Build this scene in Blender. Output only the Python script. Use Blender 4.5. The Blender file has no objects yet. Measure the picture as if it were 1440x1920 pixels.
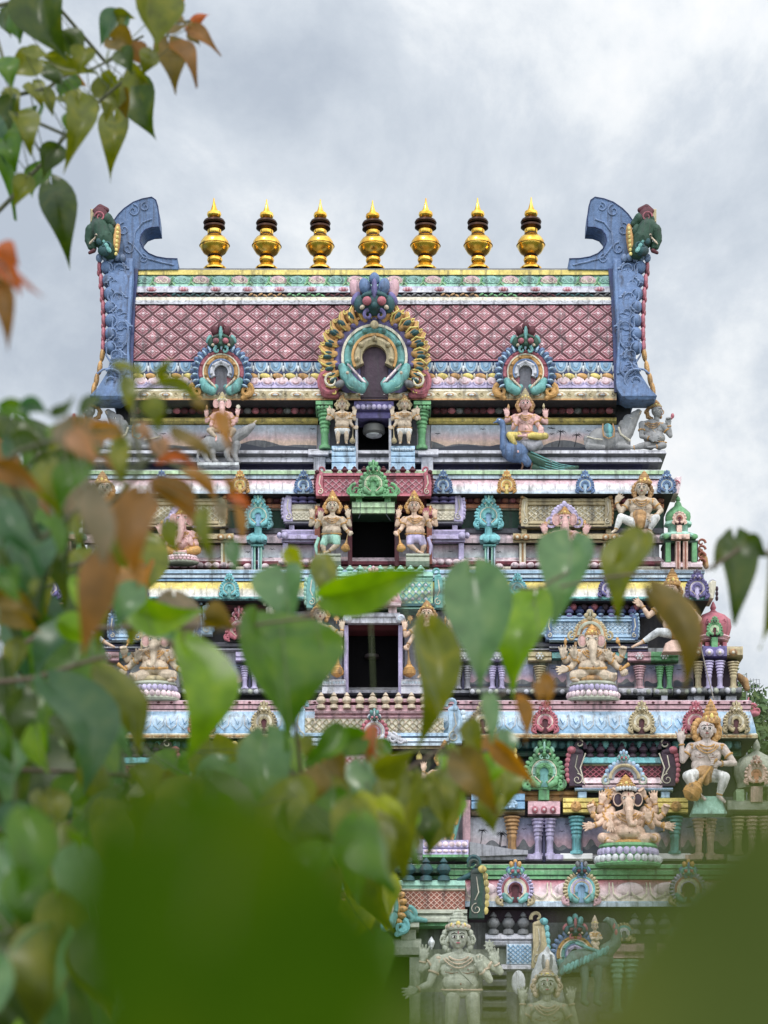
import bpy, math, random
from mathutils import Vector, Matrix
R_ = math.radians
rnd = random.Random(7)
# ------------------------------------------------------------------ camera, sky, sun, exposure
# A tower front seen from 45 m; one pixel of the 1440 x 1920 frame is 1 cm on the plane Y = 0.
D, S, YH, CZ = 45.0, 0.01, 2300.0, 1.6
scn = bpy.context.scene
col = scn.collection
cam_d = bpy.data.cameras.new('camera')
cam = bpy.data.objects.new('camera', cam_d)
col.objects.link(cam)
scn.camera = cam
cam.location = (0, -D, CZ)
cam.rotation_euler = (R_(90), 0, 0)
cam_d.sensor_fit = 'AUTO'
cam_d.sensor_width = 36
cam_d.lens = 36 * D / (1920 * S)
cam_d.shift_y = (YH - 960) / 1920
cam_d.clip_start = 0.02
cam_d.clip_end = 5000
cam_d.dof.use_dof = True
cam_d.dof.focus_distance = 46.3
cam_d.dof.aperture_fstop = 15.0
SUN_EL, SUN_AZ = R_(58), R_(200)          # high, behind the camera and a little to the left
w = bpy.data.worlds.new('World')
scn.world = w
w.use_nodes = True
nt = w.node_tree
nt.nodes.clear()
def N(t, typ, **kw):
    n = t.nodes.new(typ)
    for k, v in kw.items():
        if k[0] == 'i' and k[1:].isdigit():
            n.inputs[int(k[1:])].default_value = v
        elif k.startswith('in_'):
            n.inputs[k[3:].replace('_', ' ')].default_value = v
        else:
            setattr(n, k, v)
    return n
def ramp(t, stops, src=None):
    n = t.nodes.new('ShaderNodeValToRGB')
    e = n.color_ramp.elements
    while len(e) < len(stops): e.new(0.5)
    for el, (p, c) in zip(e, stops):
        el.position = p
        el.color = (c, c, c, 1) if isinstance(c, (int, float)) else (*c, 1)
    if src is not None: t.links.new(src, n.inputs[0])
    return n
L = nt.links.new
out = N(nt, 'ShaderNodeOutputWorld')
sky = N(nt, 'ShaderNodeTexSky', sky_type='NISHITA', sun_disc=False, sun_elevation=SUN_EL, sun_rotation=SUN_AZ, air_density=1.2, dust_density=3.0)
bg = N(nt, 'ShaderNodeBackground', in_Strength=0.1)
L(sky.outputs[0], bg.inputs[0])
tc = N(nt, 'ShaderNodeTexCoord')
mp = N(nt, 'ShaderNodeMapping')
mp.inputs['Location'].default_value = (3.1, 0.4, 1.7)
mp.inputs['Scale'].default_value = (1.0, 1.0, 1.25)
L(tc.outputs['Generated'], mp.inputs[0])
n1 = N(nt, 'ShaderNodeTexNoise', in_Scale=7.5, in_Detail=12.0, in_Roughness=0.60, in_Distortion=0.25)
n2 = N(nt, 'ShaderNodeTexNoise', in_Scale=3.6, in_Detail=3.0, in_Roughness=0.5)
L(mp.outputs[0], n1.inputs[0]); L(mp.outputs[0], n2.inputs[0])
mx = N(nt, 'ShaderNodeMath', operation='MULTIPLY_ADD', i1=0.74)
L(n1.outputs[0], mx.inputs[0])
m2 = N(nt, 'ShaderNodeMath', operation='MULTIPLY', i1=0.27)
L(n2.outputs[0], m2.inputs[0]); L(m2.outputs[0], mx.inputs[2])
# cloud brighter towards +X; unseen sky overhead and behind camera raised to light tower
sx = N(nt, 'ShaderNodeSeparateXYZ'); L(tc.outputs['Generated'], sx.inputs[0])
bx = N(nt, 'ShaderNodeMath', operation='MULTIPLY_ADD', i1=0.20); L(sx.outputs[0], bx.inputs[0]); L(mx.outputs[0], bx.inputs[2])
cl = ramp(nt, [(0.40, (0.50, 0.56, 0.645)), (0.47, (0.61, 0.67, 0.745)), (0.525, (0.71, 0.765, 0.83)), (0.585, (0.90, 0.935, 0.965)), (0.65, (1.03, 1.03, 1.03))], bx.outputs[0])
zb = N(nt, 'ShaderNodeMath', operation='MULTIPLY_ADD', i1=-0.65, i2=0.75); L(sx.outputs[1], zb.inputs[0])
zc = N(nt, 'ShaderNodeMath', operation='MAXIMUM', i1=0.0); L(zb.outputs[0], zc.inputs[0])
zd = N(nt, 'ShaderNodeMath', operation='MULTIPLY_ADD', i1=1.35, i2=0.80); L(zc.outputs[0], zd.inputs[0])
bg2 = N(nt, 'ShaderNodeBackground')
L(cl.outputs[0], bg2.inputs[0]); L(zd.outputs[0], bg2.inputs[1])
mix = N(nt, 'ShaderNodeMixShader', i0=0.92)
L(bg.outputs[0], mix.inputs[1]); L(bg2.outputs[0], mix.inputs[2]); L(mix.outputs[0], out.inputs[0])
sun_d = bpy.data.lights.new('sun', 'SUN')
sun_d.energy = 1.5
sun_d.angle = R_(10)
sun_d.color = (1.0, 0.95, 0.88)
sun = bpy.data.objects.new('sun', sun_d)
col.objects.link(sun)
sun.location = (0, -60, 60)
az = SUN_AZ
sdir = Vector((math.sin(az) * math.cos(SUN_EL), math.cos(az) * math.cos(SUN_EL), math.sin(SUN_EL)))
sun.rotation_euler = (-sdir).to_track_quat('-Z', 'Y').to_euler()
scn.view_settings.view_transform = 'Standard'
scn.view_settings.look = 'None'
scn.view_settings.exposure = 0.06
scn.view_settings.gamma = 1.0
scn.cycles.use_denoising = True
scn.cycles.max_bounces = 6
scn.cycles.caustics_reflective = False
scn.cycles.caustics_refractive = False

# ------------------------------------------------------------------ materials
def lin(c, sat=0.74, gain=0.92):
    l = [((x / 255 + 0.055) / 1.055) ** 2.4 if x > 10 else x / 255 / 12.92 for x in c]
    g = 0.3 * l[0] + 0.55 * l[1] + 0.15 * l[2]
    return tuple((g + (x - g) * sat) * gain for x in l)
PAL = dict(tile_rose2=(146, 66, 84), tile_rose3=(178, 98, 110), contour=(150, 98, 78), f_teal=(122, 172, 166), f_pink=(206, 164, 170), bird=(100, 128, 120), face_white=(208, 188, 178), tile_rose=(164, 80, 98), tile_pink=(216, 160, 168), gblue=(112, 142, 190), 
    blue=(90, 126, 178), dblue=(48, 66, 120), lblue=(160, 200, 232), sky=(120, 178, 222), teal=(92, 176, 172), dteal=(36, 92, 98),
    mint=(150, 214, 190), green=(98, 178, 110), dgreen=(38, 82, 62), pink=(220, 166, 178), rose=(196, 92, 112), maroon=(98, 34, 48),
    lilac=(190, 176, 222), purple=(106, 96, 162), cream=(228, 218, 190), tan=(192, 172, 122), gold=(214, 152, 40), yellow=(236, 208, 56),
    white=(232, 232, 230), grey=(160, 160, 172), lgrey=(200, 200, 212), dgrey=(100, 100, 112), dark=(50, 48, 56), navy=(62, 60, 98),  # dark: mostly shade painted into soffits and recesses under ledges
    rust=(172, 92, 66), orange=(214, 128, 72), skin=(226, 184, 152), skinpink=(232, 174, 168), skingrey=(152, 152, 154), bone=(206, 182, 152),
    stone=(176, 182, 160), palepink=(240, 208, 216), paleblue=(196, 218, 236), palegreen=(178, 216, 160), red=(176, 44, 56), black=(12, 12, 14),
    brown=(110, 74, 48), peach=(236, 190, 170), dpurple=(74, 50, 70), white2=(212, 216, 220), ash=(120, 122, 126), ochre=(196, 142, 66), aqua=(96, 196, 204),
)
def weather_highlight_group():
    g = bpy.data.node_groups.new('weathered_highlit_paint', 'ShaderNodeTree')
    g.interface.new_socket('Color', in_out='INPUT', socket_type='NodeSocketColor')
    g.interface.new_socket('Grime', in_out='INPUT', socket_type='NodeSocketFloat')
    g.interface.new_socket('Color', in_out='OUTPUT', socket_type='NodeSocketColor')
    g.interface.new_socket('Height', in_out='OUTPUT', socket_type='NodeSocketFloat')
    gi, go = N(g, 'NodeGroupInput'), N(g, 'NodeGroupOutput')
    l = g.links.new
    geo = N(g, 'ShaderNodeNewGeometry')
    a = N(g, 'ShaderNodeTexNoise', in_Scale=2.1, in_Detail=5.0, in_Roughness=0.6); l(geo.outputs['Position'], a.inputs[0])
    b = N(g, 'ShaderNodeTexNoise', in_Scale=13.0, in_Detail=5.0, in_Roughness=0.65); l(geo.outputs['Position'], b.inputs[0])
    mpn = N(g, 'ShaderNodeMapping'); mpn.inputs['Scale'].default_value = (9, 9, 0.8); l(geo.outputs['Position'], mpn.inputs[0])
    c = N(g, 'ShaderNodeTexNoise', in_Scale=1.0, in_Detail=5.0, in_Roughness=0.62); l(mpn.outputs[0], c.inputs[0])
    d = N(g, 'ShaderNodeTexNoise', in_Scale=48.0, in_Detail=3.0, in_Roughness=0.6); l(geo.outputs['Position'], d.inputs[0])
    ra = ramp(g, [(0.3, 0.78), (0.7, 1.16)], a.outputs[0])
    rb = ramp(g, [(0.32, 0.80), (0.5, 1.0), (0.7, 1.12)], b.outputs[0])
    m1 = N(g, 'ShaderNodeMix', data_type='RGBA', blend_type='MULTIPLY', i0=1.0); l(gi.outputs[0], m1.inputs[6]); l(ra.outputs[0], m1.inputs[7])
    mm = N(g, 'ShaderNodeMix', data_type='RGBA', blend_type='MULTIPLY', i0=1.0); l(m1.outputs[2], mm.inputs[6]); l(rb.outputs[0], mm.inputs[7])
    # chalky faded patches
    rf = ramp(g, [(0.55, 0.0), (0.75, 0.30)], b.outputs[0])
    mf = N(g, 'ShaderNodeMix', data_type='RGBA'); l(rf.outputs[0], mf.inputs[0]); l(mm.outputs[2], mf.inputs[6]); hv = N(g, 'ShaderNodeHueSaturation', in_Saturation=0.55, in_Value=1.7); l(mm.outputs[2], hv.inputs['Color']); l(hv.outputs[0], mf.inputs[7]) 
    # dark mould runs with their own shape
    rc = ramp(g, [(0.51, 0.0), (0.66, 1.0)], c.outputs[0])
    gm = N(g, 'ShaderNodeMath', operation='MULTIPLY'); l(rc.outputs[0], gm.inputs[0]); l(gi.outputs[1], gm.inputs[1])
    mg = N(g, 'ShaderNodeMix', data_type='RGBA'); l(gm.outputs[0], mg.inputs[0]); l(mf.outputs[2], mg.inputs[6]); mg.inputs[7].default_value = (0.055, 0.05, 0.055, 1)
    rd = ramp(g, [(0.70, 0.0), (0.79, 1.0)], d.outputs[0])
    gd = N(g, 'ShaderNodeMath', operation='MULTIPLY'); l(rd.outputs[0], gd.inputs[0]); l(gi.outputs[1], gd.inputs[1])
    mh = N(g, 'ShaderNodeMix', data_type='RGBA'); l(gd.outputs[0], mh.inputs[0]); l(mg.outputs[2], mh.inputs[6]); mh.inputs[7].default_value = (0.05, 0.045, 0.05, 1)
    vo = N(g, 'ShaderNodeTexVoronoi', feature='DISTANCE_TO_EDGE', in_Scale=15.0); vm = N(g, 'ShaderNodeMix', data_type='VECTOR', i0=0.12)
    l(geo.outputs['Position'], vm.inputs[4]); l(b.outputs['Color'], vm.inputs[5]); l(vm.outputs[1], vo.inputs['Vector'])
    rv = ramp(g, [(0.0, 0.62), (0.035, 0.9), (0.09, 1.0), (0.35, 1.08)], vo.outputs[0])
    mv = N(g, 'ShaderNodeMix', data_type='RGBA', blend_type='MULTIPLY', i0=0.22); l(mh.outputs[2], mv.inputs[6]); l(rv.outputs[0], mv.inputs[7])
    pt = ramp(g, [(0.54, 0.0), (0.64, 0.30)], geo.outputs['Pointiness'])  # highlights on raised edges, put into the paint colour
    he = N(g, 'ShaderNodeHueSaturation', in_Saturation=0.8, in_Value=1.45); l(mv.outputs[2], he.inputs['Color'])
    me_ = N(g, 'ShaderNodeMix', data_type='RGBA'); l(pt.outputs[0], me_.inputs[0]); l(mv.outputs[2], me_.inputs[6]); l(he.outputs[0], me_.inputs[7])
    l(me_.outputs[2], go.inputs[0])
    ad = N(g, 'ShaderNodeMath', operation='ADD'); l(b.outputs[0], ad.inputs[0]); l(d.outputs[0], ad.inputs[1]); vs_ = N(g, 'ShaderNodeMath', operation='MULTIPLY_ADD', i1=0.8); l(vo.outputs[0], vs_.inputs[0]); l(ad.outputs[0], vs_.inputs[2]); l(vs_.outputs[0], go.inputs[1])
    return g
WG = weather_highlight_group()
MATS = {}
def new_mat(name):
    m = bpy.data.materials.new(name)
    m.use_nodes = True
    t = m.node_tree
    return m, t, t.nodes['Principled BSDF']
def mat(key):
    if key in MATS: return MATS[key]
    if key not in PAL: raise KeyError(key)
    m, t, p = new_mat('paint_' + key)
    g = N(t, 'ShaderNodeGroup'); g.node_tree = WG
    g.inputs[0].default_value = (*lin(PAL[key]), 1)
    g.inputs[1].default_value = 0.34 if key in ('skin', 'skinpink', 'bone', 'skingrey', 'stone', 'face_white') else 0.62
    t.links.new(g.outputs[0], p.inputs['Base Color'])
    p.inputs['Roughness'].default_value = 0.62
    p.inputs['Specular IOR Level'].default_value = 0.35
    b = N(t, 'ShaderNodeBump', in_Strength=0.5, in_Distance=0.009)
    t.links.new(g.outputs[1], b.inputs['Height']); t.links.new(b.outputs[0], p.inputs['Normal'])
    MATS[key] = m
    return m
def simple(key, rgb, rough=0.6, metal=0.0, spec=0.4):
    m, t, p = new_mat(key)
    p.inputs['Base Color'].default_value = (*lin(rgb), 1); p.inputs['Roughness'].default_value = rough
    p.inputs['Metallic'].default_value = metal; p.inputs['Specular IOR Level'].default_value = spec
    MATS[key] = m
    return m
def grad_mat(key, stops, y0, y1, Y, noise=0.10):
    """brushed-on colour blend of the real paint between two heights (pixel rows y0 top, y1 bottom)"""
    m, t, p = new_mat(key)
    z1, z0 = W(0, y0, Y).z, W(0, y1, Y).z
    geo = N(t, 'ShaderNodeNewGeometry'); s = N(t, 'ShaderNodeSeparateXYZ'); t.links.new(geo.outputs['Position'], s.inputs[0])
    mr = N(t, 'ShaderNodeMapRange'); mr.inputs[1].default_value = z1; mr.inputs[2].default_value = z0
    t.links.new(s.outputs[2], mr.inputs[0])
    nz = N(t, 'ShaderNodeTexNoise', in_Scale=5.0, in_Detail=4.0); t.links.new(geo.outputs['Position'], nz.inputs[0])
    ma = N(t, 'ShaderNodeMath', operation='MULTIPLY_ADD', i1=noise * 4); t.links.new(nz.outputs[0], ma.inputs[0])
    mb = N(t, 'ShaderNodeMath', operation='SUBTRACT', i1=noise * 2); t.links.new(mr.outputs[0], mb.inputs[0]); t.links.new(mb.outputs[0], ma.inputs[2])
    r = ramp(t, [(q, lin(PAL[c] if isinstance(c, str) else c)) for q, c in stops], ma.outputs[0])
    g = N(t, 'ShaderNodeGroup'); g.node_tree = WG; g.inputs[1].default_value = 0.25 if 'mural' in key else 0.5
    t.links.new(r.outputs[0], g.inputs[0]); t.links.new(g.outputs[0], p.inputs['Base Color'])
    p.inputs['Roughness'].default_value = 0.65; p.inputs['Specular IOR Level'].default_value = 0.3
    b = N(t, 'ShaderNodeBump', in_Strength=0.3, in_Distance=0.006)
    t.links.new(g.outputs[1], b.inputs['Height']); t.links.new(b.outputs[0], p.inputs['Normal'])
    MATS[key] = m
    return m
def W(px, py, Y):
    k = S * (D + Y) / D
    return Vector(((px - 720) * k, Y, CZ + (YH - py) * k))
CXP = 700                                    # the tower's axis of symmetry
simple('bronze_dark', (72, 44, 30), 0.35, 0.8)
simple('painted_shade', (9, 8, 10), 0.9, 0, 0.1)  # near-black panels put the doorways' inner shade into the colour
def gold_leaf():
    m, t, p = new_mat('gilded_copper')
    geo = N(t, 'ShaderNodeNewGeometry'); nz = N(t, 'ShaderNodeTexNoise', in_Scale=7.0, in_Detail=5.0); t.links.new(geo.outputs['Position'], nz.inputs[0])
    r = ramp(t, [(0.3, (0.62, 0.30, 0.03)), (0.55, (0.90, 0.56, 0.10)), (0.75, (0.98, 0.70, 0.20))], nz.outputs[0]); t.links.new(r.outputs[0], p.inputs['Base Color'])
    p.inputs['Metallic'].default_value = 1.0
    r2 = ramp(t, [(0.3, 0.34), (0.7, 0.18)], nz.outputs[0]); t.links.new(r2.outputs[0], p.inputs['Roughness'])
    MATS['gild'] = m
gold_leaf()

# ------------------------------------------------------------------ mesh builder: pixel coordinates on a plane, d = pixels towards the viewer
class M:
    def __init__(s, Y=0.0, fix=None, z=(0, 0, 1.0), mir=False):
        s.Y, s.fix, s.mir = Y, fix, mir
        s.ox, s.oy, s.sc = z
        s.v, s.f, s.fm, s.mats, s.cur = [], [], [], [], 0
        s.o = 0
        s.subs = []
    def part(s, name):
        q = M(s.Y, s.fix, (s.ox, s.oy, s.sc), s.mir)
        s.subs.append((name, q))
        return q
    def mat(s, k):
        if k not in s.mats: s.mats.append(k)
        s.cur = s.mats.index(k)
        return s
    def P(s, x, y, d=0.0, o=None):
        o = s.fix if s.fix is not None else (s.o if o is None else o)
        px, py = s.ox + x / s.sc, s.oy + y / s.sc
        if s.mir: px = 2 * CXP - px
        k = S * (D + s.Y - o * S / s.sc) / D
        return Vector(((px - 720) * k, s.Y - d * S / s.sc, CZ + (YH - py) * k))
    def add(s, vs, fs):
        b = len(s.v)
        s.v += vs
        for f in fs:
            f = [b + i for i in f]
            s.f.append(f[::-1] if s.mir else f)
            s.fm.append(s.cur)
    def box(s, x0, y0, x1, y1, d0, d1, c=0.8):
        o = d1
        c = min(c, abs(x1 - x0) * .3, abs(y1 - y0) * .3, abs(d1 - d0) * .5)
        vs = []
        for dd, i in ((d0, 0), (d1 - c, 0), (d1, c)):
            vs += [s.P(x0 + i, y0 + i, dd, o), s.P(x1 - i, y0 + i, dd, o), s.P(x1 - i, y1 - i, dd, o), s.P(x0 + i, y1 - i, dd, o)]
        fs = [(3, 2, 1, 0), (8, 9, 10, 11)]
        for r in (0, 4):
            for i in range(4):
                j = (i + 1) % 4
                fs.append((r + i, r + j, r + 4 + j, r + 4 + i))
        s.add(vs, fs)
    def ring(s, x0, x1, dep, prof, ex=0.6):
        """moulding round a rectangular plan; prof = (y or None for a level step, d[, material])"""
        rings, z = [], None
        for e in prof:
            y, d = e[0], e[1]
            cs = [(x0 - d * ex, d), (x1 + d * ex, d), (x1 + d * ex, -dep - d), (x0 - d * ex, -dep - d)]
            if y is not None: z = s.P(0, y, d, d).z
            vs = []
            for (x, dd) in cs:
                p = s.P(x, 0, dd, d); p.z = z
                vs.append(p)
            rings.append(vs)
        for i in range(len(rings) - 1):
            if len(prof[i]) > 2: s.mat(prof[i][2])
            vs = rings[i] + rings[i + 1]
            s.add(vs, [(j, (j + 1) % 4, 4 + (j + 1) % 4, 4 + j) for j in range(4)])
        s.add(list(rings[0]), [(3, 2, 1, 0)]); s.add(list(rings[-1]), [(0, 1, 2, 3)])
    def mold(s, x0, x1, prof, back=None):
        """straight moulding between x0 and x1"""
        a, z = [], None
        back = back if back is not None else min(e[1] for e in prof) - 6
        for e in prof:
            y, d = e[0], e[1]
            pl, pr = s.P(x0, y or 0, d, d), s.P(x1, y or 0, d, d)
            if y is not None: z = pl.z
            pl.z = pr.z = z
            a.append((pl, pr))
        n = len(a)
        for i in range(n - 1):
            if len(prof[i]) > 2: s.mat(prof[i][2])
            s.add([a[i][0], a[i][1], a[i + 1][1], a[i + 1][0]], [(0, 1, 2, 3)])
        for side in (0, 1):
            pts = [q[side].copy() for q in a]
            bk = s.Y - back * S / s.sc
            t, bt = pts[0].copy(), pts[-1].copy()
            t.y = bk; bt.y = bk
            pts += [bt, t]
            s.add(pts, [tuple(range(len(pts))) if side == 0 else tuple(range(len(pts)))[::-1]])
        for q in (a[0], a[-1]):
            b0, b1 = q[0].copy(), q[1].copy()
            b0.y = b1.y = s.Y - back * S / s.sc
            s.add([q[0], q[1], b1, b0], [(0, 1, 2, 3)])
    def strip(s, secs, back):
        """upright band whose front follows (y, x left, x right, d); closed at the back"""
        vs = []
        for y, a, b, d in secs:
            z = s.P(0, y, d, d).z
            bk = d - 50 if back is None else back
            for x, dd in ((a, d), (b, d), (b, bk), (a, bk)):
                p = s.P(x, y, dd, d); p.z = z; vs.append(p)
        n = len(secs)
        fs = [(3, 2, 1, 0), (4 * n - 4, 4 * n - 3, 4 * n - 2, 4 * n - 1)]
        for i in range(n - 1):
            for j in range(4): fs.append((4 * i + j, 4 * i + (j + 1) % 4, 4 * i + 4 + (j + 1) % 4, 4 * i + 4 + j))
        s.add(vs, fs)
    def ell(s, x, y, d, rx, ry=None, rd=None, n=10, m=7, rot=0.0):
        ry = rx if ry is None else ry
        rd = min(rx, ry) if rd is None else rd
        ca, sa = math.cos(rot), math.sin(rot)
        vs = []
        def q(ux, uy, ud):
            a, b = ux * rx, uy * ry
            return s.P(x + a * ca - b * sa, y + a * sa + b * ca, d + ud * rd, d)
        vs.append(q(0, -1, 0))
        for i in range(1, m):
            t = math.pi * i / m
            for j in range(n):
                a = 2 * math.pi * j / n
                vs.append(q(math.sin(t) * math.cos(a), -math.cos(t), math.sin(t) * math.sin(a)))
        vs.append(q(0, 1, 0))
        fs = []
        for j in range(n):
            k = (j + 1) % n
            fs.append((0, 1 + k, 1 + j))
            for i in range(m - 2):
                a = 1 + i * n
                fs.append((a + j, a + k, a + n + k, a + n + j))
            fs.append((1 + (m - 2) * n + j, 1 + (m - 2) * n + k, len(vs) - 1))
        s.add(vs, fs)
    def tube(s, pts, r, n=6, caps=True, ball=False):
        """pts (x, y, d); r number or list"""
        if not isinstance(r, (list, tuple)): r = [r] * len(pts)
        o = sum(p[2] for p in pts) / len(pts)
        ps = [Vector((p[0], p[1], p[2])) for p in pts]
        vs, up = [], None
        for i, p in enumerate(ps):
            t = (ps[min(i + 1, len(ps) - 1)] - ps[max(i - 1, 0)])
            t = t.normalized() if t.length > 1e-6 else Vector((0, 1, 0))
            if up is None:
                up = Vector((0, 0, 1)) if abs(t.z) < 0.9 else Vector((1, 0, 0))
            u = up - t * up.dot(t)
            if u.length < 1e-4: u = Vector((1, 0, 0)) - t * t.x
            u.normalize()
            up = u
            b = t.cross(u)
            for j in range(n):
                a = 2 * math.pi * j / n
                q = p + (u * math.cos(a) + b * math.sin(a)) * r[i]
                vs.append(s.P(q.x, q.y, q.z, o))
        fs = []
        for i in range(len(ps) - 1):
            for j in range(n):
                k = (j + 1) % n
                fs.append((i * n + j, i * n + k, (i + 1) * n + k, (i + 1) * n + j))
        if caps:
            fs.append(tuple(range(n))[::-1]); fs.append(tuple(range(len(vs) - n, len(vs))))
        s.add(vs, fs)
        if ball:
            for p, rr in ((pts[0], r[0]), (pts[-1], r[-1])): s.ell(p[0], p[1], p[2], rr, rr, rr, 8, 6)
    def limb(s, pts):
        """tapering chain (x, y, d, r) with round joints"""
        f = s.fix
        if f is None: s.fix = pts[0][2]
        for p in pts: s.ell(p[0], p[1], p[2], p[3], p[3], p[3], 10, 8)
        for a, b in zip(pts, pts[1:]): s.tube([a[:3], b[:3]], [a[3], b[3]], 10)
        s.fix = f
    def lathe(s, x, prof, d=0, n=16, sq=1.0, a0=0.0):
        """prof (radius, y) from top to bottom round a vertical axis"""
        vs, fs = [], []
        for (r, y) in prof:
            for j in range(n):
                a = 2 * math.pi * j / n + a0
                vs.append(s.P(x + r * math.cos(a), y, d + r * sq * math.sin(a), d))
        for i in range(len(prof) - 1):
            for j in range(n):
                k = (j + 1) % n
                fs.append((i * n + j, i * n + k, (i + 1) * n + k, (i + 1) * n + j))
        fs.append(tuple(range(n))[::-1]); fs.append(tuple(range(len(vs) - n, len(vs))))
        s.add(vs, fs)
    def sqlathe(s, x, prof, d=0, sq=1.0):
        s.lathe(x, [(r * 1.4142, y) for r, y in prof], d, 4, sq, math.pi / 4)
    def prism(s, poly, d0, d1, c=0.0):
        n = len(poly)
        cx, cy = sum(p[0] for p in poly) / n, sum(p[1] for p in poly) / n
        vs = [s.P(x, y, d0, d1) for x, y in poly] + [s.P(x, y, d1 - c, d1) for x, y in poly]
        fs = [tuple(range(n))[::-1]]
        for i in range(n): fs.append((i, (i + 1) % n, n + (i + 1) % n, n + i))
        if c > 0:
            ins = []
            for x, y in poly:
                l = math.hypot(x - cx, y - cy) or 1
                q = max(0, 1 - c * 1.2 / l)
                ins.append((cx + (x - cx) * q, cy + (y - cy) * q))
            vs += [s.P(x, y, d1, d1) for x, y in ins]
            for i in range(n): fs.append((n + i, n + (i + 1) % n, 2 * n + (i + 1) % n, 2 * n + i))
            fs.append(tuple(range(2 * n, 3 * n)))
        else:
            fs.append(tuple(range(n, 2 * n)))
        s.add(vs, fs)
    def arc(s, x, y, r0, r1, a0, a1, d0, d1, n=20, e=1.0, bulge=0.0):
        """flat or rounded band round (x, y); angles in degrees, 0 = right, 90 = up"""
        vs, fs = [], []
        cs = [(r0, d0), (r0, d1), ((r0 + r1) / 2, d1 + bulge), (r1, d1), (r1, d0)]
        q = len(cs)
        for i in range(n + 1):
            a = R_(a0 + (a1 - a0) * i / n)
            for r, d in cs: vs.append(s.P(x + r * math.cos(a), y - r * e * math.sin(a), d, d1))
        for i in range(n):
            for j in range(q - 1): fs.append((i * q + j, i * q + j + 1, (i + 1) * q + j + 1, (i + 1) * q + j))
        fs.append(tuple(range(q))); fs.append(tuple(range(n * q, n * q + q))[::-1])
        s.add(vs, fs)
    def spiral(s, x, y, r, turns, a0, sgn, rad, d=0, e=1.0):
        n = max(8, int(turns * 14))
        pts, rr = [], []
        for i in range(n + 1):
            t = i / n
            a = R_(a0) + sgn * turns * 2 * math.pi * t
            q = r * (1 - 0.85 * t)
            pts.append((x + q * math.cos(a), y - q * e * math.sin(a), d))
            rr.append(rad * (1 - 0.45 * t))
        s.tube(pts, rr, 6)
    def beads(s, x0, x1, y, d, n, rx, ry, rd=None, ms=None):
        for i in range(n):
            if ms: s.mat(ms[i % len(ms)])
            s.ell(x0 + (x1 - x0) * (i + .5) / n, y, d, rx, ry, rd, 8, 6)
    def lattice(s, x0, y0, x1, y1, px_, py_, r, d):
        """diagonal bars clipped to a rectangle"""
        sl = py_ / px_
        for sg in (1, -1):
            k = -int((y1 - y0) / py_) - 2
            while True:
                xs = x0 + k * px_
                if xs > x1 + (y1 - y0) / sl: break
                # line y = y0 + sg*(x-xs)*sl (down-right) or from bottom
                ya = y0 if sg == 1 else y1
                pts = []
                for yy in (y0, y1):
                    pts.append((xs + abs(yy - ya) / sl, yy))
                (ax, ay), (bx_, by) = pts
                def cut(ax, ay, bx_, by, xl, keep_gt):
                    return None
                # clip to x0..x1
                if (ax < x0 and bx_ < x0) or (ax > x1 and bx_ > x1):
                    k += 1; continue
                def at(xq):
                    t = (xq - ax) / (bx_ - ax); return ay + t * (by - ay)
                P1, P2 = (ax, ay), (bx_, by)
                if P1[0] < x0: P1 = (x0, at(x0))
                if P1[0] > x1: P1 = (x1, at(x1))
                if P2[0] < x0: P2 = (x0, at(x0))
                if P2[0] > x1: P2 = (x1, at(x1))
                if math.hypot(P1[0] - P2[0], P1[1] - P2[1]) > 1:
                    s.tube([(P1[0], P1[1], d), (P2[0], P2[1], d)], r, 4)
                k += 1
    def mesh(s, name, loc=Vector((0, 0, 0)), ang=38):
        me = bpy.data.meshes.new(name)
        me.from_pydata([tuple(v - loc) for v in s.v], [], s.f)
        for k in s.mats: me.materials.append(MATS[k] if k in MATS else mat(k))
        me.polygons.foreach_set('material_index', s.fm)
        me.polygons.foreach_set('use_smooth', [True] * len(s.f))
        me.update()
        if ang: me.set_sharp_from_angle(angle=R_(ang))
        return me
    def build(s, name, parent=None, loc=None, ang=38):
        for nm, q in s.subs:
            if not s.f and nm == name and q is s.subs[0][1]: s.v, s.f, s.fm, s.mats = q.v, q.f, q.fm, q.mats
            elif q.f: q.build(nm, parent, loc, ang)
        if not s.f: return None
        loc = loc if loc is not None else (Vector((0, 0, 0)) if parent is None else LOC.get(parent.name, Vector((0, 0, 0))))
        o = bpy.data.objects.new(name, s.mesh(name, loc, ang))
        col.objects.link(o)
        if parent is not None:
            o.parent = parent
            LOC[o.name] = loc
        else:
            o.location = loc
            LOC[o.name] = loc
        return o
LOC = {}
def tag(o, label=None, cat=None, group=None, kind=None):
    if label: o['label'] = label
    if cat: o['category'] = cat
    if group: o['group'] = group
    if kind: o['kind'] = kind
    return o
def empty(name, loc, label=None, cat=None, group=None):
    o = bpy.data.objects.new(name, None)
    o.empty_display_size = 0.2
    col.objects.link(o)
    o.location = loc
    LOC[o.name] = Vector(loc)
    return tag(o, label, cat, group)
def both(name, fn, Y, parent, mirror=True, **kw):
    """a sub-part and its twin across the tower's axis"""
    r = []
    for mir in ((False, True) if mirror else (False,)):
        m = M(Y, mir=mir)
        fn(m, **kw)
        r.append(m.build(name, parent))
    return r
def copy_tree(o, parent=None, loc=None, mirror=False):
    c = o.copy(); col.objects.link(c)
    if parent is not None: c.parent = parent
    if loc is not None: c.location = loc
    if mirror: c.scale = (-o.scale.x, o.scale.y, o.scale.z)
    for ch in o.children: copy_tree(ch, c)
    return c

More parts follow.
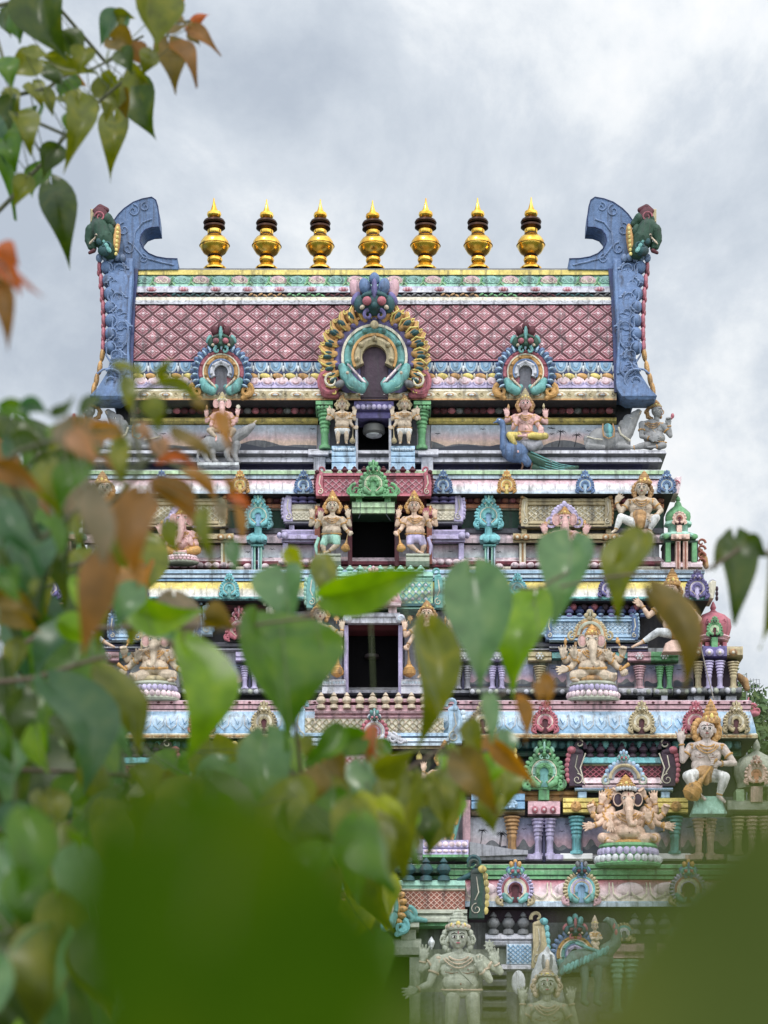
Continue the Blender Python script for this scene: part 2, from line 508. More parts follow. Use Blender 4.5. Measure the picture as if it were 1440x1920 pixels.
# ------------------------------------------------------------------ ornament library
def yface(m, x, y, r, c, d=0):
    """lion-mask over an arch: skin, eyes, crest, accent"""
    sk, ey, cr, ac = c
    m.mat(sk); m.ell(x, y, d, r * .82, r * .72, r * .6)
    for sg in (-1, 1):
        m.mat(sk); m.ell(x + sg * .78 * r, y + .1 * r, d, r * .36, r * .5, r * .35)
        m.mat(cr); m.ell(x + sg * .5 * r, y - .85 * r, d, r * .34, r * .5, r * .4, rot=sg * .3)
        m.mat(ac); m.ell(x + sg * 1.02 * r, y - .25 * r, d - .1 * r, r * .22, r * .42, r * .25, rot=-sg * .5)
        m.mat(sk); m.ell(x + sg * .42 * r, y - .22 * r, d + .5 * r, r * .34, r * .16, r * .22, rot=sg * .35)
        m.mat(ey); m.ell(x + sg * .4 * r, y + .1 * r, d + .52 * r, r * .26, r * .25, r * .26)
        m.mat('bone'); m.ell(x + sg * .66 * r, y + .42 * r, d + .45 * r, r * .15, r * .12, r * .12, rot=sg * .6)
        m.mat(ac); m.spiral(x + sg * .32 * r, y + .82 * r, r * .3, .9, 90, -sg, r * .12, d + .35 * r)
    m.mat(ac); m.ell(x, y - .55 * r, d + .45 * r, r * .17, r * .62, r * .22)
    m.mat(cr); m.ell(x, y - 1.25 * r, d + .1 * r, r * .3, r * .36, r * .3)
    m.mat(sk); m.ell(x, y + .36 * r, d + .55 * r, r * .2, r * .2, r * .2)
def kudu(m0, x, y, r, petal, bands, hole='painted_shade', face=None, mk=None, sc=None, d=0, n=13, dots=True, two=None, foot=0.72):
    """horseshoe arch ornament: ring of flames, nested bands, dark keyhole, mask on top"""
    m = m0.part('arch_ornament')
    m.fix = d
    th = .26 * r
    a0, a1 = -38, 218
    m.mat(bands[0])
    pl = [(x + .84 * r * math.cos(R_(a)), y - .84 * r * math.sin(R_(a))) for a in range(-48, 229, 12)]
    m.prism(pl, d - th * .6, d)
    m.mat('black')
    m.prism([(x + 1.0 * r * math.cos(R_(a)), y - 1.0 * r * math.sin(R_(a))) for a in range(-50, 231, 10)] + [(x - .66 * r, y + .9 * r), (x + .66 * r, y + .9 * r)], d - th * .7, d - th * .35)
    for i in range(n):
        a = a0 + (a1 - a0) * (i + .5) / n
        ca, sa = math.cos(R_(a)), math.sin(R_(a))
        m.mat(petal)
        m.ell(x + .9 * r * ca, y - .9 * r * sa, d + th * .1, .15 * r, .78 * r / n * 2.5, .14 * r, 8, 6, rot=-R_(a))
        if two:
            m.mat(two); m.ell(x + .88 * r * ca, y - .88 * r * sa, d + th * .5, .09 * r, .5 * r / n * 1.6, .1 * r, 8, 6, rot=-R_(a))
    nb = len(bands)
    ro = .80 * r
    for i, b in enumerate(bands):
        ri = .80 * r - (.80 - .23) * r * (i + 1) / nb
        m.mat(b)
        m.arc(x, y, ri, ro - .02 * r, -30, 210, d - th * .4, d + th * (.25 + .16 * i), 22, bulge=.04 * r)
        m.mat('cream' if i % 2 else petal)
        m.arc(x, y, ro - .035 * r, ro + .012 * r, -28, 208, d, d + th * (.40 + .16 * i), 22)
        if dots and (ro - ri) * 1.0 > 5:
            m.mat(b)
            k = 7 - i
            for j in range(k):
                a = R_(-12 + 204 * j / (k - 1)); q = (ri + ro) / 2
                m.ell(x + q * math.cos(a), y - q * math.sin(a), d + th * (.3 + .16 * i), (ro - ri) * .3, (ro - ri) * .3, th * .4, 8, 6)
        ro = ri
    m.mat(hole)
    kh = [(x + .23 * r * math.cos(R_(a)), y - .23 * r * math.sin(R_(a))) for a in range(-40, 221, 20)]
    kh += [(x - .25 * r, y + foot * r), (x + .25 * r, y + foot * r)]
    m.prism(kh, d - th * .3, d + th * .12)
    for sg in (-1, 1) if mk != 'none' else ():
        m.mat(mk or bands[-1])
        m.limb([(x + sg * .62 * r, y + .30 * r, d + th * .3, .13 * r), (x + sg * .50 * r, y + .52 * r, d + th * .6, .18 * r), (x + sg * .30 * r, y + .66 * r, d + th * .8, .15 * r), (x + sg * .16 * r, y + .52 * r, d + th * .8, .08 * r)])
        m.mat('bone' if mk else bands[-1])
        for q in range(4):
            m.ell(x + sg * (.42 - .07 * q) * r, y + (.32 + .07 * q) * r, d + th * 1.1, .04 * r, .09 * r, .05 * r, 6, 5, rot=sg * .6)
        m.mat(sc or petal)
        m.spiral(x + sg * .84 * r, y + .62 * r, .24 * r, 1.2, 90 - sg * 20, -sg, .085 * r, d + th * .4)
        m.limb([(x + sg * .98 * r, y + .42 * r, d + th * .2, .08 * r), (x + sg * .95 * r, y + .70 * r, d + th * .2, .13 * r), (x + sg * .72 * r, y + .84 * r, d + th * .2, .09 * r)])
    if face: yface(m, x, y - 1.02 * r, .40 * r, face, d + th * .4)
PILL = [(.62, 0), (.62, .035), (.46, .06), (.56, .10), (.58, .13), (.42, .16), (.50, .195), (.52, .23), (.38, .26), (.45, .30), (.46, .335), (.34, .365), (.40, .41), (.40, .44), (.31, .47), (.36, .52), (.36, .56), (.29, .60), (.31, .90), (.46, .92), (.46, 1)]
def pillar(m0, x, y0, y1, wd, c, d=0, n=12):
    m = m0.part('pillar')
    m.mat(c)
    m.lathe(x, [(r * wd * .86, y0 + t * (y1 - y0)) for r, t in PILL], d, n)
def vase(m0, x, y0, y1, wd, c, d=0, n=10):
    m = m0.part('baluster')
    m.mat(c)
    pr = [(.05, 0), (.16, .08), (.30, .2), (.16, .27), (.34, .3), (.5, .45), (.5, .56), (.3, .7), (.18, .74), (.42, .82), (.46, 1)]
    m.lathe(x, [(r * wd, y0 + t * (y1 - y0)) for r, t in pr], d, n)
def scrollend(m0, x, y0, y1, wd, c, rim, d=0, sg=1, face=True):
    """upright end gable of a little barrel roof: carved strip with horn on top, sg = +1 right end"""
    m = m0.part('end_gable')
    m.mat(c)
    h = y1 - y0
    poly = [(x - sg * wd * .35, y0 + .10 * h), (x + sg * wd * .30, y0 + .12 * h), (x + sg * wd * .5, y0 + .5 * h), (x + sg * wd * .42, y1), (x - sg * wd * .45, y1), (x - sg * wd * .32, y0 + .55 * h)]
    m.prism(poly, d - 12, d + 4, 1)
    m.mat(rim)
    for i in range(6):
        m.ell(x + sg * wd * (.46 + .08 * math.sin(i * .6)), y0 + h * (.2 + .13 * i), d, wd * .17, h * .08, 5, 8, 6)
    m.mat('cream')
    m.spiral(x - sg * .02 * wd, y1 - .18 * h, wd * .32, 1.3, 90, sg, 1.1, d + 5)
    m.tube([(x - sg * .1 * wd, y1 - .35 * h, d + 4), (x + sg * .1 * wd, y0 + .5 * h, d + 5), (x - sg * .02 * wd, y0 + .2 * h, d + 4)], 1.1, 5)
    m.mat(c)
    m.spiral(x - sg * wd * .1, y0 - .02 * h, wd * .38, .8, 200 if sg > 0 else -20, -sg, wd * .13, d)
    m.limb([(x - sg * wd * .2, y0 + .12 * h, d, wd * .16), (x + sg * wd * .05, y0 + .1 * h, d, wd * .2)])
    if face: m.mat(rim); m.ell(x + sg * wd * .3, y0 + .06 * h, d + 3, wd * .26, wd * .22, wd * .25)
def sala(m, x0, x1, y0, y1, lat, back, band, end, rim, d=0, pitch=13, r=1.0, ends=True):
    """miniature barrel-roofed hall front: bands over a diagonal lattice"""
    h = y1 - y0
    m.mat(band); m.mold(x0, x1, [(y0, d - 4), (y0 + .02 * h, d + 3), (y0 + .10 * h, d + 6), (y0 + .14 * h, d + 3), (y0 + .22 * h, d + 6), (y0 + .26 * h, d + 2)], d - 12)
    m.mat(back); m.box(x0, y0 + .26 * h, x1, y0 + .80 * h, d - 12, d)
    m.mat(lat); m.lattice(x0 + 1, y0 + .28 * h, x1 - 1, y0 + .78 * h, pitch, pitch * .8, r, d + .6)
    nx = max(1, int((x1 - x0) / pitch))
    for i in range(nx):
        for j in range(max(1, int(h * .5 / (pitch * .8)))):
            m.ell(x0 + (i + .5) * pitch + (pitch / 2 if j % 2 else 0) - pitch * .25, y0 + .28 * h + (j + .5) * pitch * .8, d + .6, 2, 2, 1.4, 6, 4)
    m.mat(band); m.mold(x0, x1, [(y0 + .78 * h, d), (y0 + .80 * h, d + 5), (y0 + .88 * h, d + 8), (y0 + .90 * h, d + 4), (y1, d + 10), (y1 + 2, d + 2)], d - 12)
    if ends:
        for sg, x in ((-1, x0), (1, x1)): scrollend(m, x, y0 - .10 * h, y1, 24 * max(.6, h / 80), end, rim, d + 4, sg)
def lotus(m, x, y0, y1, wd, c1, c2, c3, d=0, n=26, sq=.6):
    """lotus pedestal, two rows of petals"""
    h = y1 - y0
    m.mat(c3); m.lathe(x, [(wd * .42, y0), (wd * .44, y0 + .12 * h), (wd * .40, y0 + .2 * h), (wd * .43, y0 + .5 * h), (wd * .40, y0 + .52 * h), (wd * .48, y0 + .85 * h), (wd * .5, y1 - .1 * h), (wd * .47, y1)], d, 28, sq)
    for row, c in ((0, c1), (1, c2)):
        m.mat(c)
        for i in range(n):
            a = 2 * math.pi * (i + .5 * row) / n
            rr = wd * (.41 + .05 * row)
            m.ell(x + rr * math.cos(a), y0 + h * (.36 + .33 * row), d + rr * sq * math.sin(a), wd * .052, h * .18, wd * .05, 8, 6)
# ------------------------------------------------------------------ ground and far hill
def ground_mat():
    m, t, p = new_mat('ground_grass')
    geo = N(t, 'ShaderNodeNewGeometry'); nz = N(t, 'ShaderNodeTexNoise', in_Scale=0.6, in_Detail=8.0); t.links.new(geo.outputs['Position'], nz.inputs[0])
    r = ramp(t, [(0.3, (0.035, 0.06, 0.018)), (0.6, (0.07, 0.10, 0.03)), (0.8, (0.14, 0.12, 0.07))], nz.outputs[0])
    t.links.new(r.outputs[0], p.inputs['Base Color']); p.inputs['Roughness'].default_value = 0.9
    MATS['ground'] = m
ground_mat()
m = M(); m.mat('ground')
m.add([Vector((x, y, 0)) for x, y in ((-3000, -400), (3000, -400), (3000, 4000), (-3000, 4000))], [(0, 1, 2, 3)])
tag(m.build('ground'), kind='structure')
m = M(); m.mat('pavement') if 'pavement' in MATS else None
simple('court', (150, 142, 130), 0.85)
m.mat('court')
m.add([Vector((x, y, 0.004)) for x, y in ((-14, -22), (14, -22), (14, 12), (-14, 12))], [(0, 1, 2, 3)])
tag(m.build('pavement'), kind='structure')
# wooded hill behind the tower, rising to the right
def hill_h(x, y):
    q = (x - 30) / 34.0
    return 53.0 * math.exp(-q * q) * math.exp(-((y - 205) / 60.0) ** 2) + 2.0 * math.sin(x * .11) + 1.5 * math.sin(y * .13 + x * .05)
m = M(); m.mat('ground')
nx, ny = 60, 30
vs = [Vector((-40 + 320 * i / nx, 120 + 170 * j / ny, max(-0.5, hill_h(-40 + 320 * i / nx, 120 + 170 * j / ny)) if 0 < i < nx and 0 < j < ny else -0.5)) for j in range(ny + 1) for i in range(nx + 1)]
m.add(vs, [(j * (nx + 1) + i, j * (nx + 1) + i + 1, (j + 1) * (nx + 1) + i + 1, (j + 1) * (nx + 1) + i) for j in range(ny) for i in range(nx)])
tag(m.build('hill'), kind='structure')
def leaf_far_mat():
    m, t, p = new_mat('far_foliage')
    geo = N(t, 'ShaderNodeNewGeometry'); nz = N(t, 'ShaderNodeTexNoise', in_Scale=0.25, in_Detail=6.0); t.links.new(geo.outputs['Position'], nz.inputs[0])
    r = ramp(t, [(0.3, (0.018, 0.04, 0.012)), (0.5, (0.04, 0.085, 0.022)), (0.7, (0.085, 0.13, 0.035))], nz.outputs[0])
    t.links.new(r.outputs[0], p.inputs['Base Color']); p.inputs['Roughness'].default_value = 0.8
    MATS['far_foliage'] = m
leaf_far_mat()
m = M(); m.mat('far_foliage')
r2 = random.Random(5)
for i in range(760):
    x, y = r2.uniform(14, 90), r2.uniform(128, 225)
    h = hill_h(x, y)
    if h < 1.5 or x / (y + 45) < 0.10: continue
    R0 = r2.uniform(2.2, 4.2)
    for j in range(150):
        a, b = r2.uniform(0, 6.28), math.acos(r2.uniform(-.4, 1))
        q = R0 * r2.uniform(.7, 1.05)
        c = Vector((x + q * math.sin(b) * math.cos(a), y + q * math.sin(b) * math.sin(a), h + R0 * .7 + q * math.cos(b) * 1.1))
        u = Vector((r2.uniform(-1, 1), r2.uniform(-1, 1), r2.uniform(-1, 1))).normalized(); v = u.orthogonal().normalized()
        sz = r2.uniform(.22, .48)
        m.add([c + u * sz, c + v * sz * .7, c - u * sz, c - v * sz * .7], [(0, 1, 2, 3)])
tag(m.build('forest', ang=0), 'dense green trees covering the hillside to the right of the tower', 'forest', kind='stuff')

# ------------------------------------------------------------------ the tower
tower = empty('temple_tower', (W(CXP, 0, 3).x, 3.0, 0), 'tall painted temple gate tower of stepped storeys under a pink diamond patterned barrel roof', 'temple tower')
YR, YB, YC, YD, YE = 2.4, 1.8, 1.2, 0.6, 0.0
grad_mat('grad_pinkwhite', [(0.0, 'pink'), (0.35, 'palepink'), (0.65, 'white'), (0.85, 'lgrey'), (1, 'paleblue')], 898, 925, YB - .4, .06)
grad_mat('grad_yellow', [(0.0, 'yellow'), (0.35, 'yellow'), (0.55, 'cream'), (1, 'white')], 1091, 1120, YC - .4, .05)
grad_mat('grad_blue', [(0.0, 'lblue'), (0.3, 'paleblue'), (0.6, 'lblue'), (1, 'sky')], 1333, 1376, YD - .4, .16)
grad_mat('grad_salmon', [(0.0, 'rose'), (0.25, 'pink'), (0.6, 'palepink'), (1, 'cream')], 1650, 1692, YE - .4, .08)
def mural_mat(key, y0, y1, Y, stops): return grad_mat(key, stops, y0, y1, Y, .05)
SUNSET = [(0.0, (176, 198, 224)), (0.25, (204, 210, 226)), (0.5, (236, 196, 198)), (0.7, (248, 206, 176)), (1, (240, 190, 170))]
DUSK = [(0.0, (130, 150, 190)), (0.4, (170, 160, 196)), (0.7, (214, 166, 180)), (1, (196, 160, 170))]
simple('ink', (78, 82, 96), 0.8); simple('ink2', (52, 52, 60), 0.8)
def mural(m, x0, y0, x1, y1, key, seed, palms=0, birds=2, d=2.0, tree=False):
    """sunset landscape painted on a flat plaster panel: hills, palms and birds are thin layers of paint"""
    m.fix = d
    r = random.Random(seed)
    m.mat(key); m.box(x0, y0, x1, y1, d - 6, d, .2)
    h = y1 - y0
    for layer, (c, a) in enumerate((('ash', .42), ('ink', .26))):
        m.mat(c)
        n = 26
        ph = r.uniform(0, 9)
        pts = [(x0 + .5, y1 - .5)]
        for i in range(n + 1):
            t = i / n
            hh = h * a * (.35 + .65 * abs(math.sin(ph + t * (x1 - x0) * .035 + layer)) ** .8 * (.6 + .4 * math.sin(t * 9 + ph)))
            pts.append((x0 + .5 + (x1 - x0 - 1) * t, y1 - .5 - max(h * .04, hh)))
        pts.append((x1 - .5, y1 - .5))
        for i in range(1, len(pts) - 2):
            m.add([m.P(pts[i][0], y1 - .5, d + .25 + .2 * layer), m.P(pts[i + 1][0], y1 - .5, d + .25 + .2 * layer), m.P(*pts[i + 1], d + .25 + .2 * layer), m.P(*pts[i], d + .25 + .2 * layer)], [(0, 1, 2, 3)])
    m.mat('ink2')
    for i in range(birds):
        bx_, by = r.uniform(x0 + 8, x1 - 8), r.uniform(y0 + h * .1, y0 + h * .4)
        for sg in (-1, 1):
            m.tube([(bx_, by, d + .4), (bx_ + sg * 3, by - 1.2, d + .4), (bx_ + sg * 5.5, by + .2, d + .4)], [.7, .5, .2], 4)
    for i in range(palms):
        px_ = r.uniform(x0 + 8, x1 - 8); top = y0 + h * r.uniform(.25, .5)
        m.tube([(px_, y1 - h * .15, d + .5), (px_ + 2, (top + y1) / 2, d + .5), (px_ + 5, top, d + .5)], [.8, .6, .5], 4)
        for q in range(7):
            a = q * .9
            m.tube([(px_ + 5, top, d + .5), (px_ + 5 + 6 * math.cos(a), top - 3 * math.sin(a) - 1, d + .5), (px_ + 5 + 10 * math.cos(a), top - 3 * math.sin(a) + 2.5, d + .5)], [.6, .5, .2], 4)
    if tree:
        tx = (x0 + x1) / 2
        m.tube([(tx, y1 - 4, d + .5), (tx + 1, y0 + h * .45, d + .5), (tx + 4, y0 + h * .1, d + .5)], [1.6, 1.1, .4], 4)
        for q in range(9):
            a = r.uniform(.3, 2.9); l = r.uniform(8, 20); yy = y0 + h * r.uniform(.3, .6)
            m.tube([(tx + 1, yy, d + .5), (tx + 1 + l * math.cos(a), yy - l * .5 * math.sin(a) - 2, d + .5)], [.7, .25], 4)

# ---- roof
def clip(poly, x0, y0, x1, y1):
    for ax, lim, sg in ((0, x0, 1), (0, x1, -1), (1, y0, 1), (1, y1, -1)):
        o = []
        for i in range(len(poly)):
            a, b = poly[i], poly[(i + 1) % len(poly)]
            ia, ib = sg * (a[ax] - lim) >= 0, sg * (b[ax] - lim) >= 0
            if ia: o.append(a)
            if ia != ib:
                t = (lim - a[ax]) / (b[ax] - a[ax]); o.append((a[0] + t * (b[0] - a[0]), a[1] + t * (b[1] - a[1])))
        poly = o
        if not poly: return []
    return poly
def rd(y):                       # depth of the barrel's front at pixel row y
    t = max(0.0, min(1.0, (745 - y) / 240.0))
    return 48 - 70 * t ** 1.5
RX0, RX1 = 250, 1150
m = M(YR)
m.mold(RX0 - 6, RX1 + 6, [(503, -40, 'ash'), (506, -16, 'yellow'), (515, -14, 'tan'), (517, -19, 'mint'), (537, rd(537) - 2, 'lilac'), (539, rd(539) + 1, 'lgrey'), (548, rd(548) + 2, 'dark'), (549, rd(549) - 3, 'dark'), (557, rd(557) - 2, 'cream'), (558.5, rd(558) + 4, 'cream'), (563, rd(563) + 5, 'lgrey'), (570, rd(570) + 4, 'maroon'), (572, rd(572) - 2),
    (590, rd(590) - 2), (610, rd(610) - 2), (630, rd(630) - 2), (650, rd(650) - 2), (674, rd(674) - 2, 'rose'), (676, rd(676) + 2, 'dblue'), (679, rd(679) - 3, 'dblue'), (700, rd(700) - 2, 'dark'), (712, rd(712) - 2, 'dpurple'), (714, rd(714) + 1, 'lilac'), (727, rd(727) + 5, 'dark'), (729, rd(729) + 2, 'cream'), (733, rd(733) + 8, 'tan'), (747, rd(747) + 10, 'ochre'), (750, 60, 'dark'), (None, -20)], -400)
roof = m.build('roof', tower)
m = M(YR)
pw, ph = 35.6, 28.5
j = 0
yy = 560
while yy < 690:
    for i in range(-1, 27):
        cx_, cy_ = RX0 + 18 + i * pw + (pw / 2 if j % 2 else 0) + rnd.uniform(-.7, .7), yy + rnd.uniform(-.5, .5)
        tr_ = rnd.choice(('tile_rose', 'tile_rose', 'tile_rose2', 'tile_rose3'))
        for lay, (q, k) in enumerate(((.82, 'tile_pink'), (.70, 'tile_rose'), (.42, 'tile_pink'), (.30, 'tile_rose'))):
            pl = clip([(cx_, cy_ - ph * q / 2), (cx_ + pw * q / 2, cy_), (cx_, cy_ + ph * q / 2), (cx_ - pw * q / 2, cy_)], RX0, 573, RX1, 674)
            if len(pl) < 3: continue
            m.mat(tr_ if k == 'tile_rose' else k)
            hh = (1.2, 2.0, 2.8, 3.2)[lay]
            vs = [m.P(x, y, rd(y) - 2 + hh, rd(y)) for x, y in pl] + [m.P(x, y, rd(y) - 5, rd(y)) for x, y in pl]
            n = len(pl)
            m.add(vs, [tuple(range(n))] + [(a, (a + 1) % n, n + (a + 1) % n, n + a) for a in range(n)])
        if 576 < cy_ < 672 and RX0 + 4 < cx_ < RX1 - 4:
            m.mat('palepink'); m.ell(cx_, cy_, rd(cy_) + 1.2, 3.0, 2.8, 2.2, 8, 6)
            for q in range(4):
                m.ell(cx_ + (7.5 if q % 2 == 0 else 0) * (1 if q < 2 else -1), cy_ + (6 if q % 2 else 0) * (1 if q < 2 else -1), rd(cy_) + .8, 1.3, 1.3, 1, 6, 4)
    yy += ph / 2; j += 1
m.build('diamond_tiles', roof, ang=25)
def roof_bands():
    m = M(YR)
    # top scroll frieze
    n = 25
    for i in range(n):
        x = RX0 + 18 + (RX1 - RX0 - 30) * i / (n - 1); d = rd(526) - 1
        c = ('f_teal', 'f_pink')[i % 2]
        m.mat(c); m.ell(x, 526, d, 16, 9, 2.6)
        m.mat('cream' if i % 2 else 'mint'); m.spiral(x + 4, 525, 8, 1.3, 180, 1, 1.3, d + 2.4, .8); m.spiral(x - 8, 526, 6, 1.2, 0, -1, 1.1, d + 2.2, .9); m.tube([(x - 16, 519, d + 1), (x - 2, 531, d + 2.4), (x + 14, 531, d + 2), (x + 18, 520, d + 1)], 1.0, 4)
        m.mat('green'); m.ell(x + 18, 533, d, 9, 4, 3); m.ell(x + 18, 525, d + 1, 2.2, 7, 2.4, rot=.3)
        m.mat('palegreen'); m.tube([(x + 12, 536, d + 3), (x + 18, 529, d + 4), (x + 24, 536, d + 3)], 1, 4)
    for i in range(15):
        x = RX0 + 34 + (RX1 - RX0 - 60) * i / 14
        m.mat('rose'); m.ell(x, 543, rd(543) + 2, 9.5, 4.5, 4); m.mat('pink')
        for q in (-1, 0, 1): m.ell(x + q * 5.5, 542 - (q == 0), rd(543) + 4, 3, 3.6, 3, 6, 5)
    for i in range(100):
        x = RX0 + 4 + (RX1 - RX0 - 8) * i / 99
        m.mat(('maroon', 'dteal', 'ash', 'ochre', 'green')[(i // 8) % 5])
        m.ell(x, 553 + (1.5 if i % 2 else -1.2), rd(553) - 1, 5, 2.0, 2.2, 6, 4, rot=.5 if i % 2 else -.5)
    m.mat('white2')
    for i in range(44):
        x = RX0 + 10 + (RX1 - RX0 - 20) * i / 43
        m.arc(x, 561, 6.5, 8, 200, 340, rd(566) + 3, rd(566) + 5.2, 8, .7)
    m.build('carved_frieze', roof); m = M(YR)
    # lotus petals under the tiles
    n = 32
    for i in range(n):
        x = RX0 + 14 + (RX1 - RX0 - 28) * i / (n - 1); d = rd(689)
        hp = lambda rx, ry: [(x + rx * math.cos(R_(q)), 679.5 + ry * math.sin(R_(q))) for q in range(0, 181, 15)]
        m.mat('paleblue'); m.prism(hp(13.2, 20), d - 4, d + 1, 1.2); m.mat('sky'); m.prism(hp(10, 16.5), d, d + 2, .8); m.mat('lblue'); m.prism(hp(5.5, 10), d + 1, d + 3.4, 1)
        m.mat('white2'); m.ell(x + 14, 692, d - .5, 2.6, 7, 3, 8, 5)
    m.build('lotus_band', roof); m = M(YR)
    # yellow rope
    n = 38
    for i in range(n):
        x = RX0 + 10 + (RX1 - RX0 - 20) * i / (n - 1)
        m.mat('gold' if i % 2 else 'yellow'); m.ell(x, 706, rd(706) + 1, 11, 6, 6, 8, 6, rot=.25)
        m.mat('cream'); m.ell(x + 11, 706, rd(706) + 3, 2.2, 6, 5, 8, 6)
    m.build('rope_band', roof); m = M(YR)
    n = 34
    for i in range(n):
        x = RX0 + 14 + (RX1 - RX0 - 28) * i / (n - 1); d = rd(721) + 2
        m.mat('palepink'); m.ell(x, 716, d - 1, 13.5, 10, 3)
        m.mat('lilac'); m.arc(x, 714, 10, 12, 190, 350, d + .5, d + 3, 10, .8); m.mat('pink'); m.arc(x, 714, 5, 6.6, 190, 350, d + 1.5, d + 3.5, 8, .8)
    m.build('petal_band', roof); m = M(YR)
    n = 22
    for i in range(n):
        x = RX0 + 20 + (RX1 - RX0 - 40) * i / (n - 1); d = rd(740) + 9
        m.mat('cream'); m.ell(x, 740, d, 13, 5.5, 2.5); m.mat('ochre'); m.ell(x, 740, d + 1.6, 8.5, 3.6, 2); m.mat('white2'); m.ell(x, 740, d + 3, 5, 2.2, 1.5)
        m.mat('tan'); m.spiral(x + 20, 740, 5, 1.1, 90, 1, 1, d + .5, .8)
    m.build('lozenge_band', roof)
roof_bands()
# blue end gables with horns
H3 = lambda zx, zy: (850 + zx / 3.2, 350 + zy / 3.2)
HORN = [(690, 496), (695, 432), (760, 430), (820, 420), (868, 400), (902, 368), (920, 325), (912, 285), (890, 258), (850, 243), (803, 240), (806, 175), (813, 120), (825, 80), (850, 62), (905, 72), (960, 92), (1015, 130), (1050, 165), (1075, 200), (1062, 260), (1050, 330), (1060, 400), (1085, 470), (1000, 500)]
def gable(m):
    m.mat('dblue')
    m.strip([(498, 1140, 1150, rd(505) + 8), (560, 1146, 1152, rd(560) + 8), (650, 1150, 1156, rd(650) + 10), (735, 1152, 1160, 62)], None)
    m.mat('blue')
    m.strip([(484, 1150, 1198, -8), (520, 1150, 1196, 12), (570, 1153, 1192, 26), (620, 1156, 1188, 38), (660, 1157, 1189, 46), (700, 1155, 1200, 58), (728, 1156, 1218, 70), (742, 1166, 1232, 74), (749, 1178, 1228, 70)], None)
    m.strip([(500, 1150, 1190, -30), (752, 1150, 1190, 20)], -400)
    m.strip([(486, 1152, 1158, -3), (520, 1152, 1157, 17), (570, 1155, 1160, 31), (620, 1158, 1162, 43), (660, 1158, 1162, 51), (700, 1157, 1161, 62)], -20)
    gd = lambda y: -8 + 78 * max(0, (y - 484) / 258.0) ** .85 + 4
    m.mat('lblue')
    rr = random.Random(3)
    for i in range(8):                                    # running scroll in low relief
        y = 505 + i * 27; x = 1178 + 6 * math.sin(i * 1.3); sg = 1 if i % 2 else -1
        m.mat('gblue')
        m.spiral(x, y, 13, 1.2, 200, sg, 1.5, gd(y))
        m.mat('gblue'); m.tube([(x - 16 * sg, y - 16, gd(y) - 1), (x - 17 * sg, y, gd(y)), (x - 8 * sg, y + 14, gd(y)), (x + 12 * sg, y + 18, gd(y))], [1, 1.5, 1.5, .8], 5)
        for q in range(3): m.ell(x + sg * (10 + q * 4), y - 10 + 4 * q, gd(y), 4.5, 2, 2, 6, 4, rot=sg * (.8 - q * .3))
        m.tube([(x - 18, y + 4, gd(y) - 1), (x - 6, y + 1, gd(y)), (x + 10, y + 8, gd(y)), (x + 18, y - 4, gd(y) - 1)], 1.0, 5)
    m.mat('gblue'); m.spiral(1190, 715, 24, 1.4, 60, 1, 2.6, 66); m.spiral(1192, 716, 30, .8, 30, 1, 2.0, 65); m.spiral(1176, 690, 12, 1.1, 90, -1, 1.8, 60)
    # scalloped outer edge: blue lobes behind a red rim, yellow towards the foot
    for i in range(7):
        y = 502 + i * 25; x = 1209 - 10 * math.sin(math.pi * min(1, (y - 484) / 230.0) * .9)
        m.mat('blue'); m.ell(x - 8, y, gd(y) - 10, 13, 13.5, 13)
        m.mat('gblue'); m.arc(x - 8, y, 9, 10.5, 100, 260, gd(y), gd(y) + 2.5, 8, 1.1)
        m.mat('rose'); m.ell(x + 6, y, gd(y) - 14, 5, 13.5, 12, rot=.05); m.ell(x + 8, y + 10, gd(y) - 14, 3.6, 6, 8)
    m.mat('gold')
    for y, x in ((665, 1208), (690, 1213), (712, 1219), (730, 1224)): m.ell(x, y, gd(y) - 15, 5, 14, 9, rot=-.15)
    # horn
    m.mat('blue'); m.o = -10
    m.prism([H3(*p) for p in HORN], -70, -12, 1.2)
    m.mat('dblue')
    pts = [H3(*p) for p in HORN]
    m.tube([(x, y, -11) for x, y in pts[1:23]], 1.0, 4)
    m.mat('gblue')
    inner = [H3(*p) for p in ((716, 470), (800, 452), (900, 425), (960, 350), (950, 270), (905, 215), (850, 195))]
    m.tube([(x, y, -11) for x, y in inner], 1.6, 5)
    for x, y, r_, sg in ((1150, 395, 12, 1), (1168, 430, 13, -1), (1160, 466, 12, 1), (1128, 388, 9, -1), (1132, 485, 9, 1)): m.spiral(x, y, r_, 1.3, 90, sg, 1.5, -11)
    # sea-beast head on the shoulder
    m.mat('gold'); m.ell(1182, 452, 4, 8, 33, 18, rot=-.12); m.mat('yellow')
    for q in range(7): m.ell(1179 + .6 * q, 428 + 8 * q, 20, 3.2, 3.6, 3, 6, 5)
    m.mat('dgreen'); m.limb([(1194, 472, 8, 15), (1204, 450, 10, 20), (1214, 428, 10, 18), (1228, 434, 12, 12), (1233, 452, 12, 8), (1230, 466, 14, 5)]); m.limb([(1190, 420, 6, 8), (1200, 412, 8, 12), (1216, 414, 8, 12)])
    m.ell(1226, 462, 10, 7, 11, 9, rot=.3); m.mat('dteal'); m.ell(1204, 470, 18, 13, 11, 10); m.ell(1213, 452, 22, 7, 8, 6); m.spiral(1198, 462, 9, 1.3, 0, 1, 2.2, 26); m.mat('maroon'); m.ell(1210, 405, 8, 14, 18, 14, rot=.5)
    m.mat('rose'); m.spiral(1213, 406, 10, 1.5, 0, 1, 1.8, 20); m.mat('tan'); m.box(1222, 391, 1231, 416, -6, 10, 2); m.mat('bone'); m.ell(1219, 441, 24, 3, 3, 3); m.mat('dark'); m.ell(1220, 441, 27, 1.6, 1.6, 1.4)
    m.mat('teal')
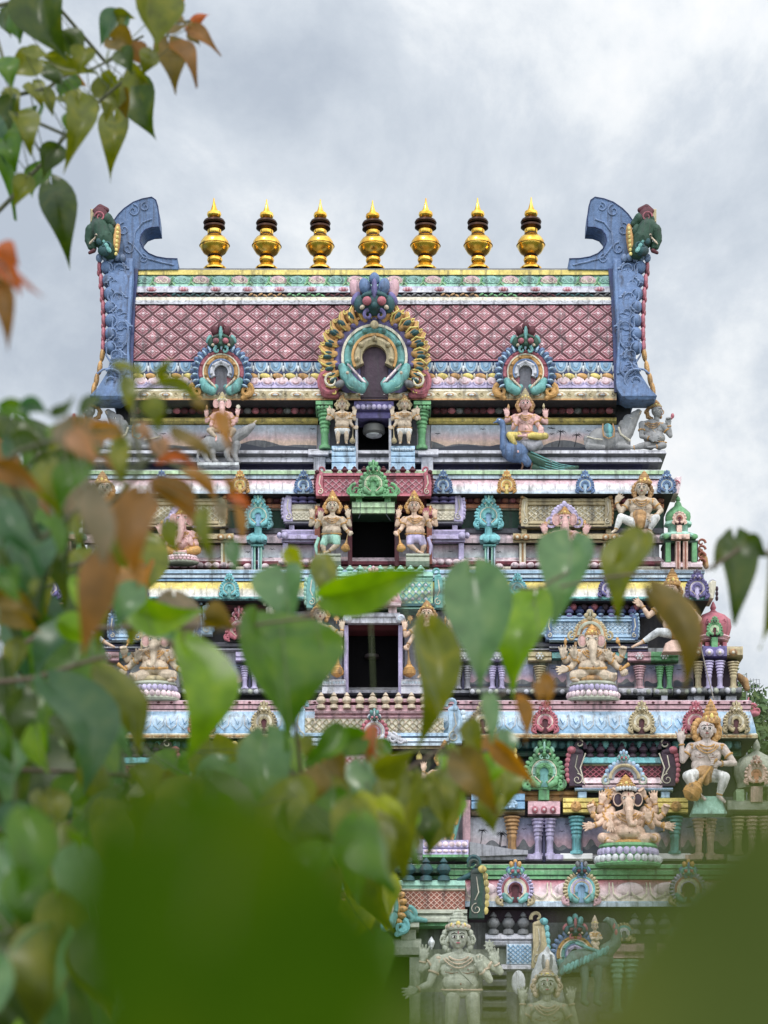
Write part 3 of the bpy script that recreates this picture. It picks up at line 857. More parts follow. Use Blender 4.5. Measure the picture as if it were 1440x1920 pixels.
    for q in range(6): m.ell(1196 + 4.5 * q, 468 - 8 * q, 26 - q, 4.5, 6.5, 4, 8, 6, rot=.6)
    m.mat('maroon'); m.limb([(1200, 394, 8, 5), (1212, 390, 8, 7), (1222, 396, 8, 5)]); m.limb([(1224, 470, 18, 4), (1232, 474, 18, 3)])
    m.mat('bone')
    for q in range(4): m.ell(1222 + 3 * q, 446 + 3 * q, 22, 1.8, 4, 2, 6, 5, rot=-.5)
    m.mat('dgreen'); m.ell(1236, 440, 4, 5, 12, 8, rot=-.2); m.ell(1192, 432, 14, 7, 13, 8, rot=.3)
    m.mat('gblue')
    for q in range(5): m.ell(1170 + 11 * q, 484 - 2 * (q % 2), 2, 6.5, 8, 7, rot=.1)
both('end_gable', gable, YR, roof)
# arched ornaments on the roof
def big_arch(m):
    cx_, cy_, R = 702, 674, 100
    m.mat('dpurple'); m.box(676, 680, 728, 750, -10, 60, 1)
    m.fix = 60
    kudu(m, cx_, cy_, R, 'gold', ['purple', 'teal', 'tan'], 'dpurple', None, 'none', 'pink', 58, 17, True, 'dteal')
    for i in range(19):                                         # flame leaves: S-curved tongues with a teal heart
        a = -36 + 252 * i / 18
        sgn = 1 if a > 90 else -1
        pt = lambda q, da: (702 + q * math.cos(R_(a + da)), 674 - q * math.sin(R_(a + da)))
        m.mat('gold'); m.limb([(*pt(74, 0), 66, 6), (*pt(84, 2 * sgn), 70, 7.5), (*pt(95, -1 * sgn), 70, 6), (*pt(103, -6 * sgn), 70, 3.2)])
        m.mat('yellow'); m.tube([(*pt(74, 4), 70, ), (*pt(86, 5), 76), (*pt(98, 0), 76), (*pt(106, -5 * sgn), 72)], [1.6, 2, 1.8, .8], 5); m.spiral(*pt(99, 5 * sgn), 4.5, 1, a, 1, 1.5, 73)
        m.mat('dteal'); m.ell(*pt(86, 1 * sgn), 76, 7, 2.8, 3, 8, 5, rot=-R_(a))
    yface(m, 702, 574, 34, ('dteal', 'rose', 'blue', 'purple'), 78)
    m.mat('pink'); m.ell(668, 545, 62, 12, 22, 12, rot=-.3); m.ell(736, 545, 62, 12, 22, 12, rot=.3)
    m.mat('tan'); m.ell(702, 618, 86, 8, 8, 5)
    for sg in (-1, 1):
        m.mat('teal'); m.limb([(702 + sg * 60, 694, 74, 8), (702 + sg * 54, 710, 80, 11), (702 + sg * 42, 727, 84, 12), (702 + sg * 24, 737, 84, 9), (702 + sg * 17, 727, 82, 6), (702 + sg * 20, 718, 82, 3)])
        m.mat('mint')
        for q in range(4): m.arc(702 + sg * 40, 726, 2.6 + 2.6 * q, 3.8 + 2.6 * q, 170, 350, 92 - q, 95 - q, 8)
        m.mat('palepink')
        for q in range(7): m.ell(702 + sg * (46 - 4.3 * q), 696 + 4.6 * q, 86, 2.6, 7, 4, 6, 5, rot=sg * (.7 + .05 * q))
        m.mat('bone'); m.ell(702 + sg * 50, 712, 98, 3, 3, 3); m.mat('rose')
        m.spiral(702 + sg * 82, 722, 24, 1.5, 90, -sg, 6, 70); m.limb([(702 + sg * 92, 694, 62, 8), (702 + sg * 96, 716, 62, 11), (702 + sg * 90, 738, 62, 10), (702 + sg * 70, 742, 62, 7)])
        m.mat('cream'); m.spiral(702 + sg * 80, 720, 14, 1.2, 90, -sg, 2.6, 78)
        m.mat('ash'); m.ell(702 + sg * 64, 728, 84, 10, 7, 8, rot=sg * .4)
m = M(YR); big_arch(m); m.build('horseshoe_arch', roof)
def small_arch(m):
    kudu(m, 985, 700, 56, 'blue', ['rose', 'gold', 'lgrey'], 'dgrey', ('dgreen', 'rose', 'maroon', 'teal'), 'teal', 'gold', 56, 21)
    m.fix = None; m.mat('lblue')
    for i in range(19):
        a = R_(-28 + 236 * i / 18); m.ell(985 + 50 * math.cos(a), 700 - 50 * math.sin(a), 68, 6, 2.4, 4, 6, 5, rot=-a)
both('horseshoe_arch', small_arch, YR, roof)

# ---- top storey
m = M(YR)
m.ring(215, 1185, 420, [(752, -2, 'dark'), (797, -2, 'lgrey'), (859, -2, 'lgrey'), (None, 46, 'lgrey'), (850, 48, 'ash'), (853, 42, 'ash'), (857, 36, 'lgrey'), (860, 40, 'lgrey'), (866, 42, 'ash'), (869, 38, 'dgrey'), (870, 24, 'navy'), (None, 14, 'navy'), (900, 14)], 1.35)
st = m.build('storey', tower)
def beadrow(m, x0, x1):
    n = int((x1 - x0) / 14.5)
    m.mat('dark'); m.mold(x0 - 4, x1 + 4, [(760, 10), (764, 14), (776, 10), (780, 2)], -4)
    m.beads(x0, x1, 770, 14, n, 7.6, 6.2, 6, ['maroon', 'maroon', 'rose', 'ash', 'maroon'])
    m.mat('yellow'); m.mold(x0 - 6, x1 + 6, [(783, 6), (785, 12), (789, 12), (793, 6), (795, 2)], -4)
both('beaded_band', lambda m: beadrow(m, 810, 1150), YR, st)
mural_mat('mural_top', 797, 845, YR, SUNSET)
m = M(YR); mural(m, 808, 797, 1168, 845, 'mural_top', 3, 2, 9); m.build('mural', st)
m = M(YR); mural(m, 232, 797, 594, 845, 'mural_top', 8, 1, 8, tree=True); m.build('mural', st)
def top_bay(m):
    # twin green columns, capitals and steps either side of the little doorway
    m.mat('dgreen'); m.box(782, 746, 806, 768, 10, 58); m.mat('green')
    m.mold(776, 808, [(750, 50), (752, 62), (758, 64), (760, 58), (768, 56), (770, 50)], 0)
    m.beads(778, 806, 764, 60, 4, 4, 4, 4)
    pillar(m, 791, 772, 842, 27, 'green', 46)
    m.mat('lgrey'); m.mold(784, 822, [(842, 40), (846, 52), (852, 54), (856, 40)], 0); m.box(790, 856, 812, 888, 0, 44)
    m.mat('lblue'); m.mold(733, 778, [(836, 66), (842, 72), (846, 70), (848, 76), (854, 77), (856, 74), (858, 80), (866, 81), (868, 78), (870, 84), (880, 85), (886, 60)], 0)
    m.mat('paleblue'); m.beads(735, 776, 843, 74, 9, 2.6, 3, 3)
    m.mat('lgrey'); m.box(729, 784, 734, 886, 0, 60)
    m.mat('dgrey'); m.box(734, 770, 782, 842, -4, 14)
both('column_bay', top_bay, YR, st)
m = M(YR)
m.mat('purple'); m.mold(664, 738, [(752, 56), (756, 66), (768, 64), (772, 56), (776, 60), (784, 58), (None, 0)], -2)
m.mat('lilac'); m.beads(666, 736, 763, 66, 7, 5, 5, 4)
m.mat('painted_shade'); m.box(668, 784, 734, 888, -8, 4)
m.build('doorway', st)

# ---- second storey from the top
m = M(YB)
m.ring(165, 1235, 540, [(881, 30, 'white2'), (882, 36, 'palegreen'), (889, 36, 'dteal'), (890.5, 31, 'dteal'), (891.5, 33, 'paleblue'), (897.5, 33, 'dark'), (898.5, 28, 'grad_pinkwhite'), (903, 33), (910, 39), (918, 43), (923, 46), (925.5, 46, 'dark'), (None, 4, 'dark'), (948, 4, 'dark'), (1012, 2, 'lgrey'), (1044, 2, 'palepink'), (1048, 10, 'palepink'), (1052, 20, 'rose'), (1058, 16, 'maroon'), (1062, 14, 'cream'), (1066, 16, 'cream'), (1069, 14, 'lgrey'), (1078, 2)], .6)
storey_b = m
def cornice_petals(m, x0, x1, n, y0, y1, d0, d1, c):
    m.mat(c)
    for i in range(n + 1):
        x = x0 + (x1 - x0) * i / n
        m.tube([(x, y0, d0), (x, (y0 + y1) / 2, (d0 + d1) / 2 + 1.5), (x, y1, d1)], [.5, .8, .5], 4)
cornice_petals(storey_b, 140, 1260, 46, 902, 918, 33, 44, 'lgrey'); st = storey_b.build('storey', tower)
def beam_b(m, x0, x1):
    n = int((x1 - x0) / 13)
    m.mat('maroon'); m.mold(x0, x1, [(930, 10), (933, 14), (944, 10)], 0)
    m.beads(x0, x1, 938, 13, n, 7, 5, 5, ['rust', 'maroon', 'rust', 'rose'])
    m.mat('orange'); m.mold(x0, x1, [(945, 12), (947, 14), (952, 13), (953.5, 8, 'cream'), (955, 12, 'cream'), (957, 6)], 0)
    m.mat('dgreen'); m.box(x0, 958, x1, 992, 2, 5)
    m.mat('dgrey'); m.mold(x0, x1, [(990, 8), (994, 14), (999, 13), (1002, 8, 'palepink'), (1008, 16, 'palepink'), (1018, 14, 'dark'), (1020, 6)], 0)
both('beam', lambda m: beam_b(m, 862, 1245), YB, st)
mural_mat('mural_b', 1024, 1062, YB, [(0, 'palepink'), (.4, 'white2'), (1, 'paleblue')])
for i, (a, b) in enumerate(((806, 862), (864, 908), (926, 972), (984, 1040), (1085, 1150))):
    for mir in (0, 1):
        m = M(YB, mir=bool(mir)); mural(m, a, 1022, b, 1056, 'mural_b', 20 + i, 0, 1, 5); m.build('mural', st)
def niche_b(m):
    kudu(m, 916, 968, 26, 'aqua', ['aqua', 'teal', 'aqua'], 'sky', ('aqua', 'teal', 'aqua', 'mint'), 'aqua', 'aqua', 30, 17)
    m.fix = None
    m.mat('aqua'); m.prism([(892, 988), (898, 976), (934, 976), (942, 988), (936, 989), (898, 989)], 8, 30, 1); m.box(909, 988, 923, 1003, 6, 30)
    m.sqlathe(918, [(8, 1000), (14, 1005), (19, 1010), (19, 1016), (12, 1019)], 18, .8); m.ell(912, 1011, 34, 7, 7, 5); m.ell(925, 1011, 34, 7, 7, 5)
    m.mat('teal'); m.box(906, 1020, 930, 1024, 4, 30)
    for x in (909, 921): m.mat('mint'); m.box(x, 1024, x + 2.6, 1070, 4, 26, .4); m.mat('teal'); m.box(x + 2.6, 1024, x + 5, 1070, 4, 24, .3); m.mat('paleblue'); m.box(x + 5, 1024, x + 7.4, 1070, 4, 26, .4)
    m.mat('navy'); m.box(916.5, 1024, 921, 1070, 2, 16)
    m.mat('palepink'); m.beads(898, 908, 1062, 22, 1, 8, 6, 6); m.beads(930, 942, 1062, 22, 1, 8, 6, 6)
both('niche', niche_b, YB, st)
def lilac_bay(m):
    # small lilac hall beside the middle, with its vases
    for i in range(3):
        m.mat('purple'); vase(m, 815 + i * 17, 926, 944, 20, 'purple', 26)
    m.mat('cream'); m.mold(800, 856, [(944, 22), (946, 28), (954, 30), (958, 26), (960, 32), (975, 34), (978, 26)], 0)
    m.lattice(803, 960, 852, 975, 9, 7, .6, 34)
    scrollend(m, 860, 926, 978, 20, 'lilac', 'lilac', 32, 1, False)
    m.mat('dgrey'); m.mold(806, 866, [(978, 34), (981, 36), (984, 28)], 0)
    m.mat('lilac'); m.box(848, 984, 858, 996, 6, 30); m.box(806, 984, 812, 996, 6, 26)
    m.mold(804, 872, [(993, 30), (996, 36), (1002, 34), (1004, 40), (1010, 42), (1012, 34), (1016, 34), (1018, 10)], 0)
    m.ell(866, 1004, 42, 7, 7, 6); m.ell(876, 1004, 36, 5, 6, 6)
    m.mat('lilac'); m.box(860, 1018, 870, 1050, 4, 30); m.box(806, 1018, 812, 1050, 4, 24)
    m.mat('palepink'); m.beads(804, 878, 1054, 30, 5, 8, 6, 8); m.mat('rose'); m.mold(804, 880, [(1057, 24), (1060, 32), (1063, 30), (1064, 22, 'cream'), (1067, 26, 'cream'), (1069, 16)], 0)
both('pavilion', lilac_bay, YB, st)
def gold_hall(m):
    sala(m, 984, 1140, 934, 988, 'cream', 'tan', 'tan', 'tan', 'ochre', 26, 12, 1.0)
    m.mat('dark'); m.mold(972, 1150, [(985, 26), (987, 36), (990, 34), (991, 14)], 0)
    for x in (978, 1136): m.mat('tan'); m.box(x, 991, x + 10, 1002, 6, 28); m.mat('cream'); m.box(x - 4, 1016, x, 1056, 4, 26, .4); m.mat('ochre'); m.box(x, 1016, x + 4, 1056, 4, 24, .3); m.mat('cream'); m.box(x + 4, 1016, x + 8, 1056, 4, 26, .4)
    m.mat('tan'); m.mold(962, 1160, [(1000, 26), (1003, 34), (1010, 36), (1012, 28), (1014, 32), (1017, 30), (1018, 8)], 0)
    for x in (970, 986, 1136, 1152): m.mat('ochre'); m.ell(x, 1007, 36, 7, 6, 5); m.mat('cream'); m.ell(x, 1007, 40, 3, 3, 2)
    m.mat('palepink'); m.beads(958, 1166, 1060, 26, 14, 8, 6, 8); m.mat('maroon'); m.mold(958, 1166, [(1062, 22), (1065, 30), (1067, 22), (1070, 12)], 0)
both('pavilion', gold_hall, YB, st)
def corner_b(m):
    """corner shrine: dome, blind arch, eaves and paired columns"""
    x = 1275
    m.mat('green'); m.lathe(x - 4, [(1, 930), (4, 934), (5, 938), (3, 940), (6, 944), (8, 950), (16, 956), (24, 964), (25, 972), (23, 980), (22, 984), (26, 985)], 14, 8, .9, R_(22.5))
    m.mat('mint'); m.lathe(x - 4, [(25, 980), (27, 983), (27, 986), (20, 988), (19, 1000), (34, 1004), (38, 1009), (36, 1013), (24, 1014)], 14, 8, .9, R_(22.5))
    m.mat('peach'); kudu(m, x - 1, 972, 13, 'peach', ['peach', 'rust'], 'maroon', None, 'peach', 'peach', 42, 9, False)
    m.fix = None; m.box(x - 6, 984, x + 4, 1000, 20, 44); m.mold(x - 16, x + 18, [(1000, 40), (1003, 52), (1010, 52), (1012, 42)], 20); m.ell(x - 6, 1006, 52, 5, 5, 3); m.ell(x + 7, 1006, 52, 5, 5, 3)
    m.mat('green'); m.ell(x - 26, 1006, 40, 6, 5, 4); m.ell(x + 28, 1006, 40, 6, 5, 4)
    m.mat('dgreen'); m.box(x - 30, 1013, x + 34, 1018, -20, 36)
    m.mat('dpurple'); m.box(x - 30, 1018, x + 34, 1054, -20, 22)
    for q, c in ((-27, 'green'), (22, 'green')): m.mat(c); m.box(x + q, 1016, x + q + 10, 1054, 10, 36)
    for q in (-8, 6): m.mat('peach'); m.box(x + q, 1014, x + q + 9, 1068, 10, 44); m.mat('rust'); m.box(x + q + 3, 1016, x + q + 6, 1066, 20, 45.5, .3)
    m.mat('palepink'); m.mold(x - 36, x + 42, [(1053, 30), (1057, 42), (1063, 42), (1065, 34, 'maroon'), (1068, 36, 'maroon'), (1070, 20)], -10)
    m.mat('rust')
    for q in range(4): m.spiral(x + 40, 1018 + 12 * q, 8, 1, 0, 1, 2.5, -20)
    m.mat('ochre'); m.limb([(1312, 1034, -30, 6), (1320, 1048, -30, 7), (1324, 1062, -30, 5)])
both('corner_shrine', corner_b, YB, st)
def kb(m, x, y, c, c2): kudu(m, x, y, 17, c, [c, c2, c], c2, (c, c2, c, c), c, c, 46, 15, False, foot=.9)
for x, c, c2 in ((831, 'blue', 'lblue'), (950, 'gold', 'yellow'), (1097, 'blue', 'lblue'), (1250, 'blue', 'lblue')):
    both('arch_ornament', lambda m: kb(m, x, 910, c, c2), YB, st)
def flare_b(m):
    m.mat('palepink'); m.prism([(1262, 925), (1260, 900), (1268, 894), (1278, 893), (1277, 906), (1272, 926)], -20, 36, 1); m.mat('rose'); m.spiral(1268, 906, 6, 1.2, 0, 1, 1.4, 37)
both('corner_flare', flare_b, YB, st)
m = M(YB)                                                      # red hall over the middle doorway
m.mat('rose'); m.mold(606, 794, [(887, 46), (888, 56), (892, 57), (893, 52), (895, 55), (899, 52)], 0)
m.box(606, 898, 794, 926, 10, 52); m.mat('pink'); m.lattice(608, 899, 792, 925, 13, 11, .9, 53)
m.mat('rose'); m.mold(604, 796, [(925, 52), (927, 60), (930, 62), (932, 54), (934, 40)], 0)
m.mat('maroon'); m.box(600, 934, 800, 960, 4, 20)
for x in (621, 796, ): pass
for i in range(9):
    if i != 4: vase(m, 628 + i * 18.2, 874, 890, 13, 'maroon', 48)
for sg, x in ((-1, 600), (1, 801)): scrollend(m, x, 882, 930, 18, 'rose', 'maroon', 54, sg)
m.build('pavilion', st)
m = M(YB)                                                      # green gable and lintel
kudu(m, 700, 908, 27, 'green', ['green', 'palegreen', 'green'], 'green', ('green', 'dgreen', 'green', 'green'), 'green', 'green', 72, 13)
m.fix = None
for sg in (-1, 1):
    m.mat('green'); m.spiral(700 + sg * 33, 920, 13, 1.4, 90, -sg, 3.4, 70); m.spiral(700 + sg * 42, 922, 8, 1.2, 90, -sg, 2.4, 70)
    m.box(700 + sg * 27 - 6, 932, 700 + sg * 27 + 6, 942, 20, 62)
m.mold(656, 744, [(924, 60), (926, 76), (930, 77), (933, 60)], 20)
m.mat('palegreen'); m.mold(660, 740, [(941, 62), (943, 68), (951, 69), (953, 66), (962, 67), (964, 58, 'dgreen'), (None, 20)], 4)
m.mat('ink'); m.tube([(676, 941, 71), (675, 966, 71), (672, 972, 71)], .5, 4); m.tube([(724, 943, 71), (725, 966, 71), (732, 976, 71)], .5, 4)
m.build('gable_lintel', st)
m = M(YB)
m.mat('painted_shade'); m.box(660, 962, 744, 1056, 0, 5)
m.mat('rust')
for x in (590, 800): m.box(x, 948, x + 10, 1058, 2, 40)
m.mat('maroon')
for x in (652, 740): m.box(x, 962, x + 8, 1062, 2, 52)
m.mat('rose'); m.box(592, 952, 608, 966, 30, 50); m.box(792, 952, 812, 966, 30, 50)
m.build('doorway', st)
# ---- third storey
m = M(YC)
m.ring(100, 1300, 660, [(1068, 26, 'white2'), (1069, 34, 'lblue'), (1075, 34, 'dark'), (1077, 30, 'paleblue'), (1078, 32, 'paleblue'), (1083, 32, 'dblue'), (1085, 29, 'sky'), (1089, 31, 'dark'), (1090.5, 27, 'grad_yellow'), (1096, 33), (1104, 39), (1112, 43), (1117, 45), (1118.5, 47, 'teal'), (1122, 48, 'dteal'), (1126, 47, 'dark'), (None, 4, 'dark'), (1150, 4, 'dark'), (1215, 2, 'lgrey'), (1288, 2, 'ash'), (1291, 14, 'ash'), (1294, 20, 'lgrey'), (1299, 18, 'dgrey'), (1304, 12, 'dark'), (1306, 6, 'dark'), (1320, 2)], .62)
cornice_petals(m, 75, 1325, 56, 1096, 1116, 34, 46, 'cream'); m.mat('dteal'); m.beads(80, 1320, 1122.5, 48, 110, 4, 1.8, 2, ['dteal', 'teal']); st = m.build('storey', tower)
def vases_c(m, x0, x1):
    n = int((x1 - x0) / 18)
    m.mat('maroon'); m.mold(x0, x1, [(1128, 8), (1131, 14), (1138, 12), (1141, 6)], 0)
    for i in range(n):
        x = x0 + (x1 - x0) * (i + .5) / n
        m.mat('dpurple' if i % 2 else 'rose'); m.ell(x + 8, 1138, 20, 7, 7, 6)
        vase(m, x, 1136, 1158, 17, 'dblue' if i % 2 else 'purple', 24)
        m.mat('lblue'); m.ell(x, 1153, 26, 5, 4, 4)
both('baluster_row', lambda m: vases_c(m, 1018, 1215), YC, st)
def hall_c(m):
    sala(m, 1030, 1190, 1154, 1200, 'paleblue', 'lblue', 'lblue', 'blue', 'lblue', 26, 9, .9)
    m.mat('lgrey')
    for y, c in ((1200, 'paleblue'), (1207, 'navy'), (1211, 'lgrey'), (1217, 'navy')): m.mat(c); m.mold(1030, 1215, [(y, 16), (y + 1, 26 - (y - 1200) * .3), (y + 4, 26 - (y - 1200) * .3), (y + 6, 14)], 0)
    m.mat('teal'); m.mold(1035, 1190, [(1222, 16), (1225, 24), (1234, 26), (1236, 14)], 0)
both('pavilion', hall_c, YC, st)
mural_mat('mural_c', 1245, 1290, YC, DUSK)
for i, (a, b) in enumerate(((1030, 1062), (1158, 1190), (1208, 1242), (1262, 1300), (880, 925), (940, 1000))):
    for mir in (0, 1):
        m = M(YC, mir=bool(mir)); mural(m, a, 1246, b, 1288, 'mural_c', 40 + i, 0, 2, 6); m.build('mural', st)
def pil_c(m, x, c, twin=False, ros=None):
    if twin:
        for q in (-9, 9): pillar(m, x + q, 1250, 1292, 17, c, 20)
        m.mat('navy'); m.box(x - 2.5, 1246, x + 2.5, 1300, 4, 18)
    else: pillar(m, x, 1250, 1292, 24, c, 20)
    w_ = 26 if twin else 22
    m.mat(ros or c); m.mold(x - w_, x + w_, [(1222, 18), (1225, 30), (1230, 31), (1232, 28), (1238, 34), (1240, 30), (1242, 8)], 0)
    m.ell(x, 1230, 32, 9, 8, 6); m.mat('white2'); m.ell(x, 1230, 37, 3, 3, 2)
    for q in range(6): m.ell(x + 5.5 * math.cos(q * 1.047), 1230 + 5 * math.sin(q * 1.047), 36, 2, 2, 2, 6, 4)
for x, c, tw in ((1199, 'pink', False), (1246, 'green', True), (932, 'lilac', True), (1012, 'tan', False), (868, 'grey', True)):
    both('pilaster', lambda m: pil_c(m, x, c, tw), YC, st)
def torus_c(m):
    m.mat('ash')
    for a, b, d in ((880, 1060, 24), (1160, 1222, 30), (1226, 1262, 22), (1264, 1296, 30)):
        m.mold(a, b, [(1290, d - 6), (1293, d + 4), (1298, d + 5), (1303, d), (1305, d - 8)], 0)
        n = int((b - a) / 11)
        m.beads(a, b, 1297, d + 3, n, 5.2, 5, 5, ['lgrey', 'stone', 'ash'])
    m.mat('lgrey')
    for x in (1196, 1240, 1290): m.box(x, 1304, x + 12, 1316, 4, 24)
both('base_moulding', torus_c, YC, st)
def corner_c(m):
    x = 1341
    m.mat('rose'); m.lathe(x - 4, [(1, 1128), (4, 1134), (6, 1140), (4, 1144), (8, 1148), (22, 1154), (33, 1164), (35, 1178), (32, 1190), (30, 1196)], 10, 10, .9, R_(18))
    m.mat('pink'); m.lathe(x - 4, [(30, 1193), (33, 1197), (28, 1201), (30, 1203), (24, 1206)], 10, 10, .9, R_(18))
    m.mat('rose')
    for q in (-24, -10, 8, 22):
        m.box(x - 4 + q - 4, 1204, x - 4 + q + 4, 1214, -10, 32); m.spiral(x - 4 + q, 1166, 5, 1.3, 90, 1, 1.5, 44 - abs(q) * .4)
    kudu(m, x - 1, 1180, 15, 'green', ['green', 'palegreen'], 'maroon', ('green', 'dgreen', 'green', 'green'), 'green', 'green', 48, 11, False)
    m.fix = None; m.mat('green'); m.box(x - 7, 1194, x + 5, 1214, 20, 46)
    m.mat('tan'); m.mold(x - 44, x + 52, [(1212, 30), (1216, 42), (1228, 44), (1232, 34), (1234, 20)], -40)
    m.mat('purple'); m.mold(x - 24, x + 22, [(1211, 40), (1215, 52), (1230, 54), (1233, 44), (1236, 30)], 0)
    for q, c in ((-32, 'ochre'), (-11, 'lilac'), (9, 'lilac'), (34, 'ochre')): m.mat(c); m.ell(x + q, 1223, 46 if c == 'ochre' else 55, 8, 7, 5); m.mat('cream'); m.ell(x + q, 1223, 51 if c == 'ochre' else 60, 3, 3, 2)
    m.mat('dpurple'); m.box(x - 36, 1238, x + 42, 1292, -40, 12)
    for q in (-32, 34): pillar(m, x + q, 1242, 1292, 22, 'tan', 34)
    for q in (-12, 9): pillar(m, x + q, 1240, 1292, 19, 'lilac', 44)
    m.mat('ash'); m.mold(x - 46, x + 50, [(1288, 34), (1291, 46), (1297, 48), (1302, 42), (1304, 30)], -30)
    m.beads(x - 46, x + 50, 1295, 46, 9, 5.4, 6, 5, ['lgrey', 'stone', 'ash'])
    for q in (-30, 0, 30): m.mat('lgrey'); m.box(x + q - 10, 1304, x + q + 10, 1316, -10, 34)
    m.mat('ochre'); m.limb([(1385, 1268, -20, 6), (1396, 1278, -20, 8), (1400, 1290, -20, 6)])
both('corner_shrine', corner_c, YC, st)
def kc(m, x, y, r, c, c2): kudu(m, x, y, r, c, [c, c2, c], c2, (c, c2, c, c), c, c, 48, 15, False, foot=.9)
for x, r, c, c2 in ((1140, 18, 'purple', 'lilac'), (1307, 22, 'purple', 'lilac'), (970, 18, 'aqua', 'teal'), (880, 18, 'pink', 'rose')):
    both('arch_ornament', lambda m: kc(m, x, 1104, r, c, c2), YC, st)
def flare_c(m):
    m.mat('cream'); m.prism([(1328, 1122), (1328, 1094), (1336, 1088), (1343, 1090), (1342, 1104), (1338, 1122)], -20, 40, 1); m.mat('lgrey'); m.spiral(1337, 1092, 7, 1.2, 200, -1, 2, 30)
    m.mat('dpurple')
    for q in range(3): m.ell(1344, 1104 + 9 * q, 10, 3, 5, 4)
both('corner_flare', flare_c, YC, st)
def side_c(m):
    # blue half-hall and maroon beam that run between the middle and the blue hall
    m.mat('maroon'); m.mold(860, 1020, [(1130, 10), (1134, 16), (1142, 12), (1146, 16), (1150, 8)], 0)
    m.mat('lblue'); scrollend(m, 1012, 1132, 1190, 24, 'lblue', 'sky', 28, -1, False)
    kudu(m, 952, 1180, 26, 'rose', ['rose', 'pink', 'rose'], 'maroon', ('rose', 'maroon', 'rose', 'pink'), 'rose', 'rose', 26, 15)
    m.fix = None
    scrollend(m, 894, 1134, 1196, 22, 'cream', 'ochre', 30, -1, False)
    m.mat('dgrey'); m.mold(862, 1030, [(1204, 14), (1207, 22), (1212, 20), (1214, 10, 'lgrey'), (1218, 20, 'lgrey'), (1222, 8)], 0)
both('niche', side_c, YC, st)
m = M(YC)                                                     # pale teal hall, pink gable, door
m.mat('mint'); m.mold(590, 812, [(1072, 52), (1074, 60), (1080, 62), (1082, 56), (1085, 60), (1090, 57)], 0)
m.mat('palegreen'); m.box(590, 1089, 812, 1132, 4, 56); m.mat('aqua'); m.lattice(594, 1091, 808, 1130, 12, 13, .8, 57)
m.mat('lgrey')
for i in range(17):
    for j in range(3): m.ell(600 + i * 12.4 + (6 if j % 2 else 0), 1097 + j * 13, 57, 3, 3, 1.6, 6, 4)
m.mat('dteal'); m.mold(586, 816, [(1131, 56), (1133, 64), (1136, 65), (1138, 58, 'mint'), (1141, 64, 'mint'), (1143, 50)], 0)
for i in range(10): vase(m, 618 + i * 19, 1060, 1075, 15, 'mint', 56)
for sg, x in ((-1, 584), (1, 822)): scrollend(m, x, 1074, 1140, 22, 'teal', 'mint', 58, sg, False)
m.build('pavilion', st)
m = M(YC)
kudu(m, 700, 1112, 30, 'pink', ['pink', 'lilac', 'pink'], 'lilac', ('rose', 'maroon', 'pink', 'pink'), 'pink', 'pink', 74, 15)
m.fix = None; m.mat('pink')
for sg in (-1, 1): m.spiral(700 + sg * 36, 1122, 13, 1.4, 90, -sg, 3.6, 72); m.limb([(700 + sg * 26, 1110, 70, 6), (700 + sg * 40, 1124, 70, 6), (700 + sg * 50, 1130, 70, 4)])
m.mat('palepink'); m.mold(648, 752, [(1128, 66), (1130, 78), (1135, 80), (1138, 66), (1140, 40)], 20)
for x in (664, 736): m.box(x - 8, 1138, x + 8, 1150, 20, 64)
m.mat('lgrey'); m.mold(652, 750, [(1148, 56), (1150, 66), (1156, 68), (1158, 64), (1168, 66), (1171, 56), (None, 8)], 4)
for x in (651, 751): m.ell(x, 1160, 68, 9, 9, 6); m.mat('paleblue'); m.spiral(x, 1160, 6, 1.3, 0, 1, 1.3, 73); m.mat('lgrey')
m.build('gable_lintel', st)
m = M(YC)
m.mat('painted_shade'); m.box(646, 1172, 754, 1318, 0, 5)
simple('red_ceiling', (84, 14, 18), 0.8); m.mat('red_ceiling'); m.mold(652, 748, [(1172, 54), (1182, 40), (1192, 8)], 4)
m.mat('lilac'); m.box(645, 1172, 653, 1310, 0, 60); m.box(747, 1172, 755, 1310, 0, 60)
m.build('doorway', st)
def ped_c(m):
    m.mat('lgrey'); m.mold(752, 796, [(1274, 66), (1276, 74), (1284, 76), (1287, 72), (1290, 78), (1300, 80), (1304, 60)], 0)
    m.mat('paleblue'); m.beads(754, 794, 1280, 75, 7, 2.6, 3, 2)
    m.mat('grey'); m.box(758, 1146, 862, 1276, -2, 10)
both('statue_plinth', ped_c, YC, st)

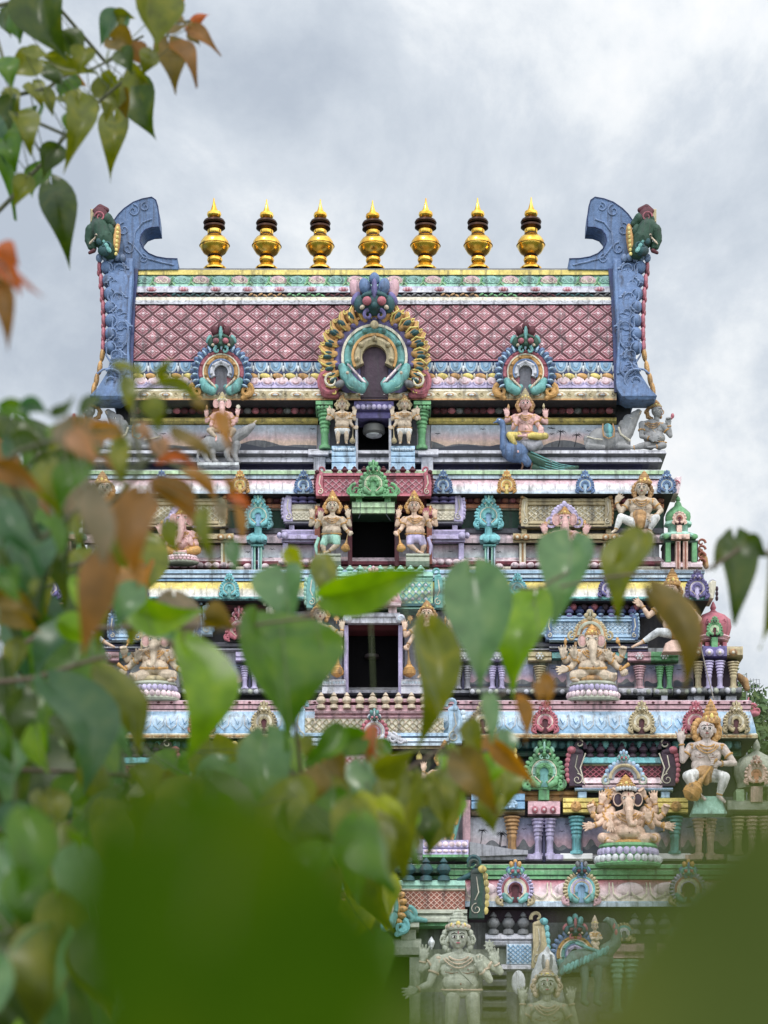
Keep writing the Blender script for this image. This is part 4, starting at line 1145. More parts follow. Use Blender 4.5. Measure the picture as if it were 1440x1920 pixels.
# ---- fourth storey
m = M(YD)
m.ring(12, 1388, 780, [(1313, 24, 'palepink'), (1314, 32, 'pink'), (1320, 32, 'maroon'), (1321.5, 28, 'pink'), (1322.5, 30, 'pink'), (1329, 30, 'maroon'), (1331, 27, 'palepink'), (1334, 28, 'grad_blue'), (1345, 35), (1360, 41), (1372, 45), (1375, 46, 'cream'), (1377, 50, 'tan'), (1384, 50, 'dark'), (None, 6, 'dark'), (1408, 4, 'dark'), (1494, 4, 'ash'), (1532, 2, 'lgrey'), (1600, 2, 'ash'), (1604, 14, 'grey'), (1607, 22, 'lgrey'), (1613, 20, 'dgrey'), (1618, 10, 'dark'), (1634, 2)], .66)
for i in range(58):
    x = -8 + 1416 * (i + .5) / 58
    m.mat('white2' if i % 2 else 'paleblue'); m.tube([(x - 11, 1340, 33), (x - 9, 1360, 43), (x, 1369, 46), (x + 9, 1360, 43), (x + 11, 1340, 33)], 1.1, 4)
    m.mat('sky' if i % 3 else 'lblue'); m.tube([(x - 4, 1346, 37), (x + rnd.uniform(-3, 3), 1358, 42), (x + 5, 1352, 41)], [.6, 1.4, .6], 4)
    m.mat('maroon'); m.ell(x, 1317, 33, 3, 2, 2, 6, 4)
    m.mat('ochre'); m.ell(x, 1380.5, 50, 9, 2.2, 2, 8, 4); m.ell(x + 12, 1380.5, 50, 3, 2.2, 2, 6, 4)
st = m.build('storey', tower)
def teal_row(m, x0, x1):
    n = int((x1 - x0) / 16)
    m.mat('dteal'); m.mold(x0, x1, [(1387, 10), (1390, 20), (1402, 16), (1408, 8)], 0)
    m.beads(x0, x1, 1396, 20, n, 7.5, 9, 6, ['teal', 'dteal'])
    m.mat('dgreen'); m.mold(x0, x1, [(1408, 12), (1412, 20), (1418, 18), (1422, 8)], 0)
both('beaded_band', lambda m: teal_row(m, 930, 1390), YD, st)
def green_niche(m):
    kudu(m, 1020, 1448, 38, 'green', ['green', 'mint', 'green'], 'teal', ('green', 'dgreen', 'green', 'mint'), 'green', 'green', 34, 17)
    m.fix = None; m.mat('green'); m.prism([(980, 1478), (990, 1462), (1050, 1462), (1058, 1478), (1050, 1480), (990, 1480)], 8, 34, 1); m.box(1010, 1478, 1030, 1500, 8, 32)
both('niche', green_niche, YD, st)
def hall_d(m):
    for i in range(7): vase(m, 1106 + i * 20, 1392, 1420, 17, 'dpurple', 26)
    m.mat('aqua'); m.mold(1092, 1242, [(1419, 26), (1421, 34), (1430, 36), (1433, 28, 'tan'), (1435, 30, 'tan'), (1437, 26)], 0)
    m.mat('maroon'); m.box(1092, 1436, 1242, 1459, 4, 28); m.mat('rose'); m.lattice(1094, 1437, 1240, 1458, 11, 9, .9, 29)
    m.mat('palepink'); m.mold(1092, 1242, [(1458, 28), (1460, 36), (1468, 40), (1470, 32), (1474, 40), (1478, 38), (1480, 10)], 0)
    for sg, x in ((-1, 1082), (1, 1252)):
        scrollend(m, x, 1402, 1474, 34, 'dpurple', 'rose', 34, sg, True)
        m.mat('cream'); m.tube([(x - sg * 16, 1412, 40), (x - sg * 6, 1440, 41), (x - sg * 14, 1470, 41)], 1.2, 4); m.spiral(x - sg * 4, 1394, 9, 1.0, 120, sg, 1.8, 36)
    m.mat('lblue'); m.mold(1078, 1262, [(1476, 30), (1479, 40), (1482, 38), (1484, 20)], 0)
    for x in (1084, 1240): m.box(x, 1484, x + 16, 1496, 4, 34)
both('pavilion', hall_d, YD, st)
def yellow_beam(m):
    m.mat('dark'); m.box(960, 1484, 1300, 1530, 0, 8)
    m.mat('ochre'); m.mold(958, 1096, [(1481, 10), (1484, 16), (1490, 15), (1492, 10), (1496, 16), (1502, 14), (1504, 8)], 0)
    for a, b in ((1056, 1122), (1226, 1290)):
        m.mat('yellow'); m.mold(a, b, [(1496, 30), (1498, 40), (1503, 41), (1504, 36), (1506, 42), (1514, 44), (1516, 38), (1518, 44), (1523, 44), (1525, 20)], 4)
    for x in (1080, 1110, 1268): m.mat('gold'); m.ell(x, 1512, 46, 10, 10, 5); m.spiral(x, 1511, 7, 1.2, 90, 1, 1.8, 50)
    m.mat('pink'); m.mold(990, 1050, [(1502, 28), (1505, 36), (1512, 38), (1514, 42), (1526, 44), (1528, 20)], 4)
    for x in (1003, 1020, 1037): m.mat('rose'); m.ell(x, 1518, 46, 6, 7, 4); m.mat('palepink'); m.ell(x, 1518, 50, 2.5, 2.5, 2)
    m.mat('sky'); m.mold(884, 984, [(1488, 30), (1491, 38), (1500, 40), (1502, 36), (1506, 44), (1516, 46), (1518, 30, 'tan'), (1522, 34, 'tan'), (1527, 20)], 4)
    m.mat('lblue'); m.ell(960, 1508, 46, 11, 9, 5)
    for q in range(6): m.ell(960 + 7 * math.cos(q * 1.05), 1508 + 6 * math.sin(q * 1.05), 50, 2.4, 2.4, 2)
both('beam', yellow_beam, YD, st)
mural_mat('mural_d', 1535, 1600, YD, DUSK)
mural_mat('mural_e', 1532, 1596, YD, [(0, (170, 186, 208)), (.5, (214, 214, 224)), (.8, (226, 206, 210)), (1, (200, 196, 204))])
for i, (a, b, k, pm) in enumerate(((882, 950, 'mural_e', 3), (968, 1004, 'mural_d', 0), (1036, 1072, 'mural_d', 0), (1092, 1130, 'mural_d', 0), (1230, 1256, 'mural_d', 0), (1276, 1306, 'mural_d', 0), (1336, 1384, 'mural_d', 0))):
    for mir in (0, 1):
        m = M(YD, mir=bool(mir)); mural(m, a, 1534, b, 1602, k, 60 + i, pm, 2, 8); m.build('mural', st)
def pil_d(m, x, c, twin):
    if twin:
        for q in (-11, 11): pillar(m, x + q, 1536, 1606, 24, c, 24, 14)
        m.mat('navy'); m.box(x - 3, 1532, x + 3, 1616, 4, 22)
        m.mat(c); m.mold(x - 36, x - 4, [(1601, 18), (1603, 34), (1611, 34), (1614, 20)], 4); m.mold(x + 4, x + 36, [(1601, 18), (1603, 34), (1611, 34), (1614, 20)], 4)
    else:
        pillar(m, x, 1532, 1602, 30, c, 24, 16)
        m.mold(x - 30, x + 30, [(1600, 18), (1602, 30), (1610, 31), (1614, 18)], 4)
for x, c, tw in ((960, 'ochre', False), (1020, 'lilac', True), (1081, 'aqua', False), (1265, 'teal', False), (1321, 'peach', True)):
    both('pilaster', lambda m: pil_d(m, x, c, tw), YD, st)
def plinth_d(m):
    m.mat('grey'); m.prism([(880, 1578), (960, 1592), (990, 1594), (990, 1602), (880, 1606)], 4, 60, 1); m.mold(876, 985, [(1604, 40), (1606, 52), (1612, 52), (1616, 20)], 0)
both('base_moulding', plinth_d, YD, st)
def end_pair(m):
    # yellow-rimmed gable end of the middle hall with its horn
    scrollend(m, 952, 1390, 1480, 28, 'dgreen', 'yellow', 40, 1, True)
    m.mat('palepink'); m.mold(880, 940, [(1424, 34), (1427, 42), (1440, 44), (1444, 36), (1462, 42), (1466, 36), (1478, 42), (1482, 20)], 0)
    m.mat('tan'); m.spiral(944, 1462, 10, 1.3, 90, 1, 2, 46)
both('end_gable', end_pair, YD, st)
def kd(m, x, y, r, c, c2): kudu(m, x, y, r, c, [c, c2, c], 'maroon', (c, c2, c, c), c, c, 50, 17, False, foot=.9)
for x, c, c2 in ((1022, 'rose', 'pink'), (1203, 'tan', 'cream'), (1304, 'rose', 'pink'), (1380, 'tan', 'cream'), (905, 'tan', 'cream')):
    both('arch_ornament', lambda m: kd(m, x, 1354, 24, c, c2), YD, st)
def flare_d(m):
    m.mat('rose'); m.spiral(1410, 1328, 9, 1.3, 20, 1, 3, 20); m.spiral(1420, 1334, 6, 1.2, 160, -1, 2.4, 20); m.ell(1413, 1338, 18, 12, 6, 8); m.limb([(1404, 1332, 20, 3), (1402, 1316, 20, 2.2), (1404, 1308, 20, 1)])
both('corner_flare', flare_d, YD, st)
def corner_d(m):
    x = 1424
    m.mat('stone'); m.lathe(x - 6, [(2, 1386), (6, 1394), (8, 1402), (5, 1408), (14, 1414), (34, 1424), (44, 1438), (44, 1452), (38, 1468), (38, 1480)], 10, 10, .9, R_(18))
    kudu(m, x - 6, 1452, 22, 'peach', ['peach', 'orange'], 'orange', ('peach', 'rust', 'peach', 'peach'), 'peach', 'peach', 54, 13, False)
    m.fix = None; m.mat('peach'); m.box(x - 16, 1474, x + 6, 1504, 20, 50)
    m.mat('palegreen'); m.box(x - 44, 1480, x - 28, 1504, 0, 40); m.box(x + 16, 1480, x + 32, 1504, 0, 40)
    m.mat('stone'); m.mold(x - 60, x + 60, [(1500, 34), (1504, 46), (1518, 50), (1522, 38), (1526, 20)], -40)
    m.mat('dpurple'); m.box(x - 50, 1526, x + 50, 1606, -40, 14)
    for q in (-40, -14, 10, 36): pillar(m, x + q, 1532, 1604, 26, 'peach' if abs(q) < 20 else 'tan', 38)
    m.mat('stone'); m.mold(x - 60, x + 60, [(1602, 34), (1606, 48), (1614, 50), (1620, 30)], -30)
both('corner_shrine', corner_d, YD, st)
m = M(YD)                                                     # cream hall and door of the middle bay
for i in range(10): vase(m, 602 + i * 24.2, 1298, 1328, 18, 'bone', 66)
m.mat('pink'); m.mold(604, 800, [(1310, 44), (1312, 54), (1316, 54), (1318, 46)], 0); m.mold(590, 812, [(1322, 50), (1324, 60), (1330, 60), (1333, 66), (1337, 64), (1340, 56), (1344, 62), (1348, 58)], 0)
m.mat('cream'); m.box(570, 1346, 832, 1375, 4, 58); m.mat('tan'); m.lattice(572, 1348, 830, 1374, 13, 12, .8, 59)
m.mat('bone')
for i in range(20):
    for j in range(2): m.ell(578 + i * 13 + (6 if j % 2 else 0), 1355 + j * 12, 59, 3, 3, 1.5, 6, 4)
m.mat('lblue'); m.mold(560, 842, [(1374, 60), (1376, 66), (1380, 67), (1381, 62, 'dblue'), (1383, 60, 'paleblue'), (1384, 68, 'paleblue'), (1390, 70, 'dblue'), (1391.5, 64, 'paleblue'), (1393, 70, 'paleblue'), (1398, 70, 'tan'), (1399, 62, 'tan'), (1404, 64, 'dark'), (None, 10)], 0)
for sg, x in ((-1, 560), (1, 852)): scrollend(m, x, 1322, 1394, 34, 'lblue', 'paleblue', 62, sg, False)
m.build('pavilion', st)
m = M(YD)
kudu(m, 702, 1372, 26, 'rose', ['lgrey', 'grey', 'lilac'], 'rose', ('dteal', 'rose', 'teal', 'lgrey'), 'lgrey', 'lgrey', 74, 13)
m.fix = None
for sg in (-1, 1): m.mat('lgrey'); m.spiral(702 + sg * 34, 1384, 10, 1.3, 90, -sg, 3.4, 74); m.spiral(702 + sg * 50, 1388, 8, 1.2, 90, sg, 2.8, 74); m.limb([(702 + sg * 26, 1376, 72, 5), (702 + sg * 44, 1386, 72, 5), (702 + sg * 60, 1390, 72, 3)])
m.mat('pink'); m.mold(640, 762, [(1414, 46), (1418, 58), (1432, 60), (1440, 62), (1446, 56), (1448, 30)], 0); m.mat('rose'); m.lattice(644, 1420, 758, 1444, 11, 11, 1, 60)
m.mat('yellow'); m.lathe(642, [(1, 1408), (3, 1412), (6, 1418), (6, 1424)], 50, 8); m.lathe(786, [(1, 1408), (3, 1412), (6, 1418), (6, 1424)], 50, 8)
m.build('gable_lintel', st)
m = M(YD); m.mat('painted_shade'); m.box(640, 1448, 760, 1632, 0, 6); m.mat('lilac'); m.box(628, 1448, 642, 1626, 0, 56); m.box(758, 1448, 772, 1626, 0, 56)
m.mat('pink'); m.box(868, 1500, 882, 1606, 2, 40); m.box(518, 1500, 532, 1606, 2, 40)
m.build('doorway', st)

# ---- fifth storey, mostly behind leaves
m = M(YE)
m.ring(-40, 1440, 900, [(1620, 24, 'stone'), (1621, 34, 'green'), (1628, 34, 'dgreen'), (1630, 30, 'palegreen'), (1632, 32, 'green'), (1640, 32, 'dgreen'), (1642, 29, 'green'), (1648, 31, 'dgreen'), (1650, 27, 'grad_salmon'), (1662, 35), (1676, 41), (1688, 45), (1690, 46, 'lblue'), (1692, 50, 'paleblue'), (1700, 50, 'dark'), (None, 6, 'dpurple'), (1730, 4, 'ash'), (1780, 4, 'stone'), (1860, 4, 'grey'), (1990, 4, 'lgrey'), (2000, 30, 'green'), (2040, 40, 'stone'), (2044, 10, 'stone')], .66)
st = m.build('storey', tower)
m = M(YE)
def big_petals(m):
    for x in (1146, 1216, 1290, 1360, 870, 1030):
        m.mat('cream')
        for sg in (-1, 1): m.tube([(x + sg * 3, 1654, 34), (x + sg * 4, 1676, 44), (x + sg * 14, 1686, 47), (x + sg * 30, 1678, 46), (x + sg * 34, 1660, 38)], [1.2, 1.6, 1.8, 1.6, 1], 5)
        m.mat('palepink'); m.ell(x + 35, 1668, 40, 26, 14, 5)
both('petal_moulding', big_petals, YE, st)
for x, p, b, f, mk, sc in ((966, 'lilac', ['rose', 'cream', 'maroon'], ('teal', 'rose', 'gold', 'blue'), 'teal', 'tan'), (1090, 'tan', ['aqua', 'lilac', 'sky'], ('dteal', 'maroon', 'ash', 'blue'), 'teal', 'pink'), (1290, 'lilac', ['rose', 'cream', 'maroon'], ('teal', 'rose', 'gold', 'blue'), 'teal', 'tan')):
    both('arch_ornament', lambda m: kudu(m, x, 1668, 34, p, b, b[-1], f, mk, sc, 52, 21, False), YE, st)
def bal_e(m):
    for i in range(3): vase(m, 925 + i * 28, 1710, 1752, 24, 'ash', 28)
    for i in range(4): vase(m, 1190 + i * 28, 1712, 1752, 24, 'ash', 28)
    m.mat('lgrey'); m.mold(910, 1000, [(1750, 24), (1753, 34), (1760, 36), (1763, 28), (1766, 34), (1772, 30)], 0)
    m.mat('paleblue'); m.box(950, 1770, 998, 1808, 4, 34); m.mat('sky'); m.lattice(952, 1772, 996, 1806, 9, 8, .9, 35)
    m.mat('lgrey'); m.mold(940, 1000, [(1808, 30), (1811, 40), (1817, 41), (1820, 20)], 0)
    scrollend(m, 1010, 1722, 1816, 32, 'tan', 'aqua', 38, 1, True)
    m.mat('ash')
    for q in range(5): m.mold(905, 950, [(1816 + q * 20, 26 + q), (1820 + q * 20, 38 + q), (1828 + q * 20, 36 + q), (1832 + q * 20, 20)], 0)
    kudu(m, 1078, 1790, 46, 'blue', ['gold', 'teal', 'lilac'], 'dteal', ('dteal', 'maroon', 'teal', 'rose'), 'teal', 'teal', 30, 19)
both('pavilion', bal_e, YE, st)
def wall_e(m, x):
    for q in (-13, 13): pillar(m, x + q, 1800, 1900, 28, 'mint', 24)
    m.mat('pink'); m.mold(x - 38, x + 38, [(1768, 20), (1772, 36), (1784, 38), (1788, 30), (1796, 34), (1800, 10)], 0)
    kudu(m, x, 1750, 20, 'tan', ['teal', 'lgrey'], 'dgrey', None, 'tan', 'tan', 30, 13, False)
    m.fix = None; m.mat('ash'); m.mold(x - 46, x + 46, [(1896, 20), (1900, 34), (1912, 36), (1920, 16)], 0)
for x in (1170, 1270, 1370):
    both('pilaster', lambda m: wall_e(m, x), YE, st)
m = M(YE)                                                     # rust hall of the middle bay
for i in range(9): vase(m, 700 + (i - 4) * 33, 1608, 1652, 26, 'dteal', 66)
m.mat('dgreen'); m.mold(560, 842, [(1628, 50), (1630, 60), (1636, 60), (1638, 44)], 0)
m.mat('mint'); m.mold(530, 872, [(1650, 58), (1652, 66), (1660, 68), (1662, 62), (1666, 62, 'cream'), (1668, 66, 'cream'), (1671, 60)], 0)
m.mat('rust'); m.box(530, 1670, 872, 1706, 4, 60); m.mat('peach'); m.lattice(532, 1672, 870, 1704, 11, 10, .8, 61)
m.mat('stone'); m.mold(526, 876, [(1705, 60), (1708, 68), (1712, 69), (1714, 62), (1722, 70), (1728, 70), (1730, 60, 'green'), (1736, 64, 'green'), (1740, 20)], 0)
for sg, x in ((-1, 506), (1, 894)): scrollend(m, x, 1624, 1722, 34, 'dgreen', 'yellow', 66, sg, True); 
for sg in (-1, 1): m.mat('dteal'); m.spiral(700 + sg * 186, 1616, 13, 1.1, 200 if sg < 0 else -20, sg, 5, 62); m.limb([(700 + sg * 160, 1650, 60, 4), (700 + sg * 184, 1640, 60, 6), (700 + sg * 196, 1626, 60, 6)])
m.build('pavilion', st)
m = M(YE)
kudu(m, 700, 1700, 62, 'gold', ['teal', 'rose', 'tan'], 'maroon', ('dteal', 'rose', 'blue', 'purple'), 'teal', 'aqua', 82, 19)
m.fix = None
for sg in (-1, 1): m.mat('teal'); m.spiral(700 + sg * 66, 1716, 16, 1.3, 90, -sg, 5, 80); m.limb([(700 + sg * 48, 1700, 78, 8), (700 + sg * 74, 1722, 78, 7), (700 + sg * 98, 1726, 78, 4)])
m.mat('stone'); m.mold(614, 786, [(1726, 70), (1730, 80), (1738, 82), (1742, 60)], 0)
for x in (634, 766): m.box(x - 14, 1742, x + 14, 1762, 10, 66)
m.mold(622, 790, [(1760, 60), (1764, 70), (1776, 72), (1790, 68), (1794, 10)], 0)
m.build('gable_lintel', st)
m = M(YE); m.mat('painted_shade'); m.box(630, 1794, 770, 1990, 0, 6); m.mat('stone'); m.box(612, 1794, 632, 1990, 0, 60); m.box(768, 1794, 788, 1990, 0, 60)
m.build('doorway', st)
# ---- plain stone plinth below the frame, down to the ground
m = M(YE)
m.ring(-110, 1510, 1000, [(2044, 60, 'stone'), (2060, 66, 'bone'), (2100, 66, 'stone'), (2110, 40, 'bone'), (2300, 40, 'stone'), (2320, 66, 'stone'), (2459, 70, 'stone')], .8)
m.build('plinth', tower)
# ------------------------------------------------------------------ statues: bodies are one continuous sculpted surface
simple('eye_white', (236, 232, 226), 0.5); simple('paint_black', (20, 18, 20), 0.5); simple('lip_red', (168, 62, 62), 0.5)
def sculpt(name, m, parent, loc, vox, smooth=3):
    """merge the overlapping volumes of m into one continuous skin"""
    tmp = bpy.data.objects.new('tmp', m.mesh('tmp', loc, 0))
    col.objects.link(tmp)
    r = tmp.modifiers.new('r', 'REMESH'); r.mode = 'VOXEL'; r.voxel_size = vox; r.use_smooth_shade = True
    s = tmp.modifiers.new('s', 'SMOOTH'); s.factor = 0.5; s.iterations = smooth
    dg = bpy.context.evaluated_depsgraph_get(); dg.update()
    me = bpy.data.meshes.new_from_object(tmp.evaluated_get(dg))
    me.name = name
    bpy.data.objects.remove(tmp, do_unlink=True)
    me.materials.clear()
    for k in m.mats[:1]: me.materials.append(MATS[k] if k in MATS else mat(k))
    me.polygons.foreach_set('material_index', [0] * len(me.polygons))
    me.polygons.foreach_set('use_smooth', [True] * len(me.polygons))
    o = bpy.data.objects.new(name, me)
    col.objects.link(o)
    o.parent = parent
    LOC[o.name] = loc
    return o
V3 = lambda a: Vector(a[:3])
class Fig:
    def __init__(s, name, label, cat, z, base, Y, lift, group=None, skin='skin', vox=0.85):
        s.z, s.Yp = z, Y - lift * S
        px, py = z[0] + base[0] / z[2], z[1] + base[1] / z[2]
        s.root = empty(name, W(px, py, s.Yp), label, cat, group)
        s.parts = {}
        s.vox = vox * S
        s.body = s.p('body', skin, True)
        s.gold = 'gold'
    def p(s, name, c, sc=False):
        if name not in s.parts:
            s.parts[name] = (M(s.Yp, 0, s.z), sc)
        m = s.parts[name][0]
        m.mat(c)
        return m
    def done(s):
        loc = LOC[s.root.name]
        for n, (m, sc) in s.parts.items():
            if not m.f: continue
            if sc: sculpt(n, m, s.root, loc, s.vox)
            else: m.build(n, s.root, loc, 50)
        return s.root
    # --- anatomy
    def hand(s, wr, dr, h, mode='open', nrm=(0, 0, 1), flip=1):
        b = s.body
        w_, d_ = V3(wr), V3(dr).normalized()
        n_ = V3(nrm); n_ = (n_ - d_ * n_.dot(d_)).normalized()
        sd = d_.cross(n_) * flip
        c = w_ + d_ * .34 * h
        for q in (-.16, 0, .16):
            e = c + sd * q * h
            b.limb([(*(w_ + sd * q * .5 * h), .12 * h), (*e, .15 * h), (*(e + d_ * .25 * h), .13 * h)])
        for i in range(4):
            l = (.34, .42, .40, .30)[i] * h
            bs = w_ + d_ * .60 * h + sd * (i - 1.5) * .155 * h
            if mode == 'open':
                t1 = bs + d_ * l * .55 + sd * (i - 1.5) * .04 * h; t2 = bs + d_ * l + sd * (i - 1.5) * .07 * h + n_ * .04 * h
            else:
                t1 = bs + d_ * l * .35 + n_ * .16 * h; t2 = t1 - d_ * l * .35 + n_ * .14 * h
            b.limb([(*bs, .085 * h), (*t1, .078 * h), (*t2, .06 * h)])
        th = w_ + d_ * .22 * h - sd * .24 * h
        b.limb([(*(w_ + d_ * .1 * h), .12 * h), (*th, .10 * h), (*(th + d_ * .24 * h - sd * .10 * h + n_ * .08 * h), .075 * h)])
    def arm(s, sh, el, wr, r, mode='open', hd=None, band=True, nrm=(0, 0, 1), flip=1, hs=1.35):
        s.body.limb([(*sh[:3], .50 * r), (*(V3(sh) * .55 + V3(el) * .45), .43 * r), (*el[:3], .34 * r), (*(V3(el) * .6 + V3(wr) * .4), .34 * r), (*wr[:3], .23 * r)])
        dr = V3(hd) if hd else V3(wr) - V3(el)
        s.hand(wr, dr, hs * r, mode, nrm, flip)
        if band:
            j = s.p('jewellery', s.gold)
            s.band(j, sh, el, .50, .45 * r, .12 * r); s.band(j, el, wr, .86, .27 * r, .10 * r)
    def band(s, m, a, b, t, r, th):
        a, b = V3(a), V3(b)
        c = a.lerp(b, t); ax = (b - a).normalized()
        u = ax.orthogonal().normalized(); v = ax.cross(u)
        pts = [tuple(c + (u * math.cos(q * .5236) + v * math.sin(q * .5236)) * r) for q in range(13)]
        m.tube(pts, th, 5)
    def leg(s, hip, knee, ank, toe, r, cloth=None, part='trousers', rings=True):
        k = 1.0
        s.body.limb([(*hip[:3], .64 * r), (*knee[:3], .46 * r), (*(V3(knee) * .62 + V3(ank) * .38), .43 * r), (*ank[:3], .26 * r)])
        a, t = V3(ank), V3(toe)
        s.body.limb([(*ank[:3], .22 * r), (*(a.lerp(t, .5)), .2 * r), (*t, .17 * r)])
        if cloth:
            c = s.p(part, cloth, True)
            e = V3(knee).lerp(V3(ank), .82)
            c.limb([(*hip[:3], .68 * r), (*V3(hip).lerp(V3(knee), .5), .62 * r), (*knee[:3], .53 * r), (*V3(knee).lerp(V3(ank), .4), .48 * r), (*e, .34 * r)])
        j = s.p('jewellery', s.gold)
        s.band(j, knee, ank, .9, .27 * r, .08 * r)
        if rings and cloth:
            f = s.p('cloth_folds', cloth)
            for t_ in (.25, .5, .75): s.band(f, hip, knee, t_, (.68 - .14 * t_) * r, .035 * r); s.band(f, knee, ank, t_ * .9, (.52 - .15 * t_) * r, .035 * r)
        for q in (-1, 0, 1):
            sd = (t - a).normalized().cross(Vector((0, 0, 1))) if abs((t - a).normalized().z) < .9 else Vector((1, 0, 0))
            s.body.ell(*(t + sd * q * .1 * r + (t - a).normalized() * .1 * r), .075 * r, .075 * r, .09 * r, 6, 5)
    def torso(s, shl, shr, pel, r, belly=0.0, chest=1.0, d=0):
        b = s.body
        a, c, p = V3(shl), V3(shr), V3(pel)
        m_ = (a + c) / 2; wd = (c - a).length
        b.limb([(*a, .50 * r), (*(m_ + Vector((0, -.12 * r, 0))), .54 * r), (*c, .50 * r)])
        b.limb([(a.x * .75 + m_.x * .25, a.y - .18 * r, a.z, .36 * r), (m_.x, m_.y - .52 * r, m_.z - .08 * r, .46 * r), (c.x * .75 + m_.x * .25, c.y - .18 * r, c.z, .36 * r)])
        ch = m_.lerp(p, .30)
        b.ell(*ch, wd * .52, (p - m_).length * .40, .68 * r * chest, 14, 10)
        for sg in (-1, 1): b.ell(ch.x + sg * wd * .2, ch.y - .02 * r, ch.z + .36 * r, wd * .2, .36 * r, .30 * r)
        wa = m_.lerp(p, .68)
        b.ell(*wa, wd * .43 + belly * .3 * r, (p - m_).length * .38, .52 * r + belly * .5 * r, 14, 10)
        if belly: b.ell(wa.x, wa.y + .1 * r, wa.z + .25 * r * belly, wd * .36 + belly * .35 * r, .62 * r + .2 * belly * r, .55 * r + belly * .35 * r, 14, 10)
        b.ell(*p, wd * .46 + belly * .15 * r, .50 * r, .58 * r, 14, 10)
        j = s.p('jewellery', s.gold)
        zf = ch.z + .70 * r * chest
        for i, (w_, dp) in enumerate(((.26, .42), (.36, .75), (.42, 1.10))):
            pts = []
            for q in range(9):
                t = -1 + q / 4
                pts.append((m_.x + t * wd * w_, m_.y - .32 * r + dp * r * (1 - t * t), m_.z + .30 * r + (zf - m_.z - .18 * r) * (1 - t * t) ** .5))
            j.tube(pts, .065 * r if i else .09 * r, 5)
        j.ell(m_.x, m_.y + .42 * r, zf, .12 * r, .14 * r, .08 * r)
        th = s.p('sacred_thread', 'bone' if s.gold == 'gold' else 'stone')
        th.tube([(a.x + .25 * wd, a.y - .30 * r, m_.z + .42 * r), (m_.x + .02 * wd, ch.y + .1 * r, zf + .06 * r), (wa.x + wd * .30, wa.y + .25 * r, wa.z + (.52 + .75 * belly) * r * .8)], .045 * r, 5)
        for sg, q in ((-1, a), (1, c)):
            j.ell(q.x, q.y - .16 * r, q.z + .40 * r, .26 * r, .20 * r, .16 * r); j.ell(q.x - sg * .05 * r, q.y + .12 * r, q.z + .46 * r, .12 * r, .20 * r, .1 * r)
        pl = s.p('painted_lines', 'contour')
        for sg in (-1, 1):
            pl.tube([(ch.x + sg * wd * .04, ch.y + .26 * r, ch.z + .62 * r * chest), (ch.x + sg * wd * .2, ch.y + .36 * r, ch.z + .58 * r * chest), (ch.x + sg * wd * .36, ch.y + .20 * r, ch.z + .44 * r * chest)], .05 * r, 4)
            pl.ell(ch.x + sg * wd * .21, ch.y + .02 * r, ch.z + .66 * r, .07 * r, .07 * r, .05 * r, 6, 5)
        pl.ell(wa.x, wa.y + .22 * r, wa.z + (.56 + .62 * belly) * r, .07 * r, .10 * r, .06 * r, 6, 5)
        # belt
        w2 = wd * .48 + belly * .2 * r
        pts = [(p.x + w2 * math.cos(R_(q)), p.y - .30 * r + .1 * r * math.sin(R_(q)), p.z + (.62 * r + belly * .2 * r) * math.sin(R_(q))) for q in range(0, 361, 24)]
        j.tube(pts, .085 * r, 5)
        j.ell(p.x, p.y - .2 * r, p.z + .68 * r + belly * .2 * r, .15 * r, .16 * r, .08 * r)
    def head(s, x, y, d, r, yaw=0, eyes=True, neck=True, lips='lip_red'):
        ca, sa = math.cos(R_(yaw)), math.sin(R_(yaw))
        b = s.body
        H = lambda u, v, w_: (x + (u * ca + w_ * sa) * r, y + v * r, d + (-u * sa + w_ * ca) * r)
        b.ell(*H(0, -.16, -.02), .90 * r, .90 * r, .86 * r, 14, 10)
        b.ell(*H(0, .32, .10), .74 * r, .64 * r, .66 * r, 12, 10)
        b.ell(*H(0, .80, .42), .20 * r, .16 * r, .20 * r)
        for sg in (-1, 1):
            b.ell(*H(sg * .36, .26, .50), .25 * r, .25 * r, .22 * r)
            b.ell(*H(sg * .93, .10, -.05), .14 * r, .32 * r, .16 * r)
            b.limb([(*H(sg * .12, -.24, .78), .07 * r), (*H(sg * .50, -.22, .62), .06 * r)])
        b.limb([(*H(0, -.14, .80), .08 * r), (*H(0, .22, .94), .13 * r)])
        b.ell(*H(.09, .26, .86), .09 * r, .08 * r, .08 * r); b.ell(*H(-.09, .26, .86), .09 * r, .08 * r, .08 * r)
        b.ell(*H(0, .50, .72), .22 * r, .10 * r, .12 * r)
        if neck: b.limb([(*H(0, .6, -.15), .42 * r), (x, y + 1.3 * r, d - .12 * r, .44 * r)])
        if eyes:
            f = s.p('painted_face', 'eye_white')
            for sg in (-1, 1):
                f.mat('eye_white'); f.ell(*H(sg * .33, -.02, .75), .20 * r, .12 * r, .10 * r, 10, 8)
                f.mat('paint_black'); f.ell(*H(sg * .33, -.01, .83), .10 * r, .11 * r, .05 * r, 8, 6)
                f.tube([H(sg * .12, -.07, .86), H(sg * .33, -.15, .84), H(sg * .56, -.05, .71)], .024 * r, 4)
                f.tube([H(sg * .10, -.30, .86), H(sg * .34, -.40, .80), H(sg * .60, -.28, .62)], .034 * r, 5)
            f.mat(lips); f.ell(*H(0, .50, .82), .19 * r, .07 * r, .06 * r, 8, 6)
            f.ell(*H(0, -.42, .84), .05 * r, .15 * r, .04 * r, 8, 6)
